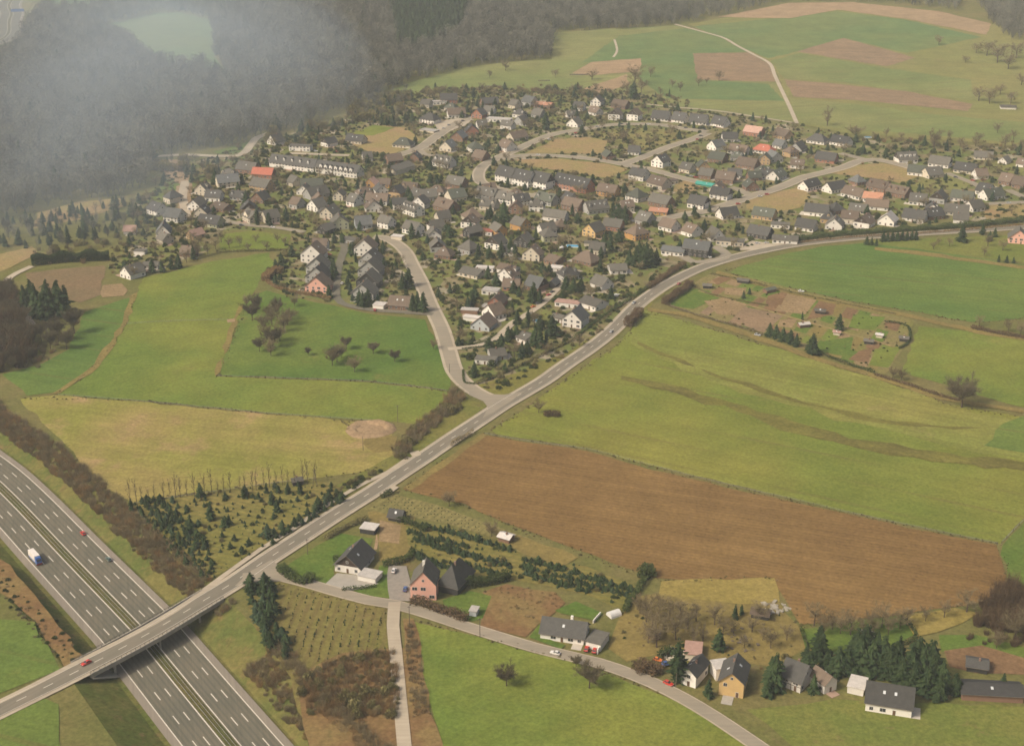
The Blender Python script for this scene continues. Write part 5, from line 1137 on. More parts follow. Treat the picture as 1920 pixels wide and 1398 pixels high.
for x, y, a, c, lb in [(1000, 577, 45, 'orange', 'orange red car on the pale triangle lane'), (1009, 571, 45, 'dark', 'dark car just above the orange red one on the lane'), (1016, 566, 45, 'dark', 'second dark car up the pale triangle lane'), (1029, 555, 45, 'red', 'pinkish red car further up the pale triangle lane'), (1036, 549, 45, 'dark', 'dark car by the dark conifers on the triangle lane'), (993, 590, 40, 'white', 'white car at the foot of the parked row on the lane'),
        (1075, 513, 0, 'orange', 'orange car at the top of the pale lane'), (1064, 502, 80, 'red', 'red car before the white garage up the lane'), (1082, 512, 0, 'dark', 'dark car beside the orange one up the lane'), (1384, 384, 15, 'red', 'red car on the estate street by the dry plot'), (1438, 366, 15, 'red', 'red car higher on the estate street'), (1425, 370, 15, 'white', 'cream white car beside the red one on the estate street'),
        (1304, 334, -15, 'red', 'red car at the end of the short estate street'), (1297, 332, -15, 'silver', 'silver car left of the red one at the street end'), (1289, 331, -15, 'dark', 'dark car behind the silver one at the street end'), (1263, 323, -10, 'red', 'dark red car beside the white house below the ring road'), (1080, 251, 10, 'red', 'red car on the ring road by the brown bushes'), (1030, 263, 30, 'white', 'white car on the ring road bend'), (1009, 292, 0, 'white', 'white car on the lower ring street'), (1028, 293, 0, 'dark', 'dark car on the lower ring street beside the white one'),
        (1177, 235, 0, 'brown', 'brown car before the twin white houses'), (1166, 234, 0, 'dark', 'dark car before the twin white houses'), (1216, 234, 10, 'white', 'white car beside the twin white houses'), (1120, 239, 15, 'silver', 'silver car on the ring road by the garden trees'), (1286, 241, 0, 'dark', 'dark car before the steep white gables'), (1321, 244, 0, 'dark', 'dark car by the last steep white gable'), (1308, 263, 20, 'red', 'red car on the pale estate drive'), (1314, 256, 10, 'dark', 'dark car on the pale estate drive'),
        (592, 285, 0, 'white', 'white car on the lane by the smoke edge'), (632, 286, 0, 'red', 'red car on the lane above the white terrace'), (1023, 357, 30, 'white', 'white car before the dark-roofed terrace block'), (940, 349, 20, 'silver', 'silver car before the first terrace block'), (842, 236, 30, 'silver', 'silver car in the pale yard near the top'), (832, 242, 30, 'white', 'white car in the pale yard near the top'), (868, 228, 30, 'dark', 'dark car in the pale yard near the top'),
        (1792, 334, -15, 'dark', 'dark car on the street by the cream gable'), (1824, 340, 0, 'red', 'red car on the street beside the brown roof'), (1844, 339, 0, 'red', 'second red car beside the brown roof'), (1891, 382, 0, 'silver', 'silver car on the street above the hedge end'), (511, 428, 0, 'white', 'white car on the lane above the small pasture'), (453, 424, 0, 'dark', 'dark car on the lane above the small pasture'),
        (1420, 458, 15, 'white', 'white car parked in the yard by the main road'), (1437, 457, 15, 'white', 'second white car in the yard by the main road'), (1329, 484, -25, 'white', 'white car beside the dark slate-clad house'), (1255, 477, 60, 'silver', 'silver car behind the dark slate-clad house')]:
    car(x, y, a, c, lb, group=PK)
# the lorry on the near carriageway
def lorry():
    x, y = P(67, 1052, MZ); o = empty('lorry', (x, y, MZ + .3), R(mw_head(67, 1052) + 180))
    box_m = plain_mat('lorry_box', (.62, .56, .49), .6, .08); cabm = plain_mat('lorry_cab_blue', (.05, .12, .33), .35, .05, 1.0, .5); redm = plain_mat('lorry_bumper_red', (.25, .03, .02), .5, .05)
    v, f = boxmesh(-5.2, 2.9, -1.25, 1.25, 1.15, 3.75); mesh_obj('cargo_box', v, f, box_m, o)
    v, f = boxmesh(-5.2, 2.9, -1.27, -1.2, .7, 1.1); mesh_obj('side_guard', v, f, cabm, o); v, f = boxmesh(-5.2, 2.9, 1.2, 1.27, .7, 1.1); mesh_obj('side_guard', v, f, cabm, o)
    v, f = boxmesh(-5.1, 5.0, -.5, .5, .55, 1.14); mesh_obj('chassis', v, f, bump, o)
    s = lambda xx, zb, zt, w_: [(xx, -w_, zb), (xx, w_, zb), (xx, w_, zt), (xx, -w_, zt)]
    v, f = loft([s(3.05, .6, 3.0, 1.2), s(3.6, .6, 3.15, 1.2), s(4.6, .6, 3.0, 1.2), s(5.15, .6, 2.0, 1.17), s(5.25, .6, 1.4, 1.15)]); mesh_obj('cab', v, f, cabm, o)
    mesh_obj('windscreen', [(4.68, -1.02, 2.92), (4.68, 1.02, 2.92), (5.17, 1.0, 2.05), (5.17, -1.0, 2.05), (4.66, -1.02, 2.9), (4.66, 1.02, 2.9), (5.15, 1.0, 2.03), (5.15, -1.0, 2.03)], [(0, 3, 2, 1), (4, 5, 6, 7)], glass, o)
    v, f = boxmesh(5.15, 5.4, -1.22, 1.22, .45, 1.05); mesh_obj('bumper', v, f, redm, o)
    v, f = boxmesh(3.1, 4.4, -1.1, 1.1, 3.1, 3.5); mesh_obj('roof_spoiler', v, f, cabm, o)
    for sx in (-4.3, -3.0, 4.1):
        for sy in (-1.05, 1.05): wl = link('wheel', CAR['wheel'], o, (sx, sy, .5), 0, (1.6, 1.6, 1.6)); link('rim', CAR['rim'], wl)
    for sy in (-.9, .9): link('headlight', CAR['head'], o, (3.36, sy, .2))
    tag(o, 'lorry with white box and blue cab on the near carriageway', 'lorry')
lorry()

# ================================================================ TREES PLACED ONE BY ONE
def bare(rows, where, group=None, protos=BARE, one='bare brown tree', many='bare brown trees', wide=1.0):
    for i, r_ in enumerate(rows):
        x, y = at(r_[0], r_[1]); place_tree('b', x, y, r_[2], protos[i % len(protos)], one, many, where, 'tree', group, name='bare_tree', wide=wide * (r_[3] if len(r_) > 3 else 1))
def coni(rows, where, group=None, protos=CONI, one='dark green conifer', many='dark green conifers', name='conifer_tree'):
    for i, r_ in enumerate(rows):
        x, y = at(r_[0], r_[1]); place_tree('c', x, y, r_[2], protos[i % len(protos)], one, many, where, 'tree', group, name=name, wide=r_[3] if len(r_) > 3 else 1)
bare([(1803, 764, 20, 1.1)], 'standing alone by the field path', None, BARE_OAK, 'large spreading bare oak')
bare([(1690, 713, 8), (1674, 708, 8)], 'by the field path hedge', None, BARE_WIDE, 'small round bare tree', 'small round bare trees')
bare([(473, 602, 15), (520, 596, 15), (500, 643, 13), (508, 668, 14), (533, 622, 14), (487, 660, 11), (578, 667, 6), (623, 686, 12), (640, 672, 13), (665, 698, 11), (700, 664, 9), (740, 679, 9), (813, 655, 7), (545, 600, 10), (552, 575, 9), (650, 655, 10), (480, 585, 14), (510, 610, 15), (525, 640, 14), (495, 625, 15), (632, 680, 12), (512, 652, 14), (540, 610, 12), (463, 575, 10)], 'in the orchard meadow', 'orchard trees', BARE_OAK + BARE_WIDE, wide=.9)
bare([(842, 949, 8), (922, 1006, 9, 1.2)], 'along the ploughed field edge', None, BARE_WIDE)
bare([(950, 1286, 10), (1105, 1290, 12), (1080, 1250, 6)], 'in the lower meadow', None, BARE_OAK, 'round dense bare tree', 'round dense bare trees')
bare([(1212, 1166, 13), (1231, 1213, 14), (1267, 1199, 13), (1289, 1179, 12), (1340, 1171, 11), (1423, 1160, 9, 1.3), (1318, 1202, 8), (1245, 1180, 10), (1375, 1188, 7), (1395, 1215, 7), (1430, 1200, 7), (1200, 1150, 10), (1222, 1180, 13), (1255, 1160, 11), (1275, 1170, 12), (1305, 1165, 10), (1355, 1190, 9), (1236, 1145, 9), (1215, 1205, 10), (1410, 1185, 9), (1445, 1215, 9), (1475, 1200, 8), (1300, 1205, 9)], 'on the tan orchard slope', 'orchard slope trees', BARE + BARE_VASE, 'bare fruit tree', 'bare fruit trees')
bare([(1526, 1173, 12), (1594, 1190, 12), (1653, 1176, 12), (1687, 1180, 9), (1812, 1148, 10, 1.3), (1618, 1190, 9), (1637, 1190, 8), (1560, 1180, 9), (1575, 1188, 10), (1632, 1182, 11), (1700, 1172, 10), (1735, 1165, 8), (1770, 1158, 9), (1665, 1190, 9), (1545, 1190, 8)], 'along the lower field border', 'lower border trees', BARE)
bare([(1903, 1197, 12, 1.2), (1868, 1215, 9)], 'by the brown vegetable plot', None, BARE_WIDE)
bare([(1010, 774, 8)], 'beside the road in the meadow', None, BARE_WIDE, 'small twiggy tree')
bare([(1551, 236, 21)], 'alone above the right estate', None, BARE_VASE, 'tall vase-shaped bare tree')
bare([(1751, 280, 22), (1884, 277, 15), (1835, 268, 12), (1900, 262, 12), (1800, 276, 11), (1855, 285, 10), (1780, 262, 10), (1725, 268, 9), (1690, 262, 9), (1661, 258, 12), (1640, 262, 9), (1915, 285, 13), (1870, 250, 12)], 'along the meadow behind the right estate', 'trees behind the right estate', BARE)
bare([(1167, 264, 11), (1143, 262, 9), (1195, 262, 8), (1120, 258, 8), (1218, 274, 12, 1.4), (1185, 272, 8), (1228, 265, 8)], None, 'trees inside the ring road', BARE)
bare([(948, 133, 14, 1.3), (918, 146, 10), (1041, 146, 12), (1110, 150, 14, 1.4), (1190, 160, 26, 1.3), (1202, 175, 20), (1175, 178, 18), (1220, 145, 14), (1348, 152, 14), (1310, 162, 13), (1325, 157, 8), (1260, 165, 12), (1275, 172, 13), (1238, 178, 10)], 'on the far meadow', 'trees on the far meadow', BARE)
bare([(1760, 85, 14), (1870, 118, 26), (1850, 105, 22), (1890, 130, 24), (1905, 110, 24), (1830, 100, 14), (1835, 190, 18), (1855, 195, 20), (1810, 118, 10), (1915, 160, 16), (1895, 195, 16), (1875, 178, 14)], 'beyond the far right meadow', 'trees beyond the far meadow', BARE, wide=1.2)
bare([(110, 640, 18), (140, 625, 19), (95, 655, 15), (125, 655, 14), (78, 640, 15)], 'beside the dark conifer clump', None, BARE_OAK, 'dense dark brown bare tree', 'dense dark brown bare trees', .8)
bare([(430, 466, 10), (450, 462, 9), (480, 455, 8), (520, 455, 9), (535, 462, 9), (465, 470, 7), (500, 470, 8)], 'in the small pasture', 'small pasture trees', BARE)
bare([(390, 478, 12), (372, 482, 13), (405, 468, 11), (350, 492, 12), (415, 455, 11), (330, 502, 10), (365, 470, 12), (250, 522, 10), (262, 512, 10)], 'along the meadow top below the smoke', 'trees along the meadow top', BARE)
bare([(1375, 466, 9), (1852, 462, 10), (1780, 462, 8), (1750, 468, 8), (1845, 480, 8), (1880, 470, 10), (1760, 460, 7)], 'in the gardens below the dark hedge', 'garden trees below the hedge', BARE)
bare([(1836, 612, 8), (1890, 622, 9), (1913, 628, 9)], 'along the right-hand field edge', None, BARE)
coni([(48, 588, 20, .9), (70, 594, 23), (92, 594, 25, 1.1), (112, 592, 24), (125, 588, 20, .9), (82, 600, 18), (60, 575, 19)], 'in the dark clump on the left', 'dark conifer clump')
coni([(1535, 1233, 15, 1.1), (1571, 1265, 13), (1604, 1245, 16), (1622, 1242, 17, 1.1), (1642, 1250, 16), (1667, 1270, 15), (1706, 1277, 16), (1728, 1276, 17), (1748, 1286, 15), (1764, 1292, 13), (1453, 1292, 16, .8), (1690, 1285, 13), (1712, 1295, 13), (1612, 1256, 16, 1.2), (1632, 1262, 15, 1.2), (1655, 1258, 16, 1.2), (1680, 1266, 17, 1.2), (1718, 1270, 18, 1.2), (1742, 1275, 18, 1.2), (1585, 1262, 12, 1.2), (1515, 1262, 10, 1.2), (1525, 1300, 9), (1445, 1285, 13), (1438, 1305, 8), (1552, 1255, 9, 1.2), (1735, 1300, 12, 1.2), (1760, 1310, 11, 1.2), (1790, 1300, 9, 1.2), (1880, 1290, 7)], 'behind the lower houses', 'tall conifers behind the lower houses')
coni([(1328, 1306, 8), (1347, 1219, 10), (1378, 1160, 7, .7), (1390, 1152, 5, .7), (1512, 1235, 8)], 'on the tan orchard slope', None)
coni([(1270, 1280, 19, 1.1)], 'beside the red car on the lane', None, COLU, 'tall thin dark cypress', name='cypress_tree')
coni([(897, 485, 12), (917, 486, 11), (940, 484, 13), (957, 483, 14), (966, 486, 12), (1017, 512, 9), (1030, 515, 9), (1180, 498, 14), (1193, 500, 16), (1206, 501, 17), (1219, 500, 15), (1230, 497, 13), (1198, 488, 15), (1212, 490, 15), (1125, 510, 12), (915, 523, 10), (930, 536, 11), (1062, 543, 10, 1.3), (1075, 548, 11, 1.4), (1089, 546, 10, 1.3), (1000, 566, 14), (1012, 568, 10), (973, 556, 8), (877, 576, 8), (887, 573, 9), (863, 626, 12, .7), (970, 608, 10), (953, 640, 10), (968, 637, 11), (1003, 650, 14), (1013, 652, 13), (1036, 630, 14, 1.1), (983, 658, 4), (755, 543, 13), (766, 538, 14), (783, 583, 14), (794, 585, 14), (774, 583, 12), (690, 573, 12), (674, 573, 12), (681, 576, 11)], None, 'conifers inside the road triangle')
coni([(990, 613, 13), (1024, 650, 12), (667, 492, 9), (483, 423, 16, 1.2), (503, 423, 11)], None, None, COLU, 'thin dark cypress', 'thin dark cypresses', name='cypress_tree')
coni([(707, 459, 9), (718, 472, 9), (528, 503, 12, 1.1), (517, 505, 8), (623, 525, 13, .9), (627, 517, 13, .9), (617, 558, 9), (607, 455, 7), (627, 456, 9), (643, 456, 8), (737, 520, 8), (743, 505, 8), (722, 500, 7), (652, 535, 7), (655, 520, 6)], None, 'conifers by the rowhouse street')
coni([(505, 423, 11), (537, 415, 13), (462, 383, 12), (286, 511, 10), (304, 511, 10), (335, 503, 11), (322, 505, 9), (363, 486, 11), (404, 345, 14), (292, 425, 9), (325, 375, 8), (275, 420, 9), (455, 340, 7), (520, 350, 7)], None, 'conifers near the smoke')
coni([(730, 330, 13), (920, 411, 12), (945, 415, 18, 1.1), (827, 343, 8), (841, 341, 6), (853, 341, 6), (866, 341, 6), (884, 341, 7), (772, 446, 12), (700, 395, 10), (715, 392, 9), (735, 392, 9), (1073, 405, 10), (1160, 415, 15, 1.3), (1172, 418, 15, 1.2), (1150, 412, 13), (1082, 415, 8), (1060, 430, 8), (1145, 470, 13), (1135, 462, 12), (1160, 455, 11), (1005, 450, 10), (850, 402, 8)], None, 'conifers in the village middle')
coni([(1024, 244, 19, 1.1), (1076, 185, 13), (1081, 221, 9), (1187, 185, 20), (1148, 198, 13), (1255, 182, 10, .7), (716, 232, 10), (737, 237, 13, 1.1), (760, 231, 12), (773, 231, 12), (725, 235, 9), (1127, 300, 5), (722, 195, 13), (1030, 200, 10), (1052, 190, 9)], None, 'conifers near the top meadow')
coni([(1733, 274, 11), (1774, 283, 11), (1911, 291, 12), (1625, 459, 7), (1634, 460, 7), (1643, 461, 6), (1656, 453, 8), (1664, 453, 8), (1673, 452, 8), (1682, 452, 8), (1691, 451, 8), (1700, 451, 8), (1709, 450, 8), (1717, 450, 8), (1803, 454, 15, 1.2), (1872, 492, 6), (1887, 493, 6), (1900, 494, 5), (1842, 440, 9), (1865, 445, 8), (1855, 452, 8)], None, 'conifers below the dark hedge')
coni([(1443, 630, 9, 1.3), (1455, 634, 9, 1.3), (1468, 639, 9, 1.3), (1481, 643, 9, 1.3), (1493, 650, 9, 1.2), (1523, 663, 13, 1.5), (1573, 619, 11), (1504, 600, 6, .7), (1394, 560, 6), (1405, 552, 5)], 'in the allotment gardens', 'conifers in the allotment gardens')
coni([(1520, 290, 9), (1540, 300, 8), (1398, 300, 8), (1280, 315, 8), (1288, 312, 7), (1305, 313, 7), (1415, 352, 7), (1432, 357, 8), (1385, 372, 8, 1.3), (1330, 398, 7), (1302, 404, 9), (1348, 402, 7), (1385, 432, 7), (1320, 438, 11), (1345, 440, 10)], None, 'conifers on the right estate')
bare([(1603, 259, 14)], 'beside the blue pool above the right estate', None, BARE_WIDE, 'dark round thicket tree', wide=1.2)

# ================================================================ NURSERIES
nr = random.Random(5)
def in_px(poly): 
    g = PL(poly); return g
def nursery(poly, n, hr, label, group, bias=None, mind=2.2, protos=CONI_S, name='nursery_conifer', cat='young conifer'):
    g = PL(poly); pts = []; x0, x1 = min(p[0] for p in g), max(p[0] for p in g); y0, y1 = min(p[1] for p in g), max(p[1] for p in g); tries = 0
    while len(pts) < n and tries < n * 200:
        tries += 1; q = (nr.uniform(x0, x1), nr.uniform(y0, y1))
        if not inside(q, g) or (bias and nr.random() > bias(*pxof(*q))) or any(math.dist(q, p) < mind for p in pts): continue
        pts.append(q); h = nr.uniform(*hr) * (1.5 if nr.random() < .12 else 1)
        if n > 40: place_tree('n', q[0], q[1], h, nr.choice(protos), '', '', '', cat, group, parts=False, name=name, rnd=nr, share=label)
        else: i_ = label.index('conifer') + 7; place_tree('n', q[0], q[1], h, nr.choice(protos), label[:i_], label[:i_] + 's', label[i_ + 1:], cat, group, parts=False, name=name, rnd=nr)
N1 = [(243, 945), (490, 911), (560, 905), (620, 912), (640, 930), (570, 975), (500, 1022), (440, 1062), (388, 1090), (350, 1062), (300, 1008)]
nursery([(243, 945), (300, 935), (340, 975), (385, 1010), (400, 1060), (388, 1090), (350, 1062), (300, 1008)], 95, (2.0, 4.6), 'young dark conifer in the dense nursery band beside the motorway bushes', 'dense nursery conifers by the motorway', mind=2.8)
nursery(N1, 62, (2.0, 4.4), 'young conifer scattered over the nursery between motorway and main road', 'scattered nursery conifers', mind=3.2)
seeds = fill([N1], 3.6, (.6, 2.2), (.8, 1.2), seed=51, prob=.5) + fill([[(762, 990), (830, 985), (960, 1025), (985, 1050), (1100, 1062), (1195, 1105), (1178, 1145), (1100, 1112), (990, 1092), (870, 1072), (800, 1055), (768, 1025)]], 3.2, (.8, 2.2), (.9, 1.3), seed=52, prob=.55)
stuff('nursery_seedlings', 'small mixed seedlings and shrubs spread over the nursery plots', 'saplings', seeds, [m[1] for m in CONI_S] + BUSH_G[:2] + BUSH_M[:1], 1)
nursery([(500, 1010), (640, 925), (650, 935), (560, 990), (505, 1025)], 22, (3.5, 5.5), 'young conifer in the row bordering the cycle path', 'conifers bordering the cycle path', mind=3.5)
coni([(376, 932, 8), (395, 975, 9, 1.1), (430, 985, 6), (458, 932, 6), (247, 958, 7), (510, 945, 7), (520, 960, 7), (500, 925, 6), (540, 925, 6)], 'in the motorway nursery', 'tallest conifers in the motorway nursery', one='taller dark conifer', many='taller dark conifers')
nursery([(468, 1096), (500, 1092), (520, 1105), (515, 1160), (545, 1210), (555, 1240), (525, 1240), (490, 1190), (468, 1130)], 36, (4, 7), 'dark young conifer in the belt below the lane junction', 'conifer belt below the lane junction', mind=2.5)
rowstuff = []
for i, (a, b, n) in enumerate([((765, 1000), (880, 1030), 22), ((775, 1012), (900, 1050), 22), ((790, 985), (965, 1035), 30), ((830, 1030), (960, 1065), 24), ((770, 1040), (880, 1080), 20), ((870, 1060), (955, 1088), 18), ((990, 1052), (1190, 1108), 34), ((985, 1065), (1185, 1120), 34), ((985, 1078), (1110, 1112), 22)]):
    for k in range(n):
        t = (k + nr.uniform(-.3, .3)) / n; q = P(a[0] + (b[0] - a[0]) * t + nr.uniform(-3, 3), a[1] + (b[1] - a[1]) * t + nr.uniform(-3, 3))
        if i in (0, 3, 7): rowstuff.append((q[0], q[1], 0, nr.uniform(2.0, 3.6), 1.2)); continue
        place_tree('n', q[0], q[1], nr.uniform(2.0, 3.9), nr.choice(CONI_S), 'bushy young conifer', 'bushy young conifers', f'in the {ORD[i]} farmhouse nursery row', 'young conifer', 'nursery conifers in rows behind the pink farmhouse', parts=False, name='nursery_conifer', wide=1.25, rnd=nr)
stuff('nursery_hedge_rows', 'bushy conifers filling further nursery rows behind the farmhouse', 'saplings', rowstuff, [m[1] for m in CONI_S], 1)
rows = []
gp = PL([(530, 1105), (720, 1150), (726, 1235), (640, 1245), (570, 1240), (535, 1180)]); dx = P(640, 1120)[0] - P(640, 1180)[0]
x0, x1, y0, y1 = min(p[0] for p in gp), max(p[0] for p in gp), min(p[1] for p in gp), max(p[1] for p in gp); x = x0
while x < x1:
    y = y0
    while y < y1:
        if inside((x, y), gp) and nr.random() < .7: rows.append((x + nr.uniform(-.3, .3), y, .05, nr.uniform(.6, 1.6), nr.uniform(.5, .8)))
        y += 1.7
    x += 3.6
gp = PL([(700, 955), (735, 928), (830, 953), (905, 982), (900, 1000), (800, 972)])
x0, x1, y0, y1 = min(p[0] for p in gp), max(p[0] for p in gp), min(p[1] for p in gp), max(p[1] for p in gp); y = y0
while y < y1:
    x = x0
    while x < x1:
        if inside((x, y), gp) and nr.random() < .8: rows.append((x, y + nr.uniform(-.2, .2), .05, nr.uniform(.5, .9), nr.uniform(.8, 1.1)))
        x += 1.6
    y += 3.0
stuff('sapling_rows', 'rows of tiny saplings planted in the two nursery plots', 'saplings', rows, [m[1] for m in CONI_S[:3]] + [BUSH_B[0]], 1)
# the row of thin leafless saplings along the dry meadow
pole_t = [bare_tree(300 + i, .3, 7, 3, 3, .012, low=.2, mt=bark) for i in range(3)]
for i in range(30):
    t = (i + nr.uniform(-.3, .3)) / 29; q = P(245 + 345 * t, 944 - 38 * t + nr.uniform(-2, 2))
    place_tree('p', q[0], q[1], nr.uniform(9, 15), pole_t[i % 3], 'thin leafless sapling', 'thin leafless saplings', 'along the dry meadow edge', 'sapling', 'thin saplings along the dry meadow', name='poplar_sapling', rnd=nr, wide=.33)

# ================================================================ HEDGES AND SHRUBBERY
dark_twig = leaf_mat('dark_hedge_twigs', (.085, .055, .030), (.115, .075, .040))
def hedge(pts, w_, h, label, mats=None, group='hedges', dense=1.0, protos=None):
    """clipped or wild hedge: sprays through a long low volume"""
    ln = catmull(PL(pts), 3.0); m0 = ln[len(ln) // 2]; zc = hill(*m0); v, f = [], []; r = random.Random(int(pts[0][0]))
    L = sum(math.dist(ln[i], ln[i + 1]) for i in range(len(ln) - 1)); n = int(L * 20 * dense * max(1, h / 1.6) * max(1, w_ / 2.5))
    n = min(n, 26000); cum = [0]
    for i in range(len(ln) - 1): cum.append(cum[-1] + math.dist(ln[i], ln[i + 1]))
    i = 0
    for k in range(n):
        s = (k + r.random()) / n * L
        while i < len(ln) - 2 and cum[i + 1] < s: i += 1
        t = (s - cum[i]) / max(1e-6, cum[i + 1] - cum[i]); a, b = ln[i], ln[i + 1]; tx, ty = (b[0] - a[0]), (b[1] - a[1]); l = math.hypot(tx, ty) or 1
        sd_ = r.uniform(-.5, .5) * w_; z = r.random() ** .7 * h * (1 + .2 * math.sin(s * .35)) ; x = a[0] + tx * t + ty / l * sd_; y = a[1] + ty * t - tx / l * sd_
        c = Vector((x - m0[0], y - m0[1], z + hill(x, y) - zc)); e = .42
        d1 = Vector((r.uniform(-1, 1), r.uniform(-1, 1), r.uniform(-.5, 1))).normalized() * e; d2 = d1.cross(Vector((r.uniform(-1, 1), r.uniform(-1, 1), r.uniform(-1, 1)))); d2 = d2.normalized() * e * .6 if d2.length > 1e-5 else Vector((e, 0, 0))
        q = len(v); v += [c - d2, c + d1, c + d2, c - d1 * .6]; f.append((q, q + 1, q + 2, q + 3))
    o = mesh_obj('hedge', v, f, mats or leafy, loc=(m0[0], m0[1], zc)); tag(o, label, 'hedge', group); return o
hedge([(856, 640), (872, 646), (905, 643), (931, 627)], 1.6, 1.6, 'dark clipped hedge curving round the lawn by the side road')
hedge([(890, 722), (940, 702), (987, 681), (1030, 659), (1076, 638)], 1.8, 1.8, 'long brown hedge below the bungalows along the main road', twig_green)
hedge([(1076, 636), (1112, 608), (1150, 583), (1182, 562), (1215, 540)], 1.8, 2.2, 'dark green hedge beside the main road below the boat')
hedge([(1215, 542), (1245, 522), (1270, 505), (1285, 498)], 4.5, 3.2, 'wild brown hedge along the upper main road bend', dark_twig)
hedge([(1490, 452), (1560, 444), (1650, 437), (1740, 431), (1830, 424), (1930, 414)], 7.0, 3.6, 'long dark green hedge bank below the right estate', leafy, dense=2.0)
hedge([(1500, 456), (1600, 446), (1700, 440), (1800, 433), (1930, 422)], 3.0, 1.6, 'brown undergrowth band at the foot of the hedge bank', twig_red)
hedge([(405, 474), (450, 472), (500, 471), (548, 469)], 2.5, 2.0, 'hedge closing the small pasture above the meadow', twig_green)
hedge([(770, 1131), (800, 1138), (840, 1152), (876, 1165)], 4.5, 3.2, 'dark brown hedge along the lane before the pink farmhouse', dark_twig, dense=1.2)
hedge([(60, 498), (110, 492), (160, 489), (205, 487)], 7, 7, 'dark conifer windbreak above the small brown field', needle, dense=1.4)
hedge([(868, 696), (872, 720), (890, 722)], 1.2, 1.4, 'short dark hedge at the junction corner garden', leafy)
hedge([(866, 655), (905, 650), (930, 640)], 1.0, 1.0, 'low hedge along the gravel lane beside the bungalow', leafy)
hedge([(500, 530), (530, 545), (575, 553), (620, 562)], 3, 2.2, 'brown hedge below the left rowhouses', twig_red, dense=1.4)
hedge([(497, 528), (510, 512), (530, 512)], 6, 4, 'russet thicket at the corner of the rowhouse gardens', twig_red, dense=1.6)
hedge([(1640, 704), (1700, 722), (1760, 742), (1800, 752)], 3, 1.6, 'low brown hedge along the field path below the oak', dark_twig, dense=1.2)
hedge([(1820, 616), (1870, 626), (1925, 636)], 3.5, 2.4, 'brown hedge between the right-hand meadows', dark_twig, dense=1.2)
hedge([(1330, 514), (1400, 528), (1480, 548), (1600, 574), (1680, 590)], 1.4, 1.3, 'hedge along the upper allotment border', twig_green)
hedge([(1240, 568), (1300, 590), (1380, 612), (1430, 628)], 1.8, 1.5, 'brown hedge along the lower allotment border', twig)
hedge([(1300, 535), (1330, 552), (1400, 567), (1440, 574)], 1.2, 1.2, 'hedge across the upper allotment plots', twig_green)
hedge([(1660, 605), (1700, 612), (1705, 640), (1685, 655)], 1.4, 1.6, 'dark hedge at the right allotment corner', leafy)
hedge([(1530, 660), (1580, 680), (1640, 700)], 2, 1.8, 'dark green hedge along the allotment foot', leafy)
hedge([(1035, 568), (1050, 556), (1058, 546)], 1.6, 1.8, 'dark hedge before the long white flat-roofed wing', leafy)
hedge([(525, 1068), (545, 1085), (575, 1095), (585, 1085)], 4, 3.2, 'dark evergreen hedge on the lane corner', leafy, dense=2)
hedge([(610, 1012), (640, 995), (660, 985), (690, 975)], 2.5, 2.2, 'shrub hedge between lawn and main road', twig_green, dense=1.5)
hedge([(640, 1108), (680, 1104), (705, 1100)], 2, 1.6, 'low dark hedge before the white garage', leafy)
hedge([(650, 1060), (628, 1050), (640, 1060)], 3, 2.5, 'dark shrubs beside the white gable', leafy)
hedge([(745, 978), (770, 985), (800, 998)], 2.5, 3, 'dark shrub row beside the timber shed', leafy, dense=1.6)
hedge([(718, 1062), (745, 1058), (765, 1050), (775, 1035)], 3, 3, 'green hedge above the white van', leafy, dense=1.4)
hedge([(860, 1095), (880, 1100), (930, 1092), (955, 1086)], 4, 4, 'dark evergreen hedge right of the barn', leafy, dense=1.6)
hedge([(1170, 1150), (1195, 1110), (1215, 1080)], 2.5, 2.5, 'dark hedge rising beside the orchard slope', leafy, dense=1.4)
hedge([(1200, 1085), (1215, 1075), (1222, 1085)], 4, 4.5, 'round evergreen thicket at the ploughed field corner', leafy, dense=2)
hedge([(1190, 1262), (1215, 1255), (1235, 1268)], 6, 4, 'brown thicket beside the lane before the orange vehicle', dark_twig, dense=1.2)
hedge([(1235, 1235), (1250, 1228), (1262, 1222)], 3, 3, 'dark green shrubs behind the light blue van', leafy, dense=1.6)
hedge([(1500, 1178), (1515, 1215)], 1.2, 1.5, 'hedge beside the lower green lawn', leafy)
hedge([(1690, 1158), (1718, 1193), (1680, 1215), (1660, 1222)], 1.5, 1.5, 'dark hedge bordering the lower lawn', leafy)
hedge([(1020, 781), (1035, 779), (1050, 781)], 4, 2.6, 'low brown bush clump in the meadow by the road', dark_twig, dense=1.5)
hedge([(1176, 614), (1187, 603), (1200, 590)], 6, 5, 'tall brown bush on the meadow side of the road', dark_twig, dense=1)
hedge([(1245, 572), (1262, 560), (1285, 545), (1295, 535)], 5, 4.5, 'brown thicket at the allotment entrance', dark_twig, dense=1.0)
hedge([(845, 838), (862, 828), (888, 812)], 1.0, 3.0, 'thin bare bushes on the road verge by the ploughed field', twig, dense=.7)
hedge([(715, 935), (735, 925)], 2, 2.5, 'dark green hedge at the layby', leafy, dense=1.5)
hedge([(640, 790), (655, 800)], 1, .6, 'low weeds at the sandpit rim', twig_green)

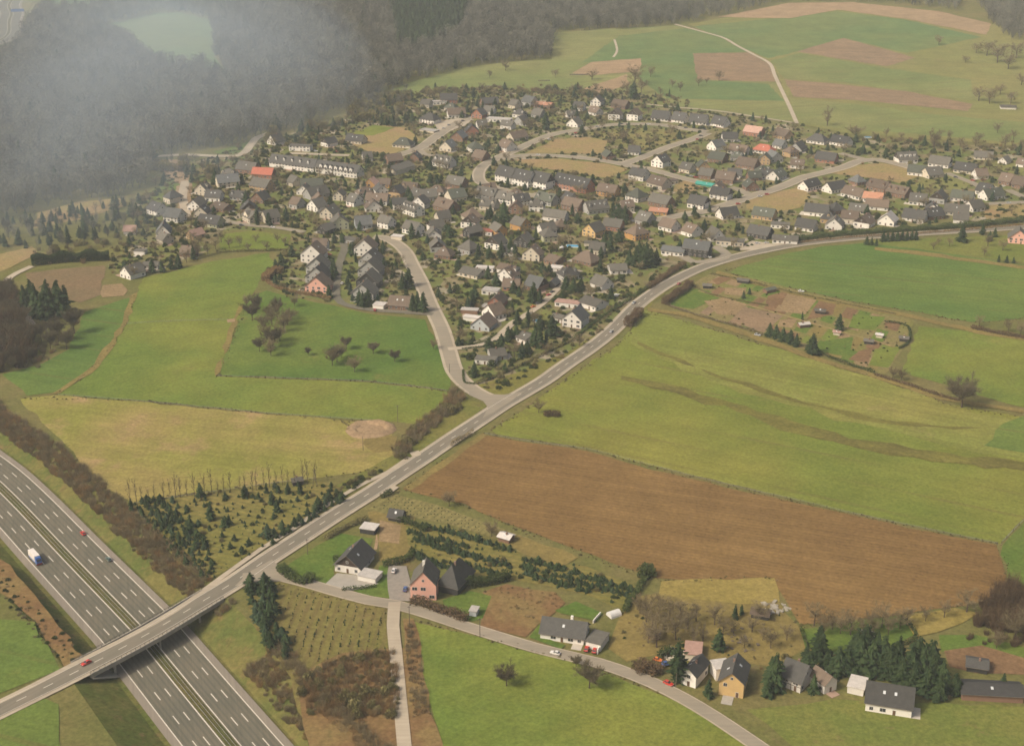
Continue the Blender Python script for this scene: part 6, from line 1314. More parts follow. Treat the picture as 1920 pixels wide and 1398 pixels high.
def und(name, label, pts, protos):
    pts = [p for p in pts if line_dist(p[:2], MAIN) > 9]
    return stuff(name, label, 'undergrowth', pts, protos, 1)
bankz = lambda d0, d1: (lambda x, y: MZ + (-MZ) * min(1, max(0, (line_dist((x, y), near_mw) - 19.5) / 16.5)))
mwn = near_mw
top = [p for p in mwn if p[1] > 470]; bot = [p for p in mwn if p[1] < 440]
u = strip_fill(top, 26, 36, 1.9, (1.6, 4.0), (1.0, 1.5), 3, .95, bankz(0, 0)) 
und('motorway_bank_bushes', 'brown leafless bushes covering the motorway bank below the nursery', u, BUSH_B)
u = strip_fill([p for p in mwn if 330 < p[1] < 440], 23, 39, 2.0, (1.4, 3.8), (1.0, 1.5), 4, .85, bankz(0, 0))
und('motorway_bank_bushes', 'brown bushes on the motorway bank beyond the bridge', u, BUSH_B)
u = strip_fill([p for p in mwn if p[1] > 455], -38, -24, 3.0, (.7, 1.5), (1.0, 1.5), 5, .42, bankz(0, 0))
und('motorway_bank_bushes', 'low planted shrubs on the bank left of the motorway', u, BUSH_B + BUSH_G[:1])
u = fill([[(640, 1230), (740, 1222), (750, 1345), (575, 1345), (560, 1275)]], 2.2, (1.6, 4.4), (.6, 1.1), seed=8)
und('bracken_thicket', 'dense russet and brown thicket at the nursery foot', u, [BUSH_B[2], BUSH_B[2], BUSH_B[0], BUSH_M[0]])
u = fill([[(757, 1170), (772, 1168), (795, 1280), (810, 1345), (775, 1345), (765, 1260)]], 2.0, (1.2, 3.0), (.9, 1.3), seed=9)
und('bracken_thicket', 'brown thicket strip beside the lower track', u, BUSH_B)
u = fill([[(748, 870), (738, 845), (760, 815), (790, 790), (815, 772), (842, 745), (855, 725), (872, 745), (868, 765), (835, 785), (800, 815), (770, 845)]], 2.6, (2.2, 5.0), (.9, 1.3), seed=10)
und('roadside_thicket', 'brown thicket beside the road junction and sandpit', u, BUSH_B + BUSH_M[:1])
u = fill([[(600, 930), (640, 905), (700, 885), (745, 865), (735, 880), (660, 925), (620, 942)]], 3.0, (1.2, 3.0), (.9, 1.3), seed=12, prob=.7)
und('roadside_thicket', 'mixed low shrubs between dry meadow and cycle path', u, BUSH_M + BUSH_G + BUSH_B[:2])
u = fill([[(1830, 1135), (1888, 1095), (1925, 1110), (1925, 1195), (1870, 1190), (1820, 1170)]], 4.0, (5, 9), (.7, 1.0), seed=13) + fill([[(1790, 1200), (1850, 1185), (1925, 1200), (1925, 1220)]], 4, (2, 4), (.8, 1.2), seed=14)
und('dark_copse', 'dark leafless copse at the end of the ploughed field', u, [brush(180 + i, dark_twig, 170, .013) for i in range(3)])
u = fill([[(-30, 560), (15, 545), (40, 590), (62, 640), (60, 690), (5, 702), (-30, 700)]], 5.5, (9, 15), (.7, 1.0), seed=15)
und('left_copse', 'dark brown leafless copse at the left photograph edge', u, [b[1] for b in BARE_OAK] + [brush(190, dark_twig, 170, .013)])
u = fill([[(150, 600), (100, 670), (70, 690), (40, 690), (60, 650), (100, 640)]], 4, (2, 4), (.8, 1.2), seed=16, prob=.6)
und('copse_scrub', 'russet scrub below the dark conifer clump', u, BUSH_B)
u = fill([[(905, 1112), (950, 1097), (1040, 1112), (1060, 1130), (1000, 1160), (960, 1150), (950, 1125)]], 2.4, (.5, 1.5), (.9, 1.4), seed=17, prob=.75)
und('brown_scrub', 'russet scrub on the rough plot between barn and bungalow', u, BUSH_B)
u = fill([[(1160, 1170), (1230, 1120), (1300, 1130), (1460, 1135), (1505, 1215), (1440, 1245), (1320, 1225), (1240, 1222), (1180, 1235)]], 3.6, (.4, 1.3), (.8, 1.6), seed=18, prob=.32) + fill([[(1190, 1240), (1260, 1215), (1330, 1225), (1300, 1250), (1200, 1270)], [(1400, 1225), (1520, 1215), (1800, 1280), (1925, 1300), (1925, 1330), (1700, 1300), (1450, 1310)]], 4.0, (.8, 2.8), (.8, 1.3), seed=53, prob=.5)
und('orchard_weeds', 'low brown weeds and scrub over the orchard slope and lower gardens', [p for p in u if not any(abs(p[0] - c_[0]) < c_[2] + 5 and abs(p[1] - c_[1]) < c_[3] + 5 for c_ in FOOT)], BUSH_B + BUSH_M + BUSH_G[:1])
u = fill([[(1340, 515), (1500, 548), (1700, 600), (1690, 650), (1640, 695), (1540, 665), (1420, 622), (1300, 580)]], 4.5, (.4, 1.3), (.8, 1.5), seed=19, prob=.24)
und('allotment_shrubs', 'low berry bushes scattered over the allotment gardens', u, BUSH_M + BUSH_G + BUSH_B[:1])

srow = []
for a_, b_ in (((-10, 1082), (150, 1246)), ((-10, 1068), (158, 1236)), ((-10, 1096), (120, 1232))): srow += strip_fill(PL([a_, ((a_[0] + b_[0]) / 2 - 4, (a_[1] + b_[1]) / 2), b_]), -.2, .2, 2.6, (.7, 1.6), (.9, 1.4), int(a_[1]), .8)
stuff('roadside_shrub_rows', 'rows of small dark shrubs planted on the brown strip left of the motorway', 'shrubbery', srow, BUSH_G[:2] + BUSH_B[:2], 1)
edge = []
for i_, ln_ in enumerate([[(905, 814), (1100, 844), (1290, 895), (1500, 943), (1700, 988), (1870, 1021)], [(1870, 1021), (1882, 1060), (1885, 1102)], [(1500, 1172), (1452, 1085), (1290, 1088), (1222, 1084), (1080, 1031), (960, 986), (872, 946), (757, 917)], [(1835, 1132), (1700, 1151), (1500, 1172)], [(40, 747), (250, 752), (500, 776), (738, 797)], [(405, 706), (560, 711), (700, 717), (838, 734)], [(1215, 586), (1330, 617), (1500, 668), (1650, 713), (1770, 757), (1920, 785)], [(1385, 500), (1368, 512), (1480, 540), (1600, 566), (1700, 582), (1820, 604), (1920, 598)], [(778, 1166), (860, 1185), (940, 1207), (1060, 1237), (1130, 1258), (1245, 1305)], [(922, 806), (980, 772), (1060, 714), (1165, 642), (1205, 592)], [(462, 560), (436, 636), (408, 705)], [(250, 556), (233, 606), (178, 686), (108, 738)], [(248, 942), (490, 908), (590, 897), (700, 880), (745, 850)], [(880, 815), (757, 915), (700, 955)], [(455, 1100), (520, 1100), (640, 1125), (722, 1148)]]):
    edge += strip_fill(PL(ln_), -1.2, 1.2, 1.5, (.25, .95), (.8, 1.6), 60 + i_, .6)
und('field_edge_weeds', 'dry grass and weeds along field edges and verges', edge, [BUSH_B[0], BUSH_B[2], BUSH_M[0], BUSH_M[1]])

# ---------------------------------------------------------------- planting between the village houses
def blocked(q, m=1.5):
    for cx, cy, hx, hy, rz in FOOT:
        dx, dy = q[0] - cx, q[1] - cy
        if abs(dx) > 40 or abs(dy) > 40: continue
        c, s = math.cos(-rz), math.sin(-rz)
        if abs(dx * c - dy * s) < hx + m and abs(dx * s + dy * c) < hy + m: return True
    for ln, hw in ROADS:
        if any(abs(ln[i][0] - q[0]) < 30 and abs(ln[i][1] - q[1]) < 30 and seg_dist(q, ln[i], ln[i + 1]) < hw + .5 for i in range(len(ln) - 1)): return True
    return False
PLOTS = [PL(p) for p in ([(985, 288), (1040, 262), (1100, 258), (1140, 265), (1128, 290), (1060, 288)], [(965, 300), (1050, 298), (1140, 308), (1178, 318), (1140, 335), (1060, 322), (990, 312)], [(1405, 375), (1460, 360), (1500, 350), (1520, 365), (1500, 390), (1450, 400), (1400, 392)], [(1555, 325), (1610, 310), (1650, 306), (1700, 316), (1720, 332), (1690, 345), (1640, 335)], [(640, 262), (700, 235), (760, 240), (790, 262), (740, 290), (690, 285)], [(815, 232), (850, 222), (885, 222), (878, 232), (850, 245), (822, 250)])]
hf = random.Random(77); built = 0
INF = [PL(p) for p in ([(400, 330), (560, 345), (700, 345), (880, 345), (1000, 372), (1200, 385), (1180, 440), (1000, 440), (800, 440), (640, 425), (500, 410), (370, 425), (330, 420)], [(1290, 300), (1500, 290), (1560, 300), (1420, 350), (1300, 370)], [(1500, 400), (1600, 375), (1840, 372), (1840, 412), (1560, 440)], [(800, 460), (1000, 470), (1180, 470), (1130, 530), (860, 540)], [(780, 200), (960, 190), (1100, 200), (1080, 235), (960, 255)])]
for tr in range(2600):
    if built >= 52: break
    pg = INF[hf.choice((0, 0, 0, 1, 2, 2, 3, 4))]; q = (hf.uniform(min(p[0] for p in pg), max(p[0] for p in pg)), hf.uniform(min(p[1] for p in pg), max(p[1] for p in pg)))
    if not inside(q, pg) or blocked(q, 8.2) or any(inside(q, pl) for pl in PLOTS): continue
    th = hf.choice((-1, -1, 1)) * R(hf.uniform(10, 35)); L_ = hf.uniform(10, 13.5); t_ = hf.choice('PPPGGH'); dx_, dy_ = math.cos(th) * L_ / 2, math.sin(th) * L_ / 2
    a1, a2 = pxof(q[0] - dx_, q[1] - dy_ - 5, hill(*q)), pxof(q[0] + dx_, q[1] + dy_ - 5, hill(*q))
    house(a1[0], a1[1], a2[0], a2[1], hf.uniform(9, 11), hf.choice((3.2, 3.6, 4.2, 5.0)), t_, hf.choice('wwwwccgbt'), hf.choice('ddggnnv'), hf.choice(('', '', 's', '1', '2', 'K')), where=None, keep=True); built += 1
vg = PL(VILLAGE[0]); vr = random.Random(21); cand = []
x0, x1, y0, y1 = min(p[0] for p in vg), max(p[0] for p in vg), min(p[1] for p in vg), max(p[1] for p in vg)
y = y0
while y < y1:
    x = x0
    while x < x1:
        q = (x + vr.uniform(-2.5, 2.5), y + vr.uniform(-2.5, 2.5))
        if inside(q, vg) and not any(inside(q, pl) for pl in PLOTS) and not blocked(q): cand.append(q)
        x += 5.6
    y += 5.6
vr.shuffle(cand)
dens = lambda q: 1.0 if pxof(*q)[0] < 1180 else .55
cand = [q for q in cand if vr.random() < dens(q)]
near_house = lambda q: blocked(q, 3.0)
ic = 0
kinds = [('garden_conifer', CONI + CONI_BLUE, (5, 10), 280, 'dark garden conifer', 'tree', 'garden conifers among the village houses', 1.25),
         ('garden_tree', BARE, (6, 11), 285, 'leafless garden tree', 'tree', 'leafless garden trees among the village houses', 1.25),
         ('evergreen_shrub', BUSH_G, (2.2, 4.6), 290, 'green garden shrub', 'shrub', 'green shrubs among the village houses', 1.0),
         ('leafless_shrub', BUSH_B + BUSH_M, (2.0, 4.2), 290, 'brown garden shrub', 'shrub', 'brown shrubs among the village houses', 1.0)]
for nm, pr, hr, n, lb, ct, gr, wd in kinds:
    k = 0
    while k < n and ic < len(cand):
        q = cand[ic]; ic += 1
        tall = hr[1] > 4.8
        if tall and near_house(q): 
            if vr.random() < .6: continue
        pq = vr.choice(pr); place_tree('g', q[0], q[1], vr.uniform(*hr), pq, lb, lb + 's', None, ct, gr, parts=tall, name=nm, wide=wd, rnd=vr) ; k += 1
rest = [(q[0], q[1], hill(*q) - .1, vr.uniform(1.2, 3.2), vr.uniform(.9, 1.4)) for q in cand[ic:] if vr.random() < .42]
extra = []
for q in cand[ic:]:
    for _ in range(1):
        p = (q[0] + vr.uniform(-4, 4), q[1] + vr.uniform(-4, 4))
        if not blocked(p, .8): extra.append((p[0], p[1], hill(*p) - .1, vr.uniform(.8, 2.4), vr.uniform(.9, 1.5)))
stuff('garden_shrubbery', 'low shrubs and hedging filling the village gardens', 'shrubbery', rest + extra, BUSH_G + BUSH_G + BUSH_B + BUSH_M, 1)

# ================================================================ FAR WOODS
CLEAR = [(160, 52), (240, 38), (290, 24), (340, 24), (395, 38), (400, 62), (402, 105), (436, 152), (415, 152), (385, 128), (330, 131), (275, 112), (245, 82)]
TOPF = [(85, -5), (280, -8), (255, 8), (130, 24), (85, 18)]
CONW = [(730, 12), (790, -14), (880, -12), (868, 62), (800, 96), (748, 98)]
WOOD = [(-140, 415), (-140, 150), (25, 100), (62, 40), (80, 15), (75, -22), (400, -30), (800, -32), (1300, -32), (1285, 42), (1200, 54), (1040, 60), (1035, 112), (960, 116), (880, 126), (770, 155), (725, 172), (700, 192), (640, 208), (560, 242), (500, 252), (430, 278), (340, 286), (290, 296), (285, 350), (235, 368), (150, 376), (70, 398), (-20, 418)]
woodpts = fill([WOOD], 9.5, (15, 23), (.95, 1.25), holes=[CLEAR, TOPF, CONW], seed=31)
mwc = MW[::2]
woodpts = [p for p in woodpts if line_dist(p[:2], mwc) > 24]
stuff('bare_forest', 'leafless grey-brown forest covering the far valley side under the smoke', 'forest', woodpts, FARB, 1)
stuff('conifer_wood', 'dark blue-green conifer wood in the far forest', 'forest', fill([CONW], 8.5, (17, 25), (.9, 1.1), seed=32) + fill([WOOD], 42, (14, 22), (.9, 1.1), holes=[CLEAR, TOPF], seed=33, prob=.5), [c[1] for c in CONI], 1)
stuff('valley_trees', 'dark mixed trees along the valley below the smoke', 'trees', fill([[(-60, 420), (120, 402), (235, 378), (270, 400), (235, 440), (120, 462), (60, 465), (-60, 482)]], 8, (5, 12), (.9, 1.2), seed=34, prob=.8), [c[1] for c in CONI[:3]] + FARB[:2], 1)
stuff('valley_shrubs', 'grey-green shrubs on the valley floor behind the windbreak', 'shrubbery', fill([[(60, 470), (240, 440), (250, 470), (200, 492), (70, 500)]], 6, (2, 6), (.9, 1.2), seed=35, prob=.5), BUSH_M + BUSH_B, 1)
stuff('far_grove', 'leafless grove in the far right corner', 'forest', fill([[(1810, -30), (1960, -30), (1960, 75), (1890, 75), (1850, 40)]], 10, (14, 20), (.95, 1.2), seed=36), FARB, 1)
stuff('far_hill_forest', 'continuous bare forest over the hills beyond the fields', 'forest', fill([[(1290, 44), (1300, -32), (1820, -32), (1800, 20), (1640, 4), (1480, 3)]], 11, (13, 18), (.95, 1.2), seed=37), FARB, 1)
stuff('meadow_edge_shrubs', 'scrubby bushes along the meadow behind the right estate', 'shrubbery', fill([[(1610, 262), (1700, 258), (1925, 268), (1925, 292), (1740, 280), (1640, 276)]], 9, (2, 5), (.9, 1.3), seed=38, prob=.5) + fill([[(1180, 176), (1290, 182), (1300, 200), (1210, 196)]], 8, (2, 4), (.9, 1.3), seed=39, prob=.5) + fill([[(780, 168), (1000, 160), (1130, 172), (1130, 180), (900, 176), (780, 182)]], 8, (3, 7), (.9, 1.3), seed=40, prob=.6), BUSH_M + BUSH_B, 1)
stuff('village_edge_trees', 'trees and scrub between smoke and village', 'trees', fill([[(480, 262), (640, 212), (720, 182), (790, 165), (780, 190), (700, 225), (600, 250), (520, 270)], [(290, 300), (400, 300), (410, 330), (300, 350)], [(640, 212), (740, 175), (770, 215), (700, 235)]], 9, (4, 11), (.9, 1.2), seed=41, prob=.45), FARB[:3] + BUSH_M + [CONI[0][1]], 1)

# ================================================================ FENCES, POLES, SMALL THINGS
wood_m = plain_mat('weathered_wood', (.12, .095, .07), .9, .2)
def fence(pts, label, span=6.0, h=1.2):
    ln = catmull(PL(pts), span); m0 = ln[len(ln) // 2]; root = empty('field_fence', (m0[0], m0[1], hill(*m0))); zc = hill(*m0); pv, pf, rv, rf = [], [], [], []
    for i, p in enumerate(ln):
        z = hill(*p) - zc; tube(pv, pf, (p[0] - m0[0], p[1] - m0[1], z - .2), (p[0] - m0[0], p[1] - m0[1], z + h), .11, .10, 4)
        if i:
            a = ln[i - 1]; za = hill(*a) - zc
            for hh in (.5, .8, 1.1): tube(rv, rf, (a[0] - m0[0], a[1] - m0[1], za + hh), (p[0] - m0[0], p[1] - m0[1], z + hh), .03, .03, 3)
    o = mesh_obj('posts', pv, pf, wood_m, root); o['kind'] = 'stuff'; mesh_obj('wires', rv, rf, steel, root)['kind'] = 'stuff'
    tag(root, label, 'fence', 'pasture fences')
fence([(108, 741), (250, 752), (400, 766), (500, 776), (620, 784), (700, 790), (738, 797)], 'wire fence between green meadow and dry meadow')
fence([(406, 706), (480, 708), (560, 711), (700, 717), (838, 734)], 'wire fence below the orchard meadow')
fence([(238, 608), (300, 604), (360, 602), (428, 600)], 'wire fence across the upper left meadow')
fence([(908, 814), (1000, 830), (1100, 843), (1200, 868), (1300, 894), (1400, 918), (1500, 940), (1600, 964), (1700, 985), (1800, 1006), (1870, 1020)], 'wire fence between ploughed field and meadow')
fence([(246, 946), (330, 933), (420, 920), (500, 909), (590, 898)], 'wire fence between dry meadow and nursery')
fence([(1878, 1018), (1900, 995), (1930, 966)], 'wire fence climbing at the meadow corner')
def pole(px, py, h, label, arm=True, name='utility_pole'):
    x, y = P(px, py); o = empty(name, (x, y, hill(x, y))); v, f = [], []; tube(v, f, (0, 0, -.3), (0, 0, h), .16, .11, 6); mesh_obj('post', v, f, wood_m, o)
    if arm:
        v, f = boxmesh(-.8, .8, -.06, .06, h - .6, h - .45); mesh_obj('cross_arm', v, f, wood_m, o)
        for xx in (-.65, .65): v, f = [], []; tube(v, f, (xx, 0, h - .45), (xx, 0, h - .25), .07, .05, 5); mesh_obj('insulator', v, f, frame_m, o)
    tag(o, label, 'pole', 'wooden poles')
pole(768, 1172, 9, 'wooden pole at the corner of the lane and track'); pole(900, 1195, 9, 'wooden pole beside the lane before the rough plot'); pole(577, 1040, 8, 'wooden pole on the lawn near the main road'); pole(746, 792, 10, 'wooden pole in the meadow above the sandpit'); pole(681, 845, 8, 'wooden pole beside the sandpit', False); pole(1267, 1290, 7, 'wooden pole beside the lane near the red car', False); pole(843, 700, 6, 'dark pole beside the side road', False)
def aframe():
    x, y = P(591, 912); o = empty('a_frame_pole', (x, y, 0)); v, f = [], []
    for s in (-1.1, 1.1): tube(v, f, (s, 0, -.3), (s * .12, 0, 9), .14, .1, 5)
    mesh_obj('legs', v, f, wood_m, o); v, f = boxmesh(-.7, .7, -.08, .08, 3.8, 4.0); mesh_obj('cross_bar', v, f, wood_m, o); v, f = boxmesh(-.9, .9, -.08, .08, 8.6, 8.8); mesh_obj('cross_arm', v, f, wood_m, o)
    tag(o, 'wooden a-frame pole at the nursery corner by the shed', 'pole', 'wooden poles')
aframe()
def shed(x1, y1, x2, y2, D, h, wall, roof, label, typ='P', name='garden_shed'): house(x1, y1, x2, y2, D, h, typ, wall, roof, 'L', nowin=True, name=name, special=label, group='sheds and huts')
shed(550, 912, 568, 909, 4, 2.6, 'k', 'g', 'dark shed at the nursery corner by the a-frame pole')
shed(1318, 541, 1333, 542, 4, 2.3, 'k', 'g', 'dark shed with pale roof at the allotment entrance')
shed(1438, 551, 1455, 547, 4, 2.4, 'b', 'v', 'green-roofed shed among the upper allotments'); shed(1382, 530, 1402, 533, 4, 2.2, 'k', 'g', 'dark shed with grey roof on the top allotment'); shed(1500, 616, 1518, 614, 4, 2.4, 'b', 'l', 'pale-roofed hut behind the allotment conifer row')
shed(1562, 628, 1574, 630, 3, 2.2, 'c', 'q', 'small cream hut below the single allotment conifer'); shed(1620, 645, 1636, 647, 4, 2.2, 'k', 'g', 'dark hut in the lower allotments'); shed(1642, 633, 1654, 635, 3, 2.2, 'c', 'l', 'small white-roofed hut right of the dark allotment hut'); shed(1686, 640, 1702, 642, 4, 2.3, 'k', 'g', 'grey hut by the right allotment corner')
shed(1528, 588, 1546, 590, 4, 2.2, 'k', 'g', 'dark hut beside the dark middle allotment bed')
shed(1408, 1158, 1440, 1164, 5, 2.2, 'k', 'n', 'low dark shelter on the tan orchard slope'); shed(1215, 1197, 1235, 1200, 4, 2.2, 'b', 'n', 'brown hut under the bare fruit trees')
def cloche(px, py, L, W, H, label, mat, name='polytunnel', cat='greenhouse', rz=0):
    x, y = P(px, py); v, f = [], []
    n = 8
    for i in (0, 1):
        for j in range(n + 1): a = math.pi * j / n; v.append((-L / 2 + L * i, -W / 2 * math.cos(a), H * math.sin(a)))
    f = [(j, j + 1, n + 2 + j, n + 1 + j) for j in range(n)] + [tuple(reversed(range(n + 1))), tuple(range(n + 1, 2 * n + 2))]
    o = mesh_obj(name, v, f, mat, loc=(x, y, hill(x, y)), rz=rz); tag(o, label, cat)
film = plain_mat('white_film', (.6, .57, .52), .5, .1)
cloche(1151, 1153, 5, 4, 2.2, 'pale round-topped polytunnel above the white garage', film, rz=R(30))
for x, y, lb in [(1053, 467, 'white round tent beside the turquoise pool'), (988, 478, 'white round tent right of the dark conifers'), (1000, 485, 'small white round tent below the other tents')]: 
    xx, yy = P(x, y); v, f = [], []; n = 10
    for j in range(n): a = j * math.tau / n; v += [(1.7 * math.cos(a), 1.7 * math.sin(a), 0), (1.7 * math.cos(a), 1.7 * math.sin(a), 1.6)]
    v.append((0, 0, 2.9)); f = [(2 * j, 2 * ((j + 1) % n), 2 * ((j + 1) % n) + 1, 2 * j + 1) for j in range(n)]; o = empty('garden_tent', (xx, yy, 0)); mesh_obj('tent_wall', v[:2 * n], f, film, o)
    mesh_obj('tent_roof', [(1.85 * math.cos(j * math.tau / n), 1.85 * math.sin(j * math.tau / n), 1.6) for j in range(n)] + [(0, 0, 2.9)], [(j, (j + 1) % n, n) for j in range(n)], film, o); tag(o, lb, 'tent', 'white garden tents')
poolw = plain_mat('pool_water', (.06, .30, .45), .15, .08, .5, .5)
def pool(px, py, L, W, label, rz=0.0, round_=False):
    x, y = P(px, py); o = empty('swimming_pool', (x, y, hill(x, y)), rz); n = 16
    if round_: c = [(L / 2 * math.cos(i * math.tau / n), W / 2 * math.sin(i * math.tau / n)) for i in range(n)]
    else: c = [(-L / 2, -W / 2), (L / 2, -W / 2), (L / 2, W / 2), (-L / 2, W / 2)]
    k = len(c); outer = [(a * 1.14, b * 1.2) for a, b in c]
    mesh_obj('rim', [(a, b, .55) for a, b in c] + [(a, b, .55) for a, b in outer] + [(a, b, -.1) for a, b in outer], [(i, (i + 1) % k, k + (i + 1) % k, k + i) for i in range(k)] + [(k + i, k + (i + 1) % k, 2 * k + (i + 1) % k, 2 * k + i) for i in range(k)], frame_m, o)
    mesh_obj('water', [(a, b, .48) for a, b in c], [tuple(range(k))], poolw, o); tag(o, label, 'swimming pool', 'garden pools')
pool(1074, 462, 9, 5.5, 'turquoise rectangular pool on a lawn by the white tent', R(-5)); pool(1007, 602, 5, 5, 'small round blue pool on the pale terrace', 0, True); pool(1627, 258, 7, 6, 'small blue pool above the right estate', 0, True)
def boat():
    x, y = P(1155, 556); v, f = loft([[(-2.6, -.9, .5), (-2.6, .9, .5), (-2.6, 1.0, 1.2), (-2.6, -1.0, 1.2)], [(.6, -1.0, .45), (.6, 1.0, .45), (.6, 1.1, 1.3), (.6, -1.1, 1.3)], [(2.0, -.5, .7), (2.0, .5, .7), (2.0, .6, 1.4), (2.0, -.6, 1.4)], [(2.9, -.05, 1.2), (2.9, .05, 1.2), (2.9, .06, 1.5), (2.9, -.06, 1.5)]])
    o = empty('boat', (x, y, .1), R(20)); mesh_obj('hull', v, f, film, o); v, f = boxmesh(-1.0, .8, -.7, .7, 1.25, 1.9); mesh_obj('cabin', v, f, film, o)
    v, f = boxmesh(-1.4, 1.4, -.7, .7, .05, .5); mesh_obj('trailer', v, f, steel, o); tag(o, 'white boat on a trailer in the garden beside the main road', 'boat')
boat()
def wall_run(pts, w_, h, mat, label, name='garden_wall'):
    ln = PL(pts); m0 = ln[0]; a, b = offset(ln, -w_ / 2), offset(ln, w_ / 2); v, f = [], []
    for p, q in zip(a, b): v += [(p[0] - m0[0], p[1] - m0[1], -.2), (q[0] - m0[0], q[1] - m0[1], -.2), (q[0] - m0[0], q[1] - m0[1], h), (p[0] - m0[0], p[1] - m0[1], h)]
    for i in range(len(ln) - 1): k = 4 * i; f += [(k, k + 4, k + 5, k + 1), (k + 1, k + 5, k + 6, k + 2), (k + 2, k + 6, k + 7, k + 3), (k + 3, k + 7, k + 4, k)]
    e = 4 * (len(ln) - 1); f += [(0, 1, 2, 3), (e, e + 3, e + 2, e + 1)]
    o = mesh_obj(name, v, f, mat, loc=(m0[0], m0[1], hill(*m0))); tag(o, label, 'wall', 'garden walls')
wall_run([(1112, 1168), (1126, 1152)], .4, 1.4, WM['w'], 'short white wall behind the bungalow garage')
wall_run([(1120, 1226), (1137, 1196)], .4, 2.2, WM['w'], 'white wall closing the garage drive beside the red car')
wall_run([(713, 962), (709, 1000), (704, 1030)], 1.4, .15, S4, 'pale paved path climbing the sandy garden beds', 'garden_path')
# rubble and mounds
def heap(px, py, n, r0, mat, label, name, cat='heap', sz=(.4, 1.2)):
    x, y = P(px, py); rr = random.Random(int(px)); v, f = [], []
    for _ in range(n):
        a, d = rr.uniform(0, math.tau), r0 * rr.random() ** .6; s = rr.uniform(*sz); c = (d * math.cos(a), d * math.sin(a), s * .2); k = len(v); al = rr.uniform(0, 3)
        bv, bf = boxmesh(-s, s, -s * .6, s * .6, -s * .4, s * .4)
        for p in bv: v.append((c[0] + p[0] * math.cos(al) - p[1] * math.sin(al), c[1] + p[0] * math.sin(al) + p[1] * math.cos(al), c[2] + p[2] * rr.uniform(.6, 1.2)))
        f += [tuple(k + i for i in q) for q in bf]
    o = mesh_obj(name, v, f, mat, loc=(x, y, hill(x, y))); tag(o, label, cat, kind='stuff')
heap(1455, 1140, 40, 6, concrete, 'heap of pale rubble at the ploughed field corner', 'rubble_heap'); heap(1630, 1186, 14, 2.5, concrete, 'pale rubbish heap on the lower lawn', 'rubble_heap'); heap(1265, 1230, 30, 5, WM['c'], 'clutter of building scraps behind the cypress', 'rubble_heap'); heap(1390, 1200, 26, 9, wood_m, 'scattered timber on the tan orchard slope', 'timber_scraps', sz=(.3, .9))
def mound():
    ring = catmull(PL([(658, 806), (672, 795), (700, 792), (728, 798), (732, 806), (715, 815), (690, 818), (668, 816), (658, 806)]), 3.0); m0 = P(695, 805); v, f = [], []; rr = random.Random(3)
    a, b = offset(ring, -3.4), offset(ring, 3.0)
    for p, q, r_ in zip(a, ring, b): hh = rr.uniform(1.2, 2.4); v += [(p[0] - m0[0], p[1] - m0[1], 0), (q[0] - m0[0] + rr.uniform(-.5, .5), q[1] - m0[1], hh), (r_[0] - m0[0], r_[1] - m0[1], 0)]
    for i in range(len(ring) - 1): k = 3 * i; f += [(k, k + 3, k + 4, k + 1), (k + 1, k + 4, k + 5, k + 2)]
    o = mesh_obj('earth_bank', v, f, S4, loc=(m0[0], m0[1], .1), smooth=True); tag(o, 'ring-shaped sandy earth bank in the dry meadow beside the thicket', 'earth bank')
mound()
# turquoise tarpaulin over the frame, overhead sign on the far motorway
tarp = plain_mat('turquoise_tarpaulin', (.05, .26, .20), .6, .12)
for o in bpy.data.objects:
    if o.name.startswith('tarpaulin_shed'):
        for ch in o.children:
            for s in ch.material_slots: s.link = 'OBJECT'; s.material = tarp
def gantry():
    x, y = P(26, 30); z = mwz(x, y); o = empty('sign_gantry', (x, y, z), R(mw_far)); blue = plain_mat('sign_blue', (.06, .13, .33), .5, .05)
    for s in (-18, 18): v, f = [], []; tube(v, f, (0, s, -1), (0, s, 7.5), .35, .3, 6); mesh_obj('mast', v, f, steel, o)
    v, f = boxmesh(-.3, .3, -18, 18, 6.9, 7.6); mesh_obj('beam', v, f, steel, o); v, f = boxmesh(-.45, -.31, -15, 3, 6.2, 10.2); mesh_obj('sign_panel', v, f, blue, o)
    tag(o, 'blue overhead sign gantry across the far motorway', 'sign gantry')
mw_far = head_on(MW, 26, 30); gantry()
# stacks and hedgerow bits on the far meadow
for x, y, L, lb in [(930, 163, 26, 'long dark timber stack on the far meadow'), (1020, 152, 14, 'shorter dark timber stack on the far meadow'), (1085, 141, 22, 'thin dark timber stack above the far bare plot')]:
    xx, yy = P(x, y); v, f = [], []; rr = random.Random(x)
    for i in range(8):
        for j in range(3): x0 = -L / 2 + L * i / 8; tube(v, f, (x0, j * .7 - .7, .5 + rr.uniform(-.1, .4)), (x0 + L / 8.5, j * .7 - .7 + rr.uniform(-.2, .2), .5 + rr.uniform(-.1, .4)), .5, .5, 6)
    o = mesh_obj('timber_stack', v, f, wood_m, loc=(xx, yy, hill(xx, yy))); tag(o, lb, 'timber stack', kind='stuff')

finish_labels()
for o in COL.objects:                       # keep labels within sixteen words
    l_ = o.get('label')
    if l_ and len(l_.split()) > 16: l_ = l_.replace(' and dormers', '').replace(' gable-fronted', ' gabled').replace(' of the ', ' of '); o['label'] = ' '.join(l_.split()[:16])

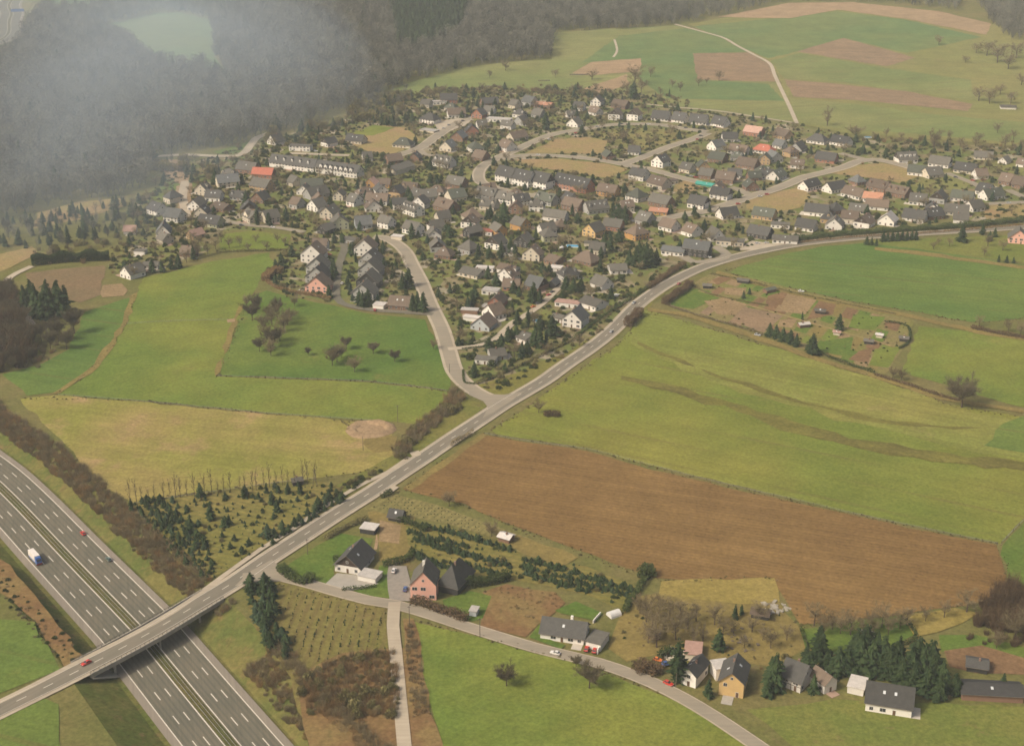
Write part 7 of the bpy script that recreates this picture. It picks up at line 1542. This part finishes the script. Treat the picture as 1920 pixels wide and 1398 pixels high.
# ================================================================ AIR
def volume_mat(name, col, density, aniso=0.2):
    m = bpy.data.materials.new(name); m.use_nodes = True; n = m.node_tree.nodes; n.remove(n['Principled BSDF'])
    v = n.new('ShaderNodeVolumePrincipled'); v.inputs['Color'].default_value = (*col, 1); v.inputs['Density'].default_value = density; v.inputs['Anisotropy'].default_value = aniso
    m.node_tree.links.new(v.outputs[0], n['Material Output'].inputs['Volume']); return m
v, f = boxmesh(-7000, 7000, -3500, 9500, -9, 302)
tag(mesh_obj('haze', v, f, volume_mat('haze_air', (.85, .90, .92), .00010, .0)), 'thin pale haze over the whole landscape', 'haze', kind='stuff')
def smoke():
    out = [(-120, 20), (60, -40), (400, -40), (640, -25), (700, 60), (748, 140), (740, 205), (650, 250), (560, 285), (480, 325), (420, 375), (370, 425), (300, 470), (160, 495), (0, 512), (-120, 520)]
    poly = PL(out); x0, x1 = min(p[0] for p in poly), max(p[0] for p in poly); y0, y1 = min(p[1] for p in poly), max(p[1] for p in poly); st = 32; rr = random.Random(9); pts = {}; V, Fs = [], []
    nx, ny = int((x1 - x0) / st) + 2, int((y1 - y0) / st) + 2; ring = poly + [poly[0]]
    ids = {}
    for i in range(nx):
        for j in range(ny):
            q = (x0 + i * st, y0 + j * st); ins = inside(q, poly); d = line_dist(q, ring) if ins else 0.0
            t = (1 - math.exp(-d / 150.0)); n_ = .5 + .5 * math.sin(q[0] * .013 + 1.3 * math.sin(q[1] * .008)) * math.cos(q[1] * .009 + q[0] * .004)
            hh = 6 + (140 - 84 * sstep(950, 2500, q[1])) * t * (.85 + .22 * n_); ids[i, j] = (q, hh if ins else 0.0)
    for i in range(nx - 1):
        for j in range(ny - 1):
            c = [ids[i, j], ids[i + 1, j], ids[i + 1, j + 1], ids[i, j + 1]]
            if all(h[1] > 0 for h in c):
                for a in (0, 1): pts.setdefault('x', 0)
                Fs.append([(i, j), (i + 1, j), (i + 1, j + 1), (i, j + 1)])
    used = {}; faces = []
    def vid(k, topside):
        if (k, topside) not in used:
            q, hh = ids[k]; g = hill(*q); used[k, topside] = len(V); V.append((q[0], q[1], g + (hh if topside else .9)))
        return used[k, topside]
    cells = {tuple(q[0]) for q in Fs}
    for q in Fs:
        faces.append([vid(k, True) for k in q]); faces.append([vid(k, False) for k in reversed(q)])
        i, j = q[0]
        for (a, b, nb) in ((q[0], q[1], (i, j - 1)), (q[1], q[2], (i + 1, j)), (q[2], q[3], (i, j + 1)), (q[3], q[0], (i - 1, j))):
            if nb not in cells: faces.append([vid(b, True), vid(a, True), vid(a, False), vid(b, False)])
    tag(mesh_obj('smoke', V, faces, volume_mat('smoke_air', (.72, .85, .97), .0012, -.1), smooth=True), 'blue-grey smoke drifting over the forest at upper left', 'smoke', kind='stuff')
smoke()
